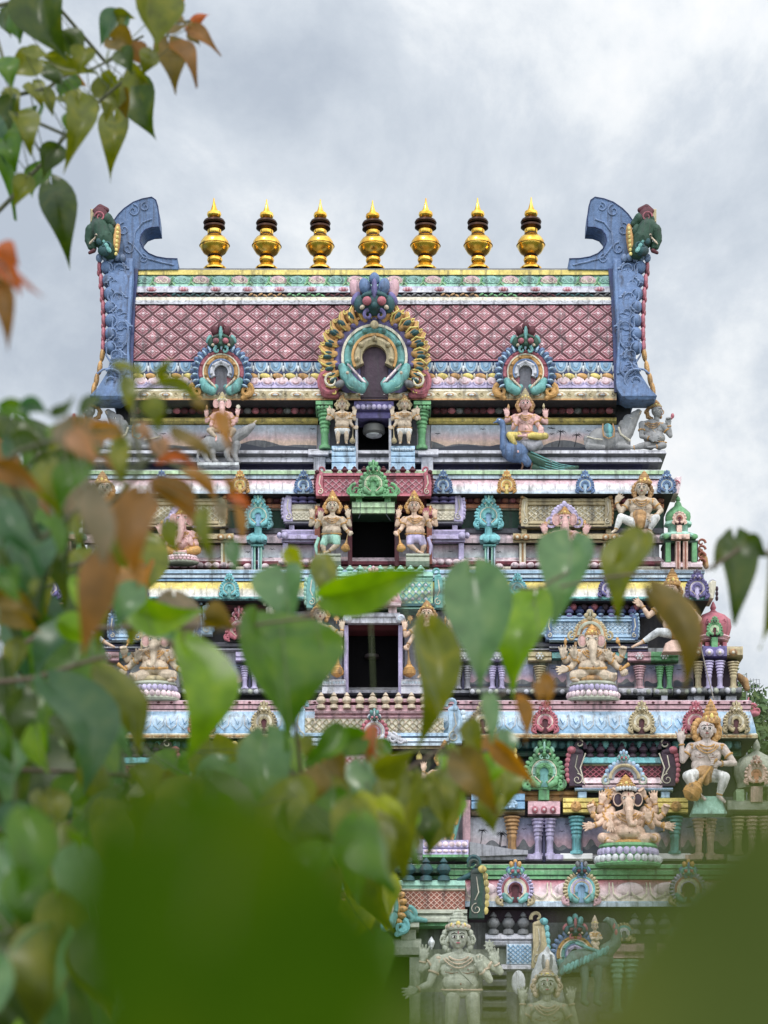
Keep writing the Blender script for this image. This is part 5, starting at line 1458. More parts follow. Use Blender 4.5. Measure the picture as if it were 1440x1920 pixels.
    def crown(s, x, y, h, r, d=0, c='gold', c2='ochre', tilt=0):
        m = s.p('crown', c)
        pr = [(1.02, .06), (1.10, 0), (1.08, -.07), (.98, -.10), (.94, -.15), (1.02, -.19), (1.0, -.24), (.86, -.28), (.92, -.34), (.88, -.40), (.70, -.45), (.76, -.51), (.72, -.57), (.52, -.62), (.56, -.68), (.50, -.73), (.32, -.78), (.35, -.83), (.26, -.88), (.12, -.93), (.04, -1.0)]
        m.lathe(x, [(q * r, y + t * h) for q, t in pr][::-1], d, 18)
        m.mat(c2)
        for i in range(-3, 4):
            a = R_(i * 26); m.ell(x + 1.05 * r * math.sin(a), y - .10 * h, d + 1.05 * r * math.cos(a), .16 * r, .11 * h, .1 * r, 8, 6)
        m.mat('yellow')
        m.ell(x, y - .20 * h, d + 1.0 * r, .22 * r, .14 * h, .14 * r)
        for i in (-1, 1): m.ell(x + i * .6 * r, y - .16 * h, d + .8 * r, .15 * r, .10 * h, .12 * r)
    def curls(s, x, y, d, r, c='gold', n=13, rad=1.12, a0=-40, a1=220, size=.34):
        m = s.p('hair', c)
        for i in range(n):
            a = R_(a0 + (a1 - a0) * i / (n - 1))
            if abs(math.cos(a)) < .5 and math.sin(a) > 0: continue
            m.ell(x + (rad + .06) * r * math.cos(a), y - (rad + .04) * r * math.sin(a), d - .25 * r, size * r, size * r, .4 * r, 8, 6)
        for sg in (-1, 1):
            m.ell(x + sg * .98 * r, y + .3 * r, d, .26 * r, .36 * r, .28 * r); m.ell(x + sg * 1.05 * r, y + .75 * r, d - .1 * r, .28 * r, .35 * r, .3 * r)
            m.spiral(x + sg * 1.2 * r, y + .1 * r, .42 * r, 1.3, 90, -sg, .10 * r, d + .05 * r)
    def mace(s, a, b, r, c='gold', part='mace'):
        m = s.p(part, c)
        a, b = V3(a), V3(b)
        L_ = (b - a)
        ts = [(0, .10), (.04, .16), (.08, .11), (.4, .14), (.5, .22), (.54, .30), (.58, .26), (.66, .55), (.72, .85), (.78, .80), (.80, .98), (.86, 1.0), (.92, .84), (.97, .5), (1.0, .15)]
        m.tube([tuple(a + L_ * t) for t, q in ts], [q * r for t, q in ts], 14)
        for t, q in ((.62, .46), (.80, 1.0), (.9, .93)): s.band(m, a, b, t, q * r * .98, .06 * r)
    def item(s, x, y, d, r, kind='disc', c='gold'):
        m = s.p('emblem', c)
        if kind == 'disc':
            m.arc(x, y, .25 * r, .8 * r, 0, 360, d - .15 * r, d + .15 * r, 16); 
            for q in range(8): m.ell(x + .95 * r * math.cos(q * .785), y + .95 * r * math.sin(q * .785), d, .2 * r)
            m.ell(x, y, d, .3 * r); m.tube([(x, y + r * .7, d), (x, y + 1.9 * r, d)], .16 * r, 6)
        elif kind == 'bud':
            m.ell(x, y, d, .6 * r, .9 * r, .6 * r); m.ell(x, y - .9 * r, d, .3 * r, .5 * r, .3 * r); m.tube([(x, y + .6 * r, d), (x, y + 2.2 * r, d)], .2 * r, 6); m.ell(x, y + 1.0 * r, d, .45 * r, .2 * r, .45 * r)
        elif kind == 'axe':
            m.tube([(x + 1.4 * r, y + 3 * r, d), (x, y, d)], .2 * r, 6); m.ell(x, y, d, .75 * r, .75 * r, .4 * r); m.ell(x - .2 * r, y - .9 * r, d, .5 * r, .5 * r, .3 * r); m.ell(x + .5 * r, y + 1.1 * r, d, .35 * r)
        elif kind == 'conch':
            m.limb([(x, y - 1.2 * r, d, .12 * r), (x, y - .6 * r, d, .45 * r), (x, y, d, .75 * r), (x, y + .7 * r, d, .5 * r), (x, y + 1.3 * r, d, .2 * r)])
    def elephant(s, x, y, d, r, trunk, ears='skinpink', tusk=True):
        b = s.body
        b.ell(x, y - .15 * r, d, .92 * r, .88 * r, .85 * r, 14, 10); b.ell(x - .36 * r, y - .55 * r, d + .15 * r, .45 * r, .42 * r, .5 * r); b.ell(x + .36 * r, y - .55 * r, d + .15 * r, .45 * r, .42 * r, .5 * r)
        b.ell(x, y + .35 * r, d + .35 * r, .66 * r, .62 * r, .6 * r)
        b.limb(trunk)
        b.limb([(x, y + .5 * r, d - .1 * r, .6 * r), (x, y + 1.2 * r, d - .2 * r, .62 * r)])
        for sg in (-1, 1): b.ell(x + sg * .5 * r, y + .45 * r, d + .4 * r, .3 * r, .34 * r, .3 * r)
        e = s.p('ear', ears)
        f = s.p('painted_face', 'eye_white')
        for sg in (-1, 1):
            e.mat(ears); e.ell(x + sg * 1.22 * r, y + .02 * r, d - .1 * r, .56 * r, .85 * r, .16 * r, 14, 10, rot=sg * .15)
            e.mat(s.skin_key); e.arc(x + sg * 1.22 * r, y + .02 * r, .50 * r, .62 * r, 0, 360, d - .15 * r, d + .06 * r, 18, 1.4)
            f.mat('eye_white'); f.ell(x + sg * .52 * r, y - .02 * r, d + .74 * r, .18 * r, .11 * r, .1 * r, 8, 6); f.mat('paint_black'); f.ell(x + sg * .50 * r, y - .02 * r, d + .81 * r, .08 * r, .09 * r, .06 * r, 8, 6)
            f.tube([(x + sg * .3 * r, y - .14 * r, d + .8 * r), (x + sg * .52 * r, y - .22 * r, d + .78 * r), (x + sg * .74 * r, y - .08 * r, d + .62 * r)], .045 * r, 4)
            if tusk: f.mat('bone'); f.tube([(x + sg * .42 * r, y + .55 * r, d + .75 * r), (x + sg * .58 * r, y + .85 * r, d + .95 * r), (x + sg * .60 * r, y + 1.05 * r, d + 1.05 * r)], [.14 * r, .11 * r, .04 * r], 8)
        f.mat('lip_red'); f.ell(x, y - .5 * r, d + .80 * r, .06 * r, .2 * r, .06 * r)
def twin(root, label, name=None, swap=None):
    """mirror-image copy of a statue on the other side of the tower's axis"""
    c = root.copy(); col.objects.link(c)
    xc = W(CXP, 0, root.location.y).x
    c.location = (2 * xc - root.location.x, root.location.y, root.location.z)
    c['label'] = label
    for ch in root.children:
        o = ch.copy(); me = ch.data.copy(); me.transform(Matrix.Scale(-1, 4, (1, 0, 0))); me.flip_normals()
        if swap:
            for i, mm in enumerate(me.materials):
                if mm and mm.name.replace('paint_', '') in swap: me.materials[i] = mat(swap[mm.name.replace('paint_', '')])
        o.data = me; col.objects.link(o); o.parent = c
    return c
Z4, Z5, Z6, Z7, Z8 = (900, 700, 3.6), (500, 700, 3.4286), (500, 1040, 3.4286), (980, 1000, 3.1304), (920, 1300, 2.769)
ZC = (960, 1060, 6.0)
GG = 'door guardian statues in pairs beside the doorways'
G2 = 'statues seated or standing along the storeys of the tower'
def mk(name, label, cat, z, base, Y, lift, group=G2, skin='skin', vox=.85):
    f = Fig(name, label, cat, z, base, Y, lift, group, skin, vox); f.skin_key = skin
    return f

# --- top storey: small door guardians
def guard_top():
    f = mk('guardian_statue', 'small cream guardian in white briefs right of the topmost doorway', 'statue', Z5, (885, 462), YR, 70, GG, 'bone')
    r = 31; x = 886
    f.head(x, 206, 4, r); f.crown(x, 186, 52, 25, 2, 'ochre', 'tan'); f.curls(x, 200, -4, r, 'tan', 11, 1.1)
    f.torso((838, 266, 0), (934, 266, 0), (886, 360, 0), r, .5)
    f.arm((838, 268, 0), (832, 322, 6), (812, 352, 14), r, 'fist', (-1, .3, .3)); f.arm((838, 262, -8), (806, 296, -4), (806, 268, 4), r, 'open', (0, -1, 0))
    f.arm((934, 268, 2), (966, 296, 8), (950, 276, 18), r, 'open', (-.2, -1, .2)); f.arm((934, 262, -8), (982, 290, -6), (972, 262, 2), r, 'open', (0, -1, 0), flip=-1)
    f.item(812, 222, 0, 11, 'disc', 'bone'); f.item(968, 222, 0, 11, 'bud', 'bone')
    for sg in (-1, 1): f.leg((886 + sg * 26, 372, 0), (886 + sg * 28, 412, 8), (886 + sg * 26, 448, 2), (886 + sg * 32, 458, 22), r)
    c = f.p('briefs', 'white', True); c.ell(886, 366, 0, 52, 24, 24, 14, 10); c.limb([(860, 372, 0, 20), (858, 388, 2, 18)]); c.limb([(912, 372, 0, 20), (914, 388, 2, 18)])
    f.mace((816, 358, 16), (820, 458, 16), 19, 'tan', 'club')
    return f.done()
g = guard_top(); twin(g, 'small cream door guardian in white briefs left of the topmost doorway')

# --- god on a peacock
def peacock_god():
    f = mk('peacock_god_statue', 'four armed pink deity with yellow trousers riding a blue peacock with a long green tail', 'statue', Z4, (300, 662), YR, 72, G2, 'skinpink')
    r = 42; x = 305
    f.head(x, 212, 6, r); f.crown(x, 184, 84, 34, 4, 'tan', 'ochre'); f.curls(x, 214, -6, r, 'ochre', 13, 1.15)
    f.torso((246, 296, 0), (366, 296, 0), (306, 410, 4), r, .1)
    f.arm((246, 296, 2), (222, 376, 14), (242, 352, 36), r, 'open', (-.1, -1, .1)); f.arm((240, 290, -12), (176, 320, -12), (182, 290, -2), r, 'open', (-.1, -1, 0))
    f.arm((366, 296, 2), (398, 372, 14), (404, 368, 36), r, 'open', (.1, .7, .2), flip=-1); f.arm((370, 290, -12), (448, 330, -12), (446, 296, -2), r, 'open', (-.1, -1, 0), flip=-1)
    f.item(192, 228, -4, 16, 'bud', 'ochre'); f.item(430, 222, -4, 15, 'bud', 'tan')
    f.leg((262, 428, 10), (196, 430, 40), (252, 516, 40), (254, 548, 58), r, 'yellow'); f.leg((350, 430, 10), (440, 436, 40), (300, 438, 52), (256, 440, 56), r, 'yellow')
    sd = f.p('seat_cloth', 'grey', True); sd.ell(330, 490, 6, 100, 42, 40, 14, 10); sd.limb([(290, 480, 20, 26), (350, 510, 30, 28), (400, 480, 24, 22)])
    b = f.p('peacock', 'blue', True)
    b.ell(240, 530, 0, 96, 72, 62, 14, 10); b.limb([(172, 500, 4, 40), (158, 430, 6, 26), (156, 370, 6, 20), (148, 334, 8, 21), (128, 324, 10, 20)]); b.limb([(128, 326, 12, 12), (104, 334, 14, 7), (84, 342, 14, 2)])
    b.limb([(280, 560, 0, 46), (320, 600, 6, 34)])
    t = f.p('peacock_tail', 'dgreen', True)
    t.limb([(330, 560, -6, 40), (400, 600, 0, 44), (480, 640, 4, 36), (560, 656, 6, 26), (620, 648, 8, 20), (656, 636, 8, 12)]); t.limb([(370, 640, 0, 30), (450, 660, 0, 24)])
    tf = f.p('tail_feathers', 'teal')
    for q in range(5): tf.tube([(340 + q * 8, 540 + q * 22, 34 - q * 4), (440 + q * 5, 588 + q * 18, 46 - q * 3), (540, 624 + q * 12, 34), (640 - q * 6, 634 + q * 6, 20)], [4, 3.6, 3, 2], 5)
    l = f.p('bird_legs', 'brown')
    for sx in (282, 344): l.tube([(sx, 590, 12), (sx + 6, 626, 14), (sx - 4, 660, 14)], [13, 7, 6], 8); l.tube([(sx - 4, 660, 14), (sx - 26, 664, 34)], [6, 4], 6); l.tube([(sx - 4, 660, 14), (sx + 12, 664, 34)], [6, 4], 6)
    e = f.p('painted_face', 'eye_white'); e.mat('eye_white'); e.ell(130, 322, 28, 6, 5, 3)
    return f.done()
peacock_god()

# --- seated dwarf and lying beast at the roof corner
def dwarf():
    f = mk('dwarf_statue', 'grey pot bellied seated dwarf holding a pink flower on the top right ledge', 'statue', Z4, (1170, 532), YR, 34, G2, 'skingrey')
    r = 42
    f.head(1194, 262, 6, r, 55); f.crown(1186, 232, 56, 36, 0, 'ochre', 'tan'); f.curls(1176, 258, -10, r, 'ochre', 11, 1.05, 20, 250)
    f.torso((1092, 344, 0), (1230, 352, 0), (1184, 480, 0), r, 1.2)
    f.arm((1092, 346, 6), (1088, 430, 16), (1142, 456, 48), r * 1.1, 'open', (1, .1, .3)); f.arm((1234, 356, 4), (1284, 424, 8), (1274, 352, 14), r * 1.1, 'fist', (-.1, -1, 0), flip=-1)
    f.leg((1150, 490, 10), (1100, 500, 40), (1030, 512, 30), (996, 512, 34), r * 1.15); f.leg((1210, 490, 6), (1236, 500, 40), (1180, 512, 52), (1130, 516, 56), r * 1.1)
    m = f.p('flower', 'rose'); m.ell(1298, 292, 16, 12, 18, 12); m.ell(1290, 306, 16, 9, 12, 9)
    return f.done()
g = dwarf(); twin(g, 'grey pot bellied seated dwarf half hidden by leaves on the top left ledge')
def beast():
    f = mk('beast_statue', 'grey lying beast with raised snout and turquoise saddle cloth beside the right corner dwarf', 'statue', Z4, (860, 525), YR, 30, G2, 'skingrey')
    b = f.body
    b.ell(830, 450, 0, 108, 84, 62, 16, 12); b.ell(930, 462, 0, 80, 66, 56, 14, 10); b.limb([(950, 450, 4, 58), (992, 400, 8, 46), (1016, 340, 10, 44), (1044, 292, 10, 34), (1068, 266, 10, 22)])
    b.limb([(1000, 320, 10, 40), (960, 372, 16, 20)]); b.limb([(760, 470, 10, 50), (730, 500, 30, 26), (790, 508, 40, 20), (830, 512, 44, 14)]); b.limb([(960, 480, 20, 36), (930, 504, 40, 22), (990, 508, 46, 16), (1010, 512, 46, 12)]); b.limb([(724, 440, -6, 26), (716, 480, 10, 12), (722, 514, 20, 8)])
    b.ell(950, 346, 22, 16, 28, 14, rot=.5); b.limb([(720, 430, 0, 10), (706, 470, 10, 7), (716, 510, 20, 5)])
    s = f.p('saddle_cloth', 'aqua', True); s.ell(860, 398, 22, 38, 52, 46, 12, 10); s.ell(862, 440, 40, 30, 32, 26)
    j = f.p('jewellery', 'ochre'); pts = [(826, 356, 48), (822, 400, 66), (828, 446, 70), (862, 464, 74), (898, 446, 70), (900, 400, 66), (892, 356, 48)]; j.tube(pts, 5, 5); j.mat('cream'); j.tube([(930, 380, 50), (944, 430, 62), (990, 462, 60), (1010, 468, 40)], 7, 6); j.tube([(720, 440, 40), (760, 460, 66), (820, 470, 72)], 4, 5)
    c = f.p('crest', 'bone')
    for q in range(7): c.ell(1080 - q * 9, 268 + q * 14, 20, 6, 14, 12, rot=.9)
    e = f.p('painted_face', 'eye_white'); e.ell(1020, 318, 50, 9, 6, 5); e.mat('paint_black'); e.ell(1021, 318, 54, 4, 4, 3)
    return f.done()
g = beast(); twin(g, 'grey lying beast with turquoise saddle cloth behind leaves beside the left corner dwarf')

# --- pink elephant god riding a grey beast on the left of the roof storey
ZL = (340, 680, 3.6)
def mouse_rider():
    f = mk('elephant_god_statue', 'pink elephant headed deity riding a grey crested beast behind orange leaves', 'statue', ZL, (270, 690), YR, 72, G2, 'skinpink')
    r = 34; x = 276
    f.elephant(x, 278, 6, r, [(x, 290, 20, 24), (x + 2, 330, 40, 19), (x + 4, 370, 46, 15), (x + 14, 392, 50, 12), (x + 30, 392, 52, 9)]); f.crown(x, 262, 66, 30, 4, 'tan', 'cream')
    f.torso((222, 350, 0), (332, 350, 0), (276, 440, 0), r, 1.0)
    f.arm((222, 352, 0), (170, 400, 6), (170, 370, 16), r, 'open', (0, -1, .2)); f.arm((222, 356, 6), (200, 430, 20), (226, 440, 40), r, 'fist', (1, 0, .3)); f.arm((332, 352, 0), (372, 400, 6), (380, 360, 14), r, 'open', (.1, -1, .2), flip=-1); f.arm((332, 356, 6), (356, 420, 20), (330, 440, 40), r, 'fist', (-1, 0, .3), flip=-1)
    f.item(172, 306, 8, 14, 'bud', 'ochre'); f.item(384, 300, 8, 14, 'disc', 'cream')
    f.leg((240, 450, 8), (190, 470, 40), (240, 520, 44), (236, 545, 56), r, 'bone'); f.leg((312, 450, 8), (356, 470, 40), (330, 520, 46), (340, 548, 58), r, 'bone')
    b = f.p('beast', 'skingrey', True)
    b.ell(250, 540, 0, 110, 62, 54, 14, 10); b.limb([(330, 530, 4, 46), (380, 500, 8, 36), (430, 470, 10, 34), (470, 440, 12, 24), (490, 424, 12, 14)])
    for sx in (170, 220, 320, 370): b.limb([(sx, 560, 10 if sx % 100 == 70 else -10, 34), (sx - 12, 620, 10, 22), (sx + 2, 660, 8, 17), (sx + 18, 674, 18, 15)])
    b.limb([(150, 540, -6, 22), (120, 590, 0, 12), (110, 640, 4, 9), (124, 668, 8, 6)])
    c = f.p('crest', 'bone')
    for q in range(8): c.ell(500 - q * 12, 430 + q * 10 - 26, 14, 6, 15, 10, rot=.8)
    p = f.p('pedestal', 'white2'); p.mold(110, 390, [(680, 20), (686, 44), (704, 46), (710, 30)], -40)
    return f.done()
mouse_rider()

# --- second storey
def guard_b(lab, x0=0, swap=None):
    f = mk('guardian_statue', lab, 'statue', Z5, (950, 1175), YB, 78, GG, 'skin')
    r = 40; x = 948
    f.head(x, 858, 6, r); f.crown(x, 826, 76, 34, 4); f.curls(x, 856, -6, r, 'gold', 13, 1.15)
    f.torso((888, 942, 0), (1016, 942, 0), (956, 1046, 0), r, .75)
    f.arm((888, 944, 4), (868, 1000, 12), (848, 1026, 30), r, 'fist', (-.5, .6, .3)); f.arm((884, 936, -12), (836, 976, -8), (846, 926, 4), r, 'open', (.05, -1, 0))
    f.arm((1016, 944, 4), (1052, 990, 14), (1030, 950, 40), r, 'open', (-.2, -1, .2), flip=-1); f.arm((1020, 936, -12), (1090, 972, -8), (1082, 926, 4), r, 'open', (-.05, -1, 0), flip=-1)
    f.item(860, 862, 0, 15, 'disc'); f.item(1052, 868, 0, 15, 'bud')
    f.leg((926, 1062, 4), (918, 1110, 24), (972, 1150, 20), (1000, 1166, 36), r); f.leg((990, 1062, 0), (1010, 1112, 12), (998, 1152, 4), (1004, 1168, 24), r)
    c = f.p('loincloth', 'lilac', True); c.ell(956, 1062, 2, 62, 34, 34, 14, 10); c.limb([(926, 1066, 6, 30), (920, 1100, 22, 24)]); c.limb([(990, 1066, 2, 30), (1006, 1098, 10, 24)]); c.limb([(1040, 1060, -10, 12), (1056, 1110, -8, 12), (1050, 1160, -6, 8)])
    f.mace((846, 1026, 40), (868, 1160, 44), 30)
    p = f.p('pedestal', 'stone'); p.mold(895, 1045, [(1168, 30), (1174, 56), (1186, 58), (1192, 46), (1204, 60), (1224, 62), (1232, 46), (1246, 20)], -60)
    return f.done()
g = guard_b('gold crowned four armed guardian with lilac cloth right of the green lintel'); twin(g, 'gold crowned four armed guardian with green cloth left of the green lintel', swap={'lilac': 'mint', 'skin': 'bone'})
def ganesha_b():
    f = mk('elephant_god_statue', 'pale pink elephant headed deity with lilac halo before the right tan lattice hall', 'statue', Z4, (575, 1245), YB, 70, G2, 'skinpink')
    r = 46; x = 570
    h = f.p('halo', 'lilac')
    h.arc(570, 985, 62, 92, -10, 190, -24, -10, 24, 1.15, 6)
    for q in range(15): a = R_(-10 + 200 * q / 14); h.ell(570 + 86 * math.cos(a), 985 - 98 * math.sin(a), -14, 14, 14, 12)
    for sx in (-1, 1): h.arc(570 + sx * 88, 1000, 26, 40, 0, 360, -24, -10, 16)
    h.ell(570, 880, -12, 18, 24, 14); h.ell(556, 892, -10, 12, 14, 10); h.ell(586, 892, -10, 12, 14, 10)
    f.elephant(x, 988, 8, r, [(x, 1010, 30, 30), (x + 4, 1060, 52, 24), (x + 8, 1110, 58, 20), (x + 18, 1148, 60, 17), (x + 40, 1160, 62, 14), (x + 52, 1146, 64, 10)], 'skinpink'); f.crown(x, 960, 62, 36, 6)
    f.torso((505, 1086, 0), (640, 1086, 0), (572, 1186, 0), r * .95, 1.2)
    f.arm((505, 1086, 0), (448, 1110, 6), (440, 1086, 16), r * 1.1, 'open', (-.3, -1, .2)); f.arm((505, 1094, 8), (470, 1160, 24), (500, 1170, 56), r * 1.1, 'open', (.4, -.8, .3)); f.arm((640, 1086, 0), (700, 1112, 6), (708, 1090, 16), r * 1.1, 'open', (.3, -1, .2), flip=-1); f.arm((640, 1094, 8), (676, 1160, 24), (646, 1176, 56), r * 1.1, 'fist', (-.6, -.2, .3), flip=-1)
    f.item(440, 1020, 14, 17, 'disc'); f.item(706, 1016, 14, 17, 'bud')
    f.leg((530, 1200, 10), (466, 1206, 44), (540, 1222, 64), (590, 1224, 68), r * 1.2, 'gold'); f.leg((616, 1200, 10), (680, 1206, 44), (620, 1224, 58), (580, 1228, 60), r * 1.2, 'gold')
    lotus(f.p('pedestal', 'pink'), 574, 1226, 1290, 240, 'palepink', 'pink', 'stone', 14)
    return f.done()
g = ganesha_b(); twin(g, 'pale pink elephant headed deity mostly behind orange leaves on the left')
def guard_sit_b():
    f = mk('guardian_statue', 'gold and cream guardian squatting with knees apart beside the green corner shrine', 'statue', Z4, (1090, 1110), YB, 70, G2, 'bone')
    r = 48; x = 1092
    f.head(x, 782, 8, r, -8); f.crown(1108, 748, 92, 46, 0, 'ochre', 'gold'); f.curls(x + 6, 790, -8, r, 'ochre', 13, 1.25)
    f.torso((1008, 874, 0), (1166, 866, 0), (1076, 1010, 0), r, .15)
    f.arm((1004, 872, 2), (950, 940, 14), (918, 872, 10), r, 'open', (.6, -.8, .1), flip=-1); f.arm((1172, 866, 2), (1222, 930, 14), (1180, 976, 40), r, 'open', (-.8, .4, .2))
    f.leg((1040, 1016, 6), (946, 982, 40), (914, 1066, 30), (886, 1088, 46), r, 'white'); f.leg((1112, 1016, 6), (1186, 988, 46), (1136, 1076, 34), (1160, 1102, 50), r, 'white')
    c = f.p('loincloth', 'ochre', True); c.ell(1078, 1000, 14, 52, 54, 42, 14, 10); c.limb([(1078, 1010, 44, 30), (1078, 1050, 44, 18)])
    v = f.p('breastplate', 'ochre', True); v.ell(1076, 960, 14, 50, 40, 32, 12, 10)
    p = f.p('pedestal', 'peach'); p.mold(1000, 1160, [(1050, 10), (1060, 24), (1090, 26), (1120, 30), (1140, 10)], -50)
    return f.done()
g = guard_sit_b(); twin(g, 'gold crowned guardian mostly behind leaves at the upper left corner')

# --- third storey
def guard_c():
    f = mk('guardian_statue', 'gold crowned guardian with a big mace right of the dark middle doorway', 'statue', Z6, (1010, 800), YC, 78, GG, 'skin')
    r = 42; x = 1030
    f.head(x, 386, 8, r, -6); f.crown(x, 352, 60, 36, 4, 'ochre', 'gold'); f.curls(x, 386, -6, r, 'ochre', 13, 1.15)
    f.torso((966, 476, 0), (1100, 476, 0), (1034, 600, 0), r, .4)
    f.arm((966, 478, 4), (930, 550, 14), (908, 588, 30), r, 'fist', (-.3, .8, .3)); f.arm((962, 470, -12), (892, 520, -8), (886, 478, 4), r, 'open', (0, -1, 0)); f.arm((1100, 478, 4), (1150, 540, 12), (1120, 500, 38), r, 'open', (-.1, -1, .2), flip=-1); f.arm((1104, 470, -12), (1190, 510, -8), (1184, 470, 4), r, 'open', (-.1, -1, 0), flip=-1)
    f.item(922, 410, 0, 18, 'disc', 'ochre'); f.item(1150, 420, 0, 18, 'bud', 'ochre')
    f.leg((1004, 612, 4), (996, 700, 20), (990, 776, 10), (974, 796, 34), r, 'ochre'); f.leg((1064, 612, 0), (1076, 700, 14), (1070, 778, 4), (1082, 798, 26), r, 'ochre')
    c = f.p('loincloth', 'gold', True); c.ell(1034, 612, 2, 66, 40, 36, 14, 10); c.limb([(1034, 610, 30, 26), (1034, 700, 30, 16)])
    f.mace((908, 590, 42), (918, 800, 46), 42)
    return f.done()
g = guard_c(); twin(g, 'gold crowned guardian with mace left of the dark middle doorway, half behind leaves', swap={'skin': 'bone'})
def ganesha_c():
    f = mk('elephant_god_statue', 'cream elephant headed deity with golden belly band on a pink lotus under a gold arch', 'statue', ZC, (910, 1540), YC, 78, G2, 'bone', .8)
    a = f.p('arch', 'ochre')
    a.arc(885, 780, 96, 176, -6, 186, -60, -30, 28, 1.05, 10); a.mat('tan')
    for q in range(19): t = R_(-4 + 188 * q / 18); a.ell(885 + 178 * math.cos(t), 780 - 186 * math.sin(t), -42, 20, 20, 18)
    a.mat('stone'); a.arc(885, 780, 118, 150, 0, 180, -40, -18, 24, 1.05, 6)
    for sg in (-1, 1): a.mat('tan'); a.spiral(885 + sg * 205, 790, 52, 1.3, 90, -sg, 17, -40); a.spiral(885 + sg * 100, 690, 30, 1.2, 90, -sg, 10, -22); a.mat('ochre'); a.box(885 + sg * 165 - 14, 850, 885 + sg * 165 + 14, 960, -70, -40, 2)
    a.mat('tan'); a.ell(880, 520, -40, 40, 40, 30); a.ell(840, 556, -36, 30, 28, 24); a.ell(925, 556, -36, 30, 28, 24); a.ell(880, 590, -26, 34, 30, 24); a.mat('stone'); a.ell(880, 550, -8, 10, 26, 10)
    r = 86; x = 895
    f.elephant(x, 850, 12, r, [(x + 5, 900, 60, 54), (x + 10, 980, 96, 46), (x + 6, 1060, 108, 38), (x + 10, 1120, 112, 34), (x + 36, 1156, 116, 28), (x + 66, 1144, 118, 22), (x + 72, 1120, 118, 16)], 'skinpink'); f.crown(x, 790, 130, 70, 8)
    f.torso((750, 990, 0), (1050, 990, 0), (905, 1225, 0), r * 1.12, 1.45)
    R2_ = r * 1.16
    f.arm((745, 990, 4), (690, 1090, 20), (700, 1060, 76), R2_, 'open', (-.3, -1, .3)); f.arm((740, 984, -20), (600, 1080, -10), (580, 1040, 10), R2_, 'open', (-.1, -1, 0)); f.arm((750, 1010, 10), (670, 1150, 30), (620, 1180, 60), R2_, 'open', (-1, .2, .2))
    f.arm((1056, 990, 4), (1140, 1110, 24), (1100, 1090, 84), R2_, 'open', (-.4, -.9, .3), flip=-1); f.arm((1060, 984, -20), (1210, 1070, -10), (1240, 1020, 14), R2_, 'fist', (.1, -1, .2), flip=-1); f.arm((1060, 1010, 6), (1180, 1150, 24), (1225, 1170, 40), R2_, 'fist', (.4, .8, .2), flip=-1)
    f.item(600, 860, 6, 32, 'bud'); f.item(1190, 860, 16, 34, 'axe'); m = f.p('emblem', 'gold'); m.tube([(1310, 1120, 40), (1210, 1200, 60)], [24, 14], 8)
    f.leg((800, 1240, 30), (690, 1250, 70), (686, 1306, 90), (730, 1326, 120), r * 1.35); f.leg((1010, 1250, 30), (1110, 1280, 60), (1130, 1280, 110), (1150, 1262, 150), r * 1.5)
    j = f.p('jewellery', 'gold'); j.limb([(760, 1170, 60, 18), (830, 1180, 104, 20), (900, 1184, 116, 20), (980, 1180, 104, 20), (1050, 1170, 60, 18)])
    c = f.p('loincloth', 'ochre', True); c.ell(905, 1290, 30, 190, 50, 80, 16, 10)
    lotus(f.p('pedestal', 'pink'), 912, 1330, 1540, 600, 'lilac', 'palepink', 'stone', 20)
    return f.done()
g = ganesha_c(); twin(g, 'cream elephant headed deity behind big green leaves on the left third storey', swap={'ochre': 'tan'})
def guard_sit_c():
    f = mk('guardian_statue', 'gold turbaned guardian stretching one grey trousered leg left at the third storey corner', 'statue', Z7, (900, 700), YC, 74, G2, 'skin')
    r = 44; x = 866
    f.head(x, 338, 8, r, -12); f.crown(878, 304, 100, 42, 2, 'gold', 'ochre'); f.curls(x + 8, 342, -8, r, 'gold', 13, 1.2)
    f.torso((800, 430, 0), (960, 430, 0), (896, 580, 0), r, .1)
    f.arm((800, 430, 2), (738, 490, 14), (700, 428, 10), r, 'open', (-.6, -.5, .1), flip=-1); f.arm((964, 430, 2), (1036, 506, 12), (1000, 560, 36), r, 'open', (-.6, .7, .2))
    f.leg((870, 590, 10), (790, 590, 46), (694, 650, 40), (640, 678, 46), r, 'white2'); f.leg((930, 590, 6), (1006, 580, 46), (986, 668, 30), (1010, 694, 46), r, 'white2')
    c = f.p('loincloth', 'gold', True); c.ell(896, 570, 10, 62, 54, 42, 14, 10)
    p = f.p('pedestal', 'peach'); p.prism([(820, 700), (836, 650), (870, 630), (950, 630), (980, 660), (984, 700)], -60, 24, 3)
    return f.done()
g = guard_sit_c(); twin(g, 'gold turbaned guardian behind leaves at the third storey left corner')

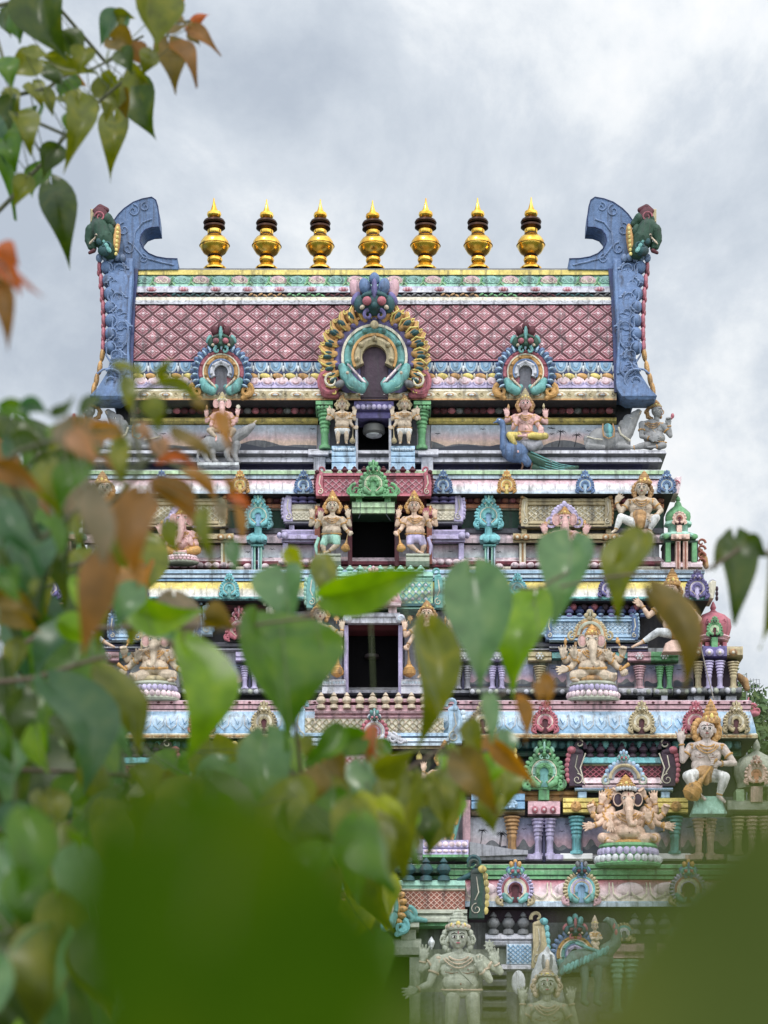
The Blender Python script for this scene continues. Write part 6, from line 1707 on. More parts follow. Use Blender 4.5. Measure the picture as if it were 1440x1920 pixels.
# --- fourth storey
def ganesha_d():
    f = mk('elephant_god_statue', 'big ten armed elephant headed deity on a wide two tiered lotus low right', 'statue', Z8, (712, 905), YD, 84, G2, 'skin', .8)
    a = f.p('arch', 'grey')
    a.arc(696, 440, 52, 100, -4, 184, -40, -22, 26, .95, 6); a.mat('tan'); a.arc(696, 440, 66, 82, 0, 180, -22, -12, 24, .95, 4)
    a.mat('lblue')
    for q in range(13): t = R_(184 * q / 12); a.ell(696 + 98 * math.cos(t), 440 - 92 * math.sin(t), -26, 12, 13, 10)
    for sg in (-1, 1): a.mat('stone'); a.spiral(696 + sg * 92, 450, 26, 1.3, 90, -sg, 8, -22); a.mat('blue'); a.ell(696 + sg * 66, 394, -20, 14, 22, 10, rot=-sg * .5)
    yface(a, 692, 330, 26, ('teal', 'rose', 'lblue', 'grey'), -16)
    r = 42; x = 712
    hr = f.p('hair', 'dpurple')
    for q in range(13): t = R_(-30 + 240 * q / 12); hr.ell(705 + 66 * math.cos(t), 540 - 50 * math.sin(t), -18, 17, 17, 16)
    f.elephant(x, 552, 10, r, [(x, 574, 34, 27), (x + 2, 620, 50, 22), (x + 2, 660, 54, 18), (x + 10, 686, 56, 16), (x + 30, 690, 58, 13), (x + 36, 674, 60, 10)], 'dpurple'); f.crown(700, 488, 66, 42, 6)
    w_ = f.p('flower_band', 'white2')
    for q in range(9): t = R_(-80 + 160 * q / 8); w_.ell(702 + 48 * math.sin(t), 500, 4 + 44 * math.cos(t), 9, 13, 9)
    f.torso((628, 640, 0), (800, 640, 0), (714, 762, 0), r * 1.15, 1.25)
    q = r * 1.08
    for sg in (-1, 1):
        fl = sg * -1 if sg > 0 else 1
        X = lambda v: 714 + sg * (714 - v)
        f.arm((X(800) if False else 714 + sg * 90, 640, 6), (714 + sg * 122, 696, 22), (714 + sg * 100, 672, 60), q, 'open', (sg * -.1, -1 if sg > 0 else 1, .2), flip=-sg)
        f.arm((714 + sg * 90, 632, -6), (714 + sg * 150, 678, 6), (714 + sg * 180, 690, 26), q, 'open', (sg * 1, .2, .2), flip=-sg)
        f.arm((714 + sg * 92, 624, -16), (714 + sg * 162, 646, -10), (714 + sg * 186, 624, 4), q, 'fist', (sg * .3, -1, .1), flip=-sg)
        f.arm((714 + sg * 88, 612, -22), (714 + sg * 148, 606, -20), (714 + sg * 140, 566, -6), q, 'open', (sg * -.2, -1, .1), flip=-sg)
        f.arm((714 + sg * 84, 604, -28), (714 + sg * 120, 572, -26), (714 + sg * 88, 534, -12), q, 'fist', (sg * -.5, -.8, .1), flip=-sg)
    f.item(610, 512, -2, 22, 'disc'); f.item(530, 640, 20, 18, 'axe', 'ochre'); f.item(896, 690, 30, 14, 'bud'); f.item(532, 572, 2, 16, 'bud')
    f.leg((640, 766, 16), (576, 756, 44), (600, 776, 60), (624, 784, 76), r * 1.35); f.leg((790, 766, 16), (850, 758, 40), (840, 764, 70), (828, 760, 90), r * 1.5)
    c = f.p('loincloth', 'gold', True); c.ell(714, 780, 14, 118, 22, 46, 16, 10)
    lotus(f.p('pedestal', 'pink'), 712, 788, 905, 350, 'lilac', 'white2', 'green', 16)
    return f.done()
ganesha_d()
def guard_sit_d():
    f = mk('guardian_statue', 'white trousered guardian raising an open palm and holding a golden mace across his knees', 'statue', Z8, (1110, 585), YD, 78, G2, 'face_white', .8)
    r = 48; x = 1120
    f.head(x, 192, 10, r, -4); f.crown(1142, 154, 126, 44, 0, 'gold', 'ochre'); f.curls(x + 2, 190, -8, r, 'gold', 15, 1.28, -50, 230, .42)
    f.torso((1040, 280, 0), (1200, 282, 0), (1106, 420, 0), r, .12)
    f.arm((1038, 280, 2), (996, 350, 8), (988, 258, 18), r, 'open', (-.15, -1, .1)); f.arm((1206, 286, 2), (1262, 366, 16), (1180, 376, 56), r, 'fist', (-1, -.1, .2), flip=-1)
    f.leg((1070, 426, 8), (1016, 440, 52), (1080, 536, 36), (1104, 560, 54), r * 1.1, 'white'); f.leg((1150, 428, 8), (1208, 446, 52), (1180, 540, 34), (1206, 574, 56), r * 1.1, 'white')
    c = f.p('loincloth', 'ochre', True); c.ell(1108, 424, 12, 62, 50, 42, 14, 10); c.limb([(1108, 430, 44, 28), (1112, 470, 46, 18)])
    f.mace((1166, 352, 66), (1010, 566, 88), 50)
    p = f.p('pedestal', 'mint'); p.sqlathe(1130, [(74, 540), (66, 560), (80, 600), (92, 632)], -10, .6)
    return f.done()
guard_sit_d()
ZD = (640, 1360, 4.0)
def guard_d():
    f = mk('guardian_statue', 'tall standing guardian in pale blue dhoti on a pink lotus base behind hanging leaves', 'statue', ZD, (800, 868), YD, 84, GG, 'skin', .9)
    r = 50; x = 775
    f.head(x, 246, 8, r, 8); f.crown(x, 206, 100, 42, 4); f.curls(x, 246, -8, r, 'gold', 13, 1.2)
    f.torso((690, 360, 0), (860, 360, 0), (790, 520, 0), r, .4)
    f.arm((690, 362, 4), (650, 460, 14), (640, 520, 34), r, 'fist', (0, 1, .3)); f.arm((686, 354, -12), (610, 400, -8), (616, 340, 4), r, 'open', (0, -1, 0)); f.arm((862, 362, 4), (910, 440, 12), (870, 390, 44), r, 'open', (-.2, -1, .2), flip=-1); f.arm((866, 354, -12), (950, 400, -8), (940, 340, 4), r, 'open', (0, -1, 0), flip=-1)
    f.leg((745, 540, 4), (720, 690, 22), (700, 830, 8), (676, 858, 40), r); f.leg((830, 540, 0), (840, 690, 16), (790, 832, 6), (776, 860, 40), r)
    c = f.p('dhoti', 'paleblue', True); c.ell(790, 545, 2, 92, 56, 46, 14, 10); c.limb([(745, 560, 6, 56), (726, 690, 22, 42), (716, 740, 18, 34)]); c.limb([(830, 560, 4, 60), (846, 680, 16, 46), (830, 740, 14, 34)])
    s = f.p('sash', 'teal', True); s.limb([(890, 540, 20, 20), (880, 680, 20, 20), (840, 850, 22, 18)]); j = f.p('jewellery', 'gold'); j.limb([(868, 700, 40, 16), (858, 740, 40, 16)]); j.limb([(836, 830, 40, 14), (828, 860, 40, 14)])
    f.mace((640, 530, 46), (600, 860, 50), 50)
    p = f.p('pedestal', 'lilac'); p.mold(610, 950, [(868, 50), (874, 86), (930, 90), (936, 74), (944, 92), (980, 96), (984, 100, 'green'), (1004, 102, 'green'), (1008, 60)], -80); p.mat('palepink'); p.beads(615, 945, 905, 90, 7, 22, 20, 10); p.beads(615, 945, 958, 96, 7, 22, 12, 8)
    return f.done()
g = guard_d(); twin(g, 'tall standing guardian almost hidden by leaves left of the fourth storey doorway')

# --- fifth storey
ZE = (680, 1580, 2.4828)
def big_e():
    f = mk('standing_god_statue', 'large grey green standing deity with tall crown and necklace above the blurred leaves', 'statue', ZE, (460, 1000), YE, 110, G2, 'stone', .9)
    f.gold = 'bone'
    r = 52; x = 443
    f.head(x, 446, 8, r, lips='rose'); f.crown(x, 404, 100, 50, 4, 'stone', 'bone'); f.curls(x, 450, -10, r, 'stone', 15, 1.22, -50, 230, .32)
    f.torso((352, 548, 0), (540, 548, 0), (460, 700, 0), r, .5)
    f.arm((350, 552, 4), (310, 660, 14), (250, 690, 34), r, 'open', (-1, .3, .3)); f.arm((350, 540, -14), (272, 590, -8), (280, 548, 4), r, 'open', (.1, -1, 0)); f.arm((544, 552, 4), (590, 640, 14), (548, 600, 46), r, 'open', (-.2, -1, .2), flip=-1); f.arm((544, 540, -14), (640, 600, -8), (620, 562, 4), r, 'open', (-.2, -1, 0), flip=-1)
    f.item(320, 466, 4, 22, 'conch', 'white2'); f.item(590, 480, 4, 24, 'disc', 'stone')
    f.leg((420, 720, 4), (410, 860, 14), (412, 980, 4), (400, 996, 36), r, 'stone', 'dhoti', False); f.leg((510, 720, 4), (520, 860, 14), (516, 980, 4), (530, 996, 36), r, 'stone', 'dhoti', False)
    return f.done()
big_e()
def hood_e():
    f = mk('hooded_god_statue', 'pale bust with a tall white pointed hood low beside the green bird', 'statue', ZE, (860, 1000), YE, 96, G2, 'stone', .9)
    f.gold = 'bone'
    r = 48; x = 856
    f.head(x, 664, 10, r, lips='rose'); f.curls(x, 668, -6, r, 'bone', 13, 1.2, -40, 220, .3); f.crown(x, 624, 44, 40, 4, 'bone', 'stone')
    h = f.p('hood', 'white2', True); h.limb([(862, 488, -40, 10), (860, 540, -54, 44), (858, 620, -82, 72), (858, 720, -104, 92)])
    hm = f.p('hood_mark', 'ash'); hm.tube([(842, 520, -14), (838, 560, -8), (846, 596, -6)], 6, 6); hm.tube([(878, 520, -14), (882, 560, -8), (872, 596, -6)], 6, 6); hm.mat('bone'); hm.ell(860, 570, -2, 10, 28, 10)
    f.torso((780, 770, 0), (936, 770, 0), (858, 920, 0), r, .3)
    f.arm((778, 772, 4), (746, 840, 12), (742, 740, 24), r, 'open', (0, -1, .1)); f.arm((940, 772, 4), (990, 850, 12), (968, 740, 24), r, 'open', (0, -1, .1), flip=-1)
    s = f.p('shield', 'white2', True); s.ell(726, 650, -10, 34, 58, 14)
    f.leg((820, 930, 10), (760, 960, 40), (860, 985, 50), (900, 990, 54), r); f.leg((900, 930, 10), (960, 960, 40), (880, 985, 56), (830, 990, 58), r)
    return f.done()
hood_e()
def bird_e():
    f = mk('bird_rider_statue', 'small pale rider on a dark teal long necked bird above the pointed hood', 'statue', ZE, (1080, 760), YE, 84, G2, 'bone', .8)
    r = 17; x = 1080
    f.head(x, 392, 4, r); f.crown(x, 380, 44, 15, 2, 'bone', 'tan'); f.torso((1062, 424, 0), (1100, 424, 0), (1082, 466, 0), r)
    f.arm((1062, 425, 2), (1066, 450, 10), (1090, 446, 18), r, 'fist', (1, 0, .2)); f.arm((1100, 425, 2), (1112, 446, 8), (1096, 452, 18), r, 'fist', (-1, 0, .2), flip=-1); f.leg((1074, 470, 4), (1090, 496, 24), (1100, 530, 20), (1108, 542, 26), r * 1.2); f.leg((1092, 470, 4), (1080, 490, 24), (1064, 510, 20), (1060, 520, 26), r * 1.2)
    b = f.p('bird', 'bird', True)
    b.ell(1060, 540, -6, 110, 52, 44, 14, 10); b.limb([(1130, 510, -4, 40), (1176, 470, 0, 28), (1182, 420, 2, 20), (1160, 372, 4, 20), (1140, 360, 6, 14), (1124, 364, 8, 6)]); b.limb([(990, 540, -6, 40), (940, 580, -4, 26), (920, 610, 0, 14)])
    for sx in (1030, 1090): b.limb([(sx, 580, 0, 26), (sx + 6, 650, 4, 16), (sx - 4, 740, 6, 14), (sx + 12, 754, 20, 12)])
    w_ = f.p('wing_feathers', 'teal')
    for i in range(11): w_.ell(930 + i * 20, 596 - i * 9, 34, 11, 24, 8, rot=.4)
    for i in range(8): w_.ell(1010 + i * 14, 480 + i * 5, 30, 26, 7, 6, rot=.45)
    m = f.p('crest', 'rose'); m.ell(1168, 390, 18, 8, 18, 6); m.ell(1178, 420, 20, 7, 16, 6)
    return f.done()
bird_e()

# ------------------------------------------------------------------ gilded finials on the ridge
KAL = [(1, 372), (1.6, 378), (3, 384), (5.2, 391), (7, 395), (8, 397), (12.5, 399), (13.5, 403), (12, 407), (8, 410), (6.5, 412), (7.5, 413.5)]
KAL2 = [(7.5, 413), (19, 414), (21, 418), (19.5, 421), (15, 422.5), (20, 424.5), (20.5, 428), (16, 431), (13, 432)]
KAL3 = [(13, 431), (13, 438), (11, 441), (14, 442), (21, 447), (26, 454), (27.5, 460), (27.5, 462), (26, 466), (21, 474), (15, 478), (12, 480), (11, 481), (13.5, 484), (14.5, 488), (13, 492), (11, 493.5), (13, 496), (18, 500), (22, 504), (22, 507)]
def finial():
    m = M(YR, 0); z = Vector(W(701, 507, YR + .55))
    r = empty('ridge_finial', z, 'gold', 'finial', 'gold finials along the ridge')
    for nm, k, pr in (('spire', 'gild', KAL), ('dark_collar', 'bronze_dark', KAL2), ('pot', 'gild', KAL3)):
        m = M(YR + .55, 0); m.mat(k); m.lathe(701, pr, 0, 28)
        if k == 'gild' and pr is KAL3:
            for y in (461,): m.lathe(701, [(27, y - 1.6), (29, y), (27, y + 1.6)], 0, 28)
            m.mat('bronze_dark'); m.lathe(701, [(13, 439.5), (13.4, 441), (13, 442)], 0, 24); m.lathe(701, [(13.2, 479), (13.8, 480.5), (13.2, 482)], 0, 24)
        m.build(nm, r)
    return r
f0 = finial()
FX = (403, 500, 600, 700, 797, 897, 995)
FL = ('gold spired finial at the left end of the ridge row', 'second gold finial from the left end of the ridge', 'gold finial just left of the central lion mask arch', 'middle gold finial straight above the central lion mask arch', 'gold finial just right of the central lion mask arch', 'second gold finial from the right end of the ridge', 'gold spired finial at the right end of the ridge row')
for i, px in enumerate(FX):
    o = f0 if i == 0 else copy_tree(f0)
    o.location = W(px, 507, YR + .55); o['label'] = FL[i]
    o.rotation_euler = (R_((.4, -.5, .3, 0, -.4, .6, -.2)[i]), R_((-.8, .5, 0, .9, -.6, .3, .7)[i]), R_(47 * i)); o.scale = (1, 1, (1.0, .99, .985, .975, 1.0, 1.005, 1.01)[i])
# lamp in the top doorway, cable and far aerial
m = M(YR, 30); simple('lamp_grey', (96, 96, 92), 0.5); m.mat('lamp_grey'); m.lathe(701, [(3, 786), (3, 796), (16, 797), (20, 800), (21, 812), (18, 815)], 30, 20); m.mat('white2'); m.lathe(701, [(15, 815), (15, 817.5), (9, 820), (3, 821)], 30, 20)
tag(m.build('ceiling_lamp', None, W(701, 786, YR - .3)), 'dark round ceiling lamp hanging in the topmost doorway', 'lamp')
m = M(YC, 30); simple('lamp_dark', (44, 36, 32), 0.6); m.mat('lamp_dark'); m.lathe(697, [(1, 1186), (1, 1222), (13, 1224), (14, 1230), (5, 1232)], 14, 20)
tag(m.build('ceiling_lamp', None, W(697, 1192, YC - .3)), 'dim lamp hanging in the big dark middle doorway', 'lamp')
m = M(YC, 60); simple('cable', (150, 140, 128), 0.6); m.mat('cable'); m.tube([(1302, 1170, 60), (1309, 1192, 62), (1322, 1248, 62), (1338, 1312, 62), (1350, 1330, 62)], 1.1, 6); m.tube([(1350, 1330, 62), (1362, 1376, 60), (1376, 1420, 50), (1384, 1470, 40)], 1.1, 6)
tag(m.build('cable', None, W(1302, 1170, YC - .6)), 'thin grey cable running down the right corner past the red dome', 'cable')

# television aerial on its mast behind the tower
simple('galvanised', (150, 154, 160), 0.45, 0.6)
YA = 12.0
ar = empty('antenna', (W(1400, 0, YA).x, YA, 0), 'small metal television aerial poking out behind the right corner below the red dome', 'antenna')
m = M(YA, 0); m.mat('galvanised'); g0 = W(1400, 0, YA).x
m.tube([(1400, 1262, 0), (1400, 1400, 0), (1400, 2420, 0)], [1.0, 1.2, 1.6], 6); m.build('mast', ar)
m = M(YA, 0); m.mat('galvanised'); m.tube([(1392, 1284, 0), (1426, 1282, 0)], .8, 5)
for i in range(6): m.tube([(1396 + i * 5.6, 1270 + i * .6, -2), (1396 + i * 5.6, 1297 - i * .8, 2)], .6, 4)
m.tube([(1394, 1276, 0), (1424, 1274, 0)], .5, 4); m.tube([(1394, 1292, 0), (1424, 1290, 0)], .5, 4)
m.build('aerial', ar)
# ------------------------------------------------------------------ foreground foliage, out of focus
LEAFC = dict(dk=((.044, .076, .010), .34), gr=((.066, .150, .010), .32), br=((.140, .262, .006), .32), ol=((.125, .145, .008), .36), bl=((.046, .112, .042), .32),
             si=((.115, .215, .085), .26), od=((.29, .135, .020), .5), rd=((.20, .095, .020), .55), bn=((.140, .098, .014), .5), bg=((.175, .140, .080), .55), pk=((.36, .20, .11), .55), re=((.38, .100, .028), .55), nd=((.038, .086, .003), .9), no=((.088, .116, .030), .9), yl=((.30, .33, .006), .45))  # si: sky sheen put into a paler base colour
def leaf_mat(key):
    k = 'leaf_' + key
    if k in MATS: return MATS[k]
    (r, g, b), ro = LEAFC[key]
    m, t, p = new_mat(k)
    geo = N(t, 'ShaderNodeNewGeometry'); nz = N(t, 'ShaderNodeTexNoise', in_Scale=55.0 if key[0] != 'n' else 90.0, in_Detail=4.0); t.links.new(geo.outputs['Position'], nz.inputs[0])
    rp = ramp(t, [(0.3, (r * .7, g * .72, b * .7)), (0.5, (r, g, b)), (0.72, (r * 1.35 + .02, g * 1.2 + .01, b * 1.3))], nz.outputs[0])
    t.links.new(rp.outputs[0], p.inputs['Base Color']); p.inputs['Roughness'].default_value = ro; p.inputs['Specular IOR Level'].default_value = 0.5 if key in ('si', 'bl') else 0.05 if key in ('nd', 'no') else 0.38
    tr = N(t, 'ShaderNodeBsdfTranslucent'); t.links.new(rp.outputs[0], tr.inputs[0])
    hv = N(t, 'ShaderNodeHueSaturation', in_Saturation=1.15, in_Value=1.5); t.links.new(rp.outputs[0], hv.inputs['Color']); t.links.new(hv.outputs[0], tr.inputs[0])
    mx_ = N(t, 'ShaderNodeMixShader', i0=0.45); t.links.new(p.outputs[0], mx_.inputs[1]); t.links.new(tr.outputs[0], mx_.inputs[2])
    t.links.new(mx_.outputs[0], t.nodes['Material Output'].inputs[0])
    MATS[k] = m
    return m
simple('stem_green', (84, 86, 50), 0.6); simple('stem_brown', (104, 84, 66), 0.7); simple('petiole', (82, 96, 40), 0.6); simple('vein', (104, 122, 62), 0.6)
def LP(px, py, d):
    k = S * d / D
    return Vector(((px - 720) * k, -D + d, CZ + (YH - py) * k))
LW = [(0, .10), (.03, .46), (.08, .74), (.16, .93), (.26, 1.0), (.38, .95), (.50, .80), (.62, .60), (.73, .40), (.83, .22), (.91, .10), (.97, .035), (1, .004)]
lr = random.Random(11)
def leaf(parent, b, t, wd, curl, key, d, fold=None, tilt=None):
    """one pointed heart-shaped blade with midrib: base, tip, width, sideways bend, colour, distance"""
    k = S * d / D
    B, T = LP(b[0], b[1], d), LP(t[0], t[1], d)
    ax = T - B; L_ = ax.length; ax.normalize()
    view = Vector((0, -1, 0))
    sd = ax.cross(view).normalized()
    tilt = lr.uniform(-.8, .8) if tilt is None else tilt
    fold = lr.uniform(.25, .75) * lr.choice((1, 1, -1)) if fold is None else fold
    near = key in ('nd', 'no')
    if near: tilt, fold = 0.05, .08
    nr = (view * math.cos(tilt) + sd * math.sin(tilt)).normalized()
    wv = sd * math.cos(tilt) - view * math.sin(tilt)
    hw = wd * k / 2 / max(.55, math.cos(tilt))
    arch = (.01 if near else lr.uniform(.05, .42)) * L_
    vs, nr_, nc = [], len(LW), 9
    ph = lr.uniform(0, 6); kink = 0 if near else lr.uniform(-.42, .42)
    for i, (q, f) in enumerate(LW):
        c = B + ax * (L_ * q) + sd * (curl * k * math.sin(math.pi * q ** .9) + kink * (q ** 2 - q) * L_) + view * (arch * (math.sin(math.pi * q * .9) - .3))
        back = 0.09 * L_ * (1 - q) ** 6
        for j in range(nc):
            s = -1 + 2 * j / (nc - 1)
            wob = .13 * math.sin(7 * q + ph + (2 if s > 0 else 0)) * abs(s)
            vs.append(c + wv * (s * f * hw) + nr * (fold * abs(s) ** 1.3 * f * hw + wob * hw) - ax * (back * abs(s) * 1.4))
    fs = [(i * nc + j, i * nc + j + 1, (i + 1) * nc + j + 1, (i + 1) * nc + j) for i in range(nr_ - 1) for j in range(nc - 1)]
    loc = LOC[parent.name]
    me = bpy.data.meshes.new('leaf')
    nv = len(vs)
    for i, (q, f) in enumerate(LW[:-1]):
        c = vs[i * nc + nc // 2] + nr * -.001
        rr = max(.25, 1.3 * (1 - q)) * k
        vs += [c - wv * rr, c - nr * rr * 1.2, c + wv * rr]
        if i: fs += [(nv + 3 * i - 3 + a, nv + 3 * i - 3 + a + 1, nv + 3 * i + a + 1, nv + 3 * i + a) for a in (0, 1)]
    me.from_pydata([tuple(v - loc) for v in vs], [], fs)
    me.materials.append(leaf_mat(key)); me.materials.append(MATS['vein'])
    nb = (nr_ - 1) * (nc - 1)
    me.polygons.foreach_set('material_index', [0 if i < nb else 1 for i in range(len(fs))])
    me.polygons.foreach_set('use_smooth', [True] * len(me.polygons)); me.update()
    o = bpy.data.objects.new('leaf', me); col.objects.link(o); o.parent = parent
    return B
def wtube(m, pts, rad, n=6):
    """tube through world points"""
    vs = []
    for i, p in enumerate(pts):
        t = (pts[min(i + 1, len(pts) - 1)] - pts[max(i - 1, 0)])
        t = t.normalized() if t.length > 1e-9 else Vector((0, 0, 1))
        u = t.orthogonal().normalized(); v = t.cross(u)
        r = rad[i] if isinstance(rad, list) else rad
        vs += [p + (u * math.cos(2 * math.pi * j / n) + v * math.sin(2 * math.pi * j / n)) * r for j in range(n)]
    m.add(vs, [(i * n + j, i * n + (j + 1) % n, (i + 1) * n + (j + 1) % n, (i + 1) * n + j) for i in range(len(pts) - 1) for j in range(n)] + [tuple(range(n))[::-1], tuple(range(len(vs) - n, len(vs)))])
def branch(name, label, z, d, stems, leaves, srad=3.0, stem='stem_green', foot=(-0.25, 0.0)):
    """stems and leaves of one shrub shoot, rooted in the ground outside the frame"""
    ox, oy, sc = z
    X = lambda p: (ox + p[0] / sc, oy + p[1] / sc)
    k = S * d / D
    first = LP(*X(stems[0][0]), d)
    root_p = Vector((first.x + foot[0], first.y + foot[1], 0))
    root = empty(name, root_p, label, 'shrub', 'shrub shoots in front of the tower')
    m = M(); m.mat(stem)
    pts3 = []
    for si, s_ in enumerate(stems):
        w_ = [LP(*X(p), d * (1 + .04 * si)) for p in s_]
        den = []
        for a, b in zip(w_, w_[1:]):
            for q in range(5): den.append(a.lerp(b, q / 5))
        den.append(w_[-1])
        sm = [den[0]] + [(den[i - 1] + den[i] * 2 + den[i + 1]) / 4 for i in range(1, len(den) - 1)] + [den[-1]]
        r0 = srad * k
        wtube(m, sm, [r0 * (1 - .55 * i / len(sm)) for i in range(len(sm))])
        pts3 += sm
        h = sm[0]
        if si == 0:
            wtube(m, [root_p - Vector((0, 0, .05)), root_p + Vector((0, 0, .5)), (root_p + h) / 2 + Vector((foot[0] * .3, 0, .1)), h + Vector((foot[0] * .25, foot[1] * .25, -.04)), h], [.016, .013, .009, .005, r0], 8)
        else:
            j = min(pts3[:len(pts3) - len(sm)], key=lambda q: (q - h).length)
            wtube(m, [j, (j + h) / 2, h], r0 * .8)
    for L_ in leaves:
        b, t, wd, curl, key = L_[:5]
        dd = d * (L_[5] if len(L_) > 5 else lr.uniform(.92, 1.08))
        if d > 3: wd *= 1.22
        if z == (0, 660, 2.88): wd *= .86
        B = leaf(root, X(b), X(t), wd / sc, curl / sc, key, dd)
        j = min(pts3, key=lambda q: (q - B).length)
        m.mat('petiole'); wtube(m, [B, B.lerp(j, .5) + Vector((0, 0, -.02 * (B - j).length)), j], [.8 * k, .9 * k, 1.2 * k], 5)
    m.build('stem', root)
    return root
branch('leafy_shrub', 'dark green branch hanging across the sky in the upper left corner', (0, 0, 2.824), 3.3,
    [[(-60, 1170), (60, 1050), (140, 950), (240, 850), (330, 740), (430, 620), (520, 540), (640, 440), (760, 330), (860, 220), (940, 120), (1010, 110)], [(-40, 545), (100, 500), (250, 470), (340, 400), (480, 370), (560, 330)], [(-60, 45), (70, 10), (170, 8), (260, -20)], [(560, 330), (640, 280), (700, 220), (760, 190)]],
    [((230, -40), (360, 330), 260, 30, 'dk'), ((640, 80), (530, 250), 130, -15, 'bl'), ((590, 110), (720, 100), 70, 0, 'ol'), ((800, -60), (830, 275), 190, 25, 'ol'), ((920, -30), (960, 100), 90, 10, 'od'), ((1000, 140), (1112, 78), 55, 6, 're'), ((1000, 150), (1172, 300), 80, -14, 'rd'), ((890, 150), (1030, 130), 60, 5, 'bn'), ((1010, 160), (1060, 245), 50, 0, 'bn'),
     ((890, 215), (930, 505), 150, -20, 'bn'), ((900, 250), (1042, 468), 100, -20, 'rd'), ((720, 440), (828, 745), 165, -12, 'dk'), ((690, 360), (800, 450), 90, 10, 'ol'), ((600, 600), (585, 970), 140, -45, 'ol'), ((620, 430), (560, 650), 140, 20, 'ol'), ((410, 510), (335, 925), 140, -55, 'ol'), ((340, 500), (440, 620), 120, -10, 'ol'),
     ((180, 590), (75, 1165), 200, 20, 'gr'), ((90, 610), (170, 820), 130, 10, 'ol'), ((265, 955), (372, 1435), 165, -25, 'dk'), ((10, 600), (40, 885), 120, 0, 'bl'), ((200, 310), (30, 400), 130, 10, 'ol'), ((-20, 320), (70, 480), 120, -10, 'gr'), ((130, 270), (300, 300), 85, 10, 'ol'), ((260, 320), (520, 390), 95, 20, 'ol'), ((270, 340), (330, 470), 90, 0, 'dk'), ((590, 200), (725, 330), 115, -18, 'bn'), ((640, 270), (700, 400), 100, 0, 'dk'), ((400, 420), (460, 460), 40, 0, 'od'), ((250, 470), (280, 620), 60, 0, 'ol'), ((20, 480), (110, 620), 90, 8, 'ol'), ((500, 520), (470, 640), 70, 0, 'ol')] + [((x, y), (x + dx, y + dy), w_, 0, c) for x, y, dx, dy, w_, c in ((60, 60, 40, 170, 120, 'gr'), (170, 440, 60, 130, 100, 'ol'), (330, 180, 90, 150, 110, 'dk'), (450, 260, -40, 150, 110, 'ol'), (540, 420, 90, 160, 120, 'ol'), (420, 600, -20, 200, 120, 'gr'), (300, 780, -70, 170, 100, 'dk'), (230, 860, -60, 190, 110, 'gr'), (700, 240, 70, 120, 80, 'rd'), (800, 260, -50, 150, 90, 'ol'), (60, 520, -10, 170, 110, 'dk'), (140, 940, -70, 160, 100, 'ol'), (0, 60, 60, 140, 120, 'dk'), (620, 480, 50, 150, 100, 'bn'), (380, 400, -60, 140, 110, 'gr'), (20, 740, 70, 190, 130, 'gr'), (940, 60, 70, 90, 60, 'bn'), (860, 60, 30, 130, 90, 'ol'))], 4.5)
branch('leafy_shrub', 'blurred red and orange sprig at the left edge against the sky', (0, 0, 2.824), 1.5,
    [[(-160, 1330), (-60, 1350), (10, 1390), (40, 1430)]],
    [((-10, 1310), (100, 1410), 120, 0, 're'), ((10, 1380), (112, 1570), 110, 0, 're'), ((-20, 1430), (70, 1620), 110, 0, 'bn'), ((0, 1500), (42, 1870), 120, 10, 'rd'), ((80, 1440), (245, 1580), 34, 0, 're', .8)], 3, 'stem_brown')
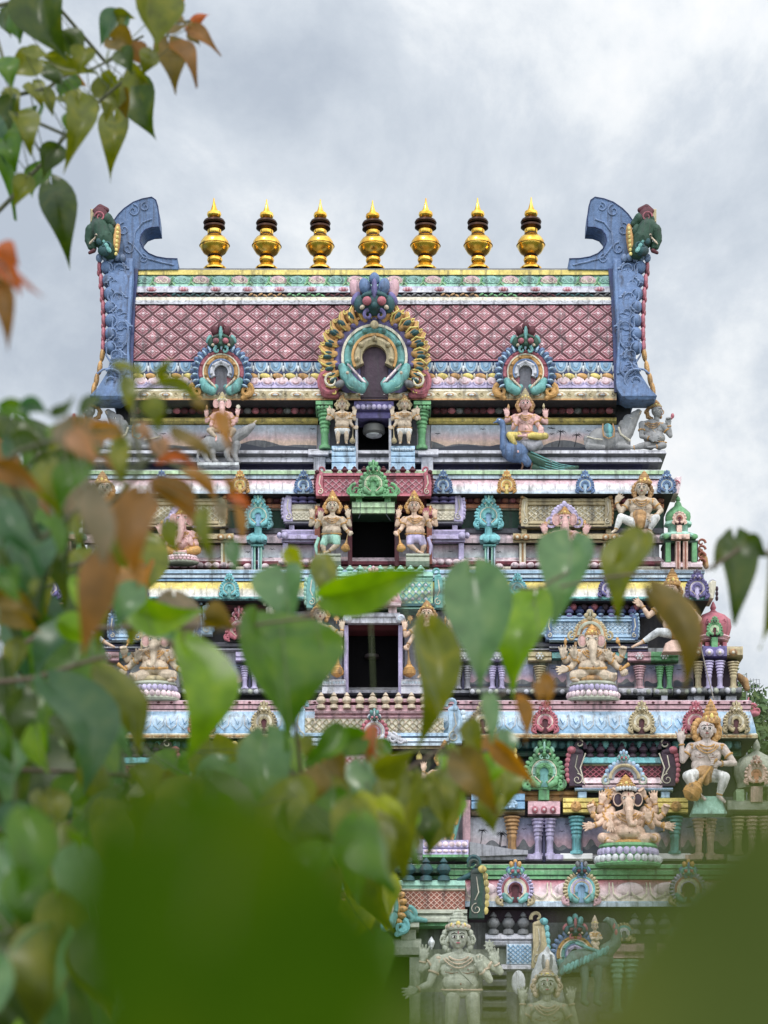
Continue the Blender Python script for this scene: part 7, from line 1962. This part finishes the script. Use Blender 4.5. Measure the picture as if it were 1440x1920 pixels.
branch('leafy_shrub', 'blurred shrub shoot with orange and brown young leaves over the left of the roof storey', (0, 660, 2.88), 1.5,
    [[(-60, 640), (100, 540), (200, 500), (330, 470), (420, 440)], [(220, 1010), (420, 860), (540, 760), (640, 690), (760, 600), (830, 560), (960, 520)], [(760, 600), (720, 400), (720, 170), (600, 60)], [(720, 250), (790, 200), (880, 160), (1010, 180)], [(830, 560), (1000, 640), (1180, 800), (1290, 860)], [(330, 1120), (300, 960), (260, 760), (240, 640)]],
    [((0, 310), (190, 400), 130, -40, 'gr'), ((120, 290), (270, 345), 100, -30, 'bl'), ((290, 340), (400, 235), 90, 12, 'dk'), ((530, 255), (420, 400), 95, 10, 'dk'), ((620, 60), (765, 160), 70, -14, 'ol'), ((850, 120), (935, 30), 70, 0, 'ol'), ((740, 70), (770, 170), 60, 0, 'ol'), ((870, 160), (1115, 310), 80, -45, 'ol'), ((690, 140), (720, 345), 110, 0, 'ol'), ((790, 260), (860, 440), 150, 0, 'ol'), ((1050, 255), (1125, 340), 75, 0, 'bn'),
     ((960, 400), (1175, 590), 130, -35, 'bn'), ((1170, 340), (1250, 570), 110, -20, 'od'), ((510, 420), (705, 580), 130, -45, 'od'), ((650, 480), (680, 780), 130, 10, 'ol'), ((850, 480), (905, 580), 130, 0, 'pk'), ((740, 400), (840, 490), 80, 0, 'pk'), ((860, 600), (1090, 660), 80, -20, 're'), ((1000, 640), (1172, 850), 95, -35, 'od'), ((0, 620), (245, 770), 150, 20, 'rd'), ((250, 600), (330, 910), 240, -10, 'ol'), ((470, 620), (330, 900), 200, 30, 'gr'),
     ((520, 760), (560, 1170), 220, 0, 'bg', .75), ((760, 760), (760, 1270), 260, 0, 'rd', .8), ((700, 800), (660, 1100), 180, 0, 'od', .85), ((820, 730), (1060, 1050), 150, -55, 'rd'), ((1110, 850), (1160, 1190), 110, 18, 'ol'), ((1100, 880), (1060, 1040), 80, 0, 'od'), ((1200, 820), (1240, 950), 100, 0, 'bg'), ((1240, 770), (1372, 885), 70, 0, 're'), ((1270, 840), (1310, 1070), 70, -8, 'od'), ((1220, 690), (1262, 790), 55, 0, 'od'), ((880, 930), (960, 1110), 130, 0, 'ol'),
     ((560, 1120), (450, 1640), 240, -50, 'rd', .85), ((0, 810), (180, 1130), 240, 20, 'bl', .9), ((40, 1180), (110, 1260), 90, 0, 'gr'), ((110, 1050), (230, 1260), 150, 0, 'bl'), ((-20, 1330), (230, 1450), 150, -20, 'bn'), ((1250, 1030), (1280, 1210), 115, 0, 'si'), ((200, 1230), (180, 1350), 60, 0, 'ol'), ((360, 370), (370, 570), 160, 0, 'bg', .8), ((390, 440), (530, 610), 150, 0, 'pk', .75), ((60, 480), (270, 570), 130, -20, 'dk'), ((270, 420), (480, 530), 130, -30, 'gr'), ((30, 470), (60, 650), 90, 0, 'bl'), ((150, 540), (120, 640), 80, 0, 'gr'), ((330, 560), (470, 640), 110, 0, 'dk'), ((420, 500), (560, 560), 90, 0, 'gr'), ((560, 560), (640, 700), 90, 0, 'rd'), ((330, 470), (250, 560), 80, 0, 'ol'), ((-20, 1080), (70, 1190), 110, 0, 'dk'), ((430, 880), (470, 1100), 90, 0, 'ol'), ((290, 900), (330, 1130), 110, 0, 'gr'), ((-10, 1230), (120, 1350), 130, 0, 'gr')], 6)
branch('leafy_shrub', 'green shrub with big heart shaped leaves at left in front of the third storey', (0, 1060, 2.25), 1.75,
    [[(-80, 500), (130, 480), (260, 440), (420, 390), (600, 370), (720, 330), (900, 280), (1150, 240), (1330, 220)], [(-60, 1120), (200, 1100), (400, 1060), (640, 1010), (900, 1050), (1100, 1035)], [(-60, 860), (300, 870), (660, 890), (980, 900), (1100, 880), (1440, 880)], [(130, 480), (260, 300), (420, 200), (560, 140)]],
    [((540, 150), (885, 175), 150, 70, 'br'), ((580, 90), (490, 280), 130, 10, 'si'), ((1200, 20), (1230, 270), 230, 0, 'si'), ((1080, 240), (1200, 790), 400, -25, 'gr', 1.0), ((1215, 300), (1215, 660), 250, -30, 'br', 1.06), ((380, 250), (150, 560), 150, 60, 'bl'), ((250, 240), (370, 350), 110, 0, 'br'), ((200, 500), (350, 970), 270, -90, 'bl', .95), ((430, 440), (590, 830), 170, -60, 'ol'), ((770, 330), (755, 860), 240, -70, 'br', .95), ((-10, 30), (130, 130), 120, 0, 'bl'), ((-10, 150), (180, 290), 130, -20, 'bn'), ((-10, 640), (60, 850), 140, 0, 'gr'), ((120, 770), (30, 1050), 190, 10, 'si'), ((100, 540), (90, 780), 130, 0, 'dk'), ((150, 690), (210, 880), 120, 0, 'br'), ((490, 560), (550, 830), 130, 0, 'si'), ((960, 830), (800, 1010), 190, 0, 'si'), ((1120, 720), (1190, 1170), 230, -10, 'si'), ((1435, 690), (1280, 850), 120, -20, 'gr'), ((640, 200), (760, 330), 160, 0, 'si'), ((860, 220), (990, 270), 100, 0, 'bn'), ((310, 60), (350, 250), 70, 0, 'br'),
     ((400, 600), (430, 780), 110, 0, 'ol'), ((250, 640), (300, 820), 140, 0, 'dk'), ((10, 420), (80, 620), 140, 0, 'dk'), ((70, 320), (60, 470), 110, 0, 'ol'), ((560, 860), (620, 1010), 120, 0, 'ol'), ((690, 880), (720, 1040), 130, 0, 'bn'), ((430, 850), (400, 1010), 130, 0, 'ol'), ((320, 900), (260, 1080), 140, 0, 'gr'), ((540, 990), (560, 1160), 150, 0, 'ol'), ((830, 980), (850, 1130), 120, 0, 'ol'), ((990, 920), (970, 1050), 110, 0, 'rd'), ((180, 960), (200, 1150), 160, 0, 'ol'), ((60, 1010), (70, 1200), 170, 0, 'bl'), ((350, 1060), (380, 1200), 150, 0, 'gr'), ((1010, 1030), (1050, 1170), 120, 0, 'ol'), ((1250, 900), (1290, 1090), 130, 0, 'ol'), ((1340, 880), (1330, 1000), 100, 0, 'rd'), ((1400, 900), (1390, 1100), 130, 0, 'ol'), ((230, 1100), (240, 1280), 190, 0, 'dk'), ((680, 1030), (700, 1200), 190, 0, 'gr'), ((460, 1100), (470, 1290), 190, 0, 'ol')], 5, 'stem_brown')
branch('leafy_shrub', 'green shrub with broad pointed leaves across the middle and a brown twig', (420, 980, 2.057), 1.85,
    [[(-700, 420), (-300, 400), (40, 400), (280, 370), (420, 320), (600, 330), (820, 270), (960, 220), (1200, 260), (1330, 190)], [(300, 1000), (560, 980), (700, 960), (840, 870), (960, 740), (1090, 650)], [(840, 870), (900, 900), (1010, 880), (1100, 870)], [(240, 1250), (430, 1200), (640, 1170)]],
    [((395, 280), (800, 175), 150, 60, 'br', .95), ((960, 190), (985, 655), 270, 10, 'si'), ((1340, 60), (1270, 405), 220, -30, 'si'), ((1200, 280), (1110, 700), 210, -20, 'br', 1.05), ((780, 395), (740, 890), 180, -45, 'ol'), ((380, 130), (385, 340), 110, 0, 'ol'), ((240, 110), (310, 190), 60, 0, 'yl'), ((1020, 670), (1035, 860), 80, 0, 'si'), ((1130, 680), (1158, 860), 65, 0, 'od'), ((1235, 590), (1240, 730), 60, 0, 'od'), ((1200, 620), (1215, 710), 50, 0, 'od'), ((950, 770), (1000, 910), 90, 0, 'ol'), ((910, 890), (1060, 1140), 140, -20, 'bn'), ((1050, 860), (1205, 1015), 70, -20, 'od'), ((530, 930), (580, 1210), 160, 0, 'si'), ((720, 980), (700, 1380), 200, -15, 'ol'), ((830, 970), (855, 1190), 90, 0, 'ol'), ((530, 830), (310, 920), 110, 30, 'gr'), ((590, 950), (745, 870), 85, 0, 'ol'), ((570, 790), (600, 930), 70, 0, 're'), ((540, 840), (560, 930), 60, 0, 'od'), ((610, 1060), (700, 1170), 80, 0, 'yl'), ((570, 1170), (640, 1370), 130, 0, 'ol'), ((430, 1040), (440, 1230), 140, 0, 'gr'), ((330, 1090), (420, 1260), 140, 0, 'ol'), ((640, 980), (660, 1080), 80, 0, 'ol'), ((380, 960), (350, 1090), 120, 0, 'bn'), ((880, 880), (930, 1100), 80, 0, 'ol'), ((490, 1170), (500, 1340), 150, 0, 'gr'), ((250, 1150), (280, 1330), 160, 0, 'ol'), ((620, 1230), (600, 1420), 130, 0, 'ol'), ((700, 1180), (760, 1330), 90, 0, 'gr'), ((540, 1040), (600, 1160), 100, 0, 'yl'), ((420, 900), (470, 1000), 90, 0, 'bn')], 5, 'stem_brown')
branch('leafy_shrub', 'pale twig with hanging dark olive leaves at the right edge', (0, 0, 1), 1.8,
    [[(1500, 1000), (1440, 1040), (1400, 1020), (1330, 1068), (1230, 1072), (1140, 1082), (1050, 1100)]],
    [((1205, 1010), (1158, 1168), 80, 0, 'ol'), ((1222, 1105), (1280, 1310), 66, -14, 'bn'), ((1378, 1008), (1378, 1172), 80, -8, 'dk'), ((1452, 1025), (1424, 1218), 62, -12, 'ol'), ((1400, 1012), (1440, 1045), 44, 0, 'dk'), ((1360, 1012), (1336, 1075), 34, 0, 'dk'), ((1200, 1000), (1145, 1065), 60, 0, 'ol')], 4.5, 'stem_brown', (0.25, 0))
branch('leafy_shrub', 'huge blurred dark green leaf close to the lens at the bottom left', (0, 0, 1), 0.15,
    [[(300, 2500), (330, 2200), (360, 1900), (420, 1560)]],
    [((310, 1585), (1010, 2805), 600, 0, 'nd', 1.0), ((270, 1650), (300, 2500), 200, 0, 'nd', 1.1)], 8, 'stem_green', (-.05, -.02))
branch('leafy_shrub', 'huge blurred olive leaf close to the lens at the bottom right', (0, 0, 1), 0.10,
    [[(1700, 2500), (1690, 2000), (1640, 1700), (1580, 1500)]],
    [((1700, 1560), (725, 2700), 660, 0, 'no', 1.0), ((1765, 1470), (1525, 2630), 620, 0, 'no', 1.1), ((920, 1935), (960, 2700), 460, 0, 'no', 1.0)], 8, 'stem_green', (.05, -.02))
def filler(label, d, zones, seed, foot):
    r = random.Random(seed)
    lv = []
    for (x0, y0, x1, y1, n, cols, w0, w1) in zones:
        for i in range(n):
            x, y = r.uniform(x0, x1), r.uniform(y0, y1); w_ = r.uniform(w0, w1)
            lv.append(((x, y), (x + r.uniform(-.5, .5) * w_, y + w_ * r.uniform(1.3, 1.9)), w_, r.uniform(-.2, .2) * w_, r.choice(cols), r.uniform(.85, 1.2)))
    zx = sorted((z for z in zones), key=lambda z: z[1])
    stems = [[(-90, z[3])] + [(z[0] + (z[2] - z[0]) * t, z[3] - (z[3] - z[1]) * (.3 + .5 * t) + 14 * math.sin(t * 9)) for t in (0.05, .3, .55, .8, 1)] for z in zones]
    return branch('leafy_shrub', label, (0, 0, 1), d, stems, lv, 4, 'stem_green', foot)
filler('dense dark shrub shoot filling the left edge below the roof storey', 2.2, [(-20, 760, 150, 1000, 16, ('dk', 'gr', 'dk', 'rd', 'ol'), 55, 90), (-30, 960, 170, 1330, 26, ('dk', 'bl', 'gr', 'ol', 'gr'), 70, 110), (150, 900, 330, 1120, 10, ('rd', 'ol', 'bg', 'od'), 60, 90)], 4, (-.3, .05))
filler('dense green shrub shoot low on the left behind the heart shaped leaves', 2.4, [(-30, 1330, 260, 1620, 34, ('dk', 'gr', 'ol', 'br', 'bl'), 75, 120), (240, 1380, 520, 1600, 26, ('ol', 'gr', 'dk', 'ol', 'bn'), 65, 105), (-30, 1580, 230, 1900, 24, ('dk', 'gr', 'ol', 'ol'), 80, 130), (560, 1480, 740, 1760, 12, ('ol', 'gr', 'yl', 'dk'), 50, 85)], 9, (-.35, .08))
filler('leafy twig of small green and brown leaves crossing below the tall middle door', 2.3, [(540, 1370, 950, 1490, 36, ('ol', 'gr', 'od', 'bn', 'si', 'ol', 'br'), 32, 58), (540, 1470, 720, 1610, 18, ('ol', 'gr', 'br', 'ol', 'dk'), 44, 80), (700, 1440, 850, 1520, 12, ('ol', 'gr', 'br', 'ol', 'dk'), 44, 80)], 21, (-.3, .08))
filler('tangle of blurred green leaves in the bottom left corner', 1.35, [(-30, 1500, 210, 1900, 44, ('dk', 'gr', 'ol', 'gr', 'si', 'br'), 70, 125), (190, 1450, 560, 1600, 20, ('ol', 'gr', 'dk'), 70, 115), (600, 1500, 720, 1760, 8, ('gr', 'ol'), 60, 90)], 33, (-.3, .05))
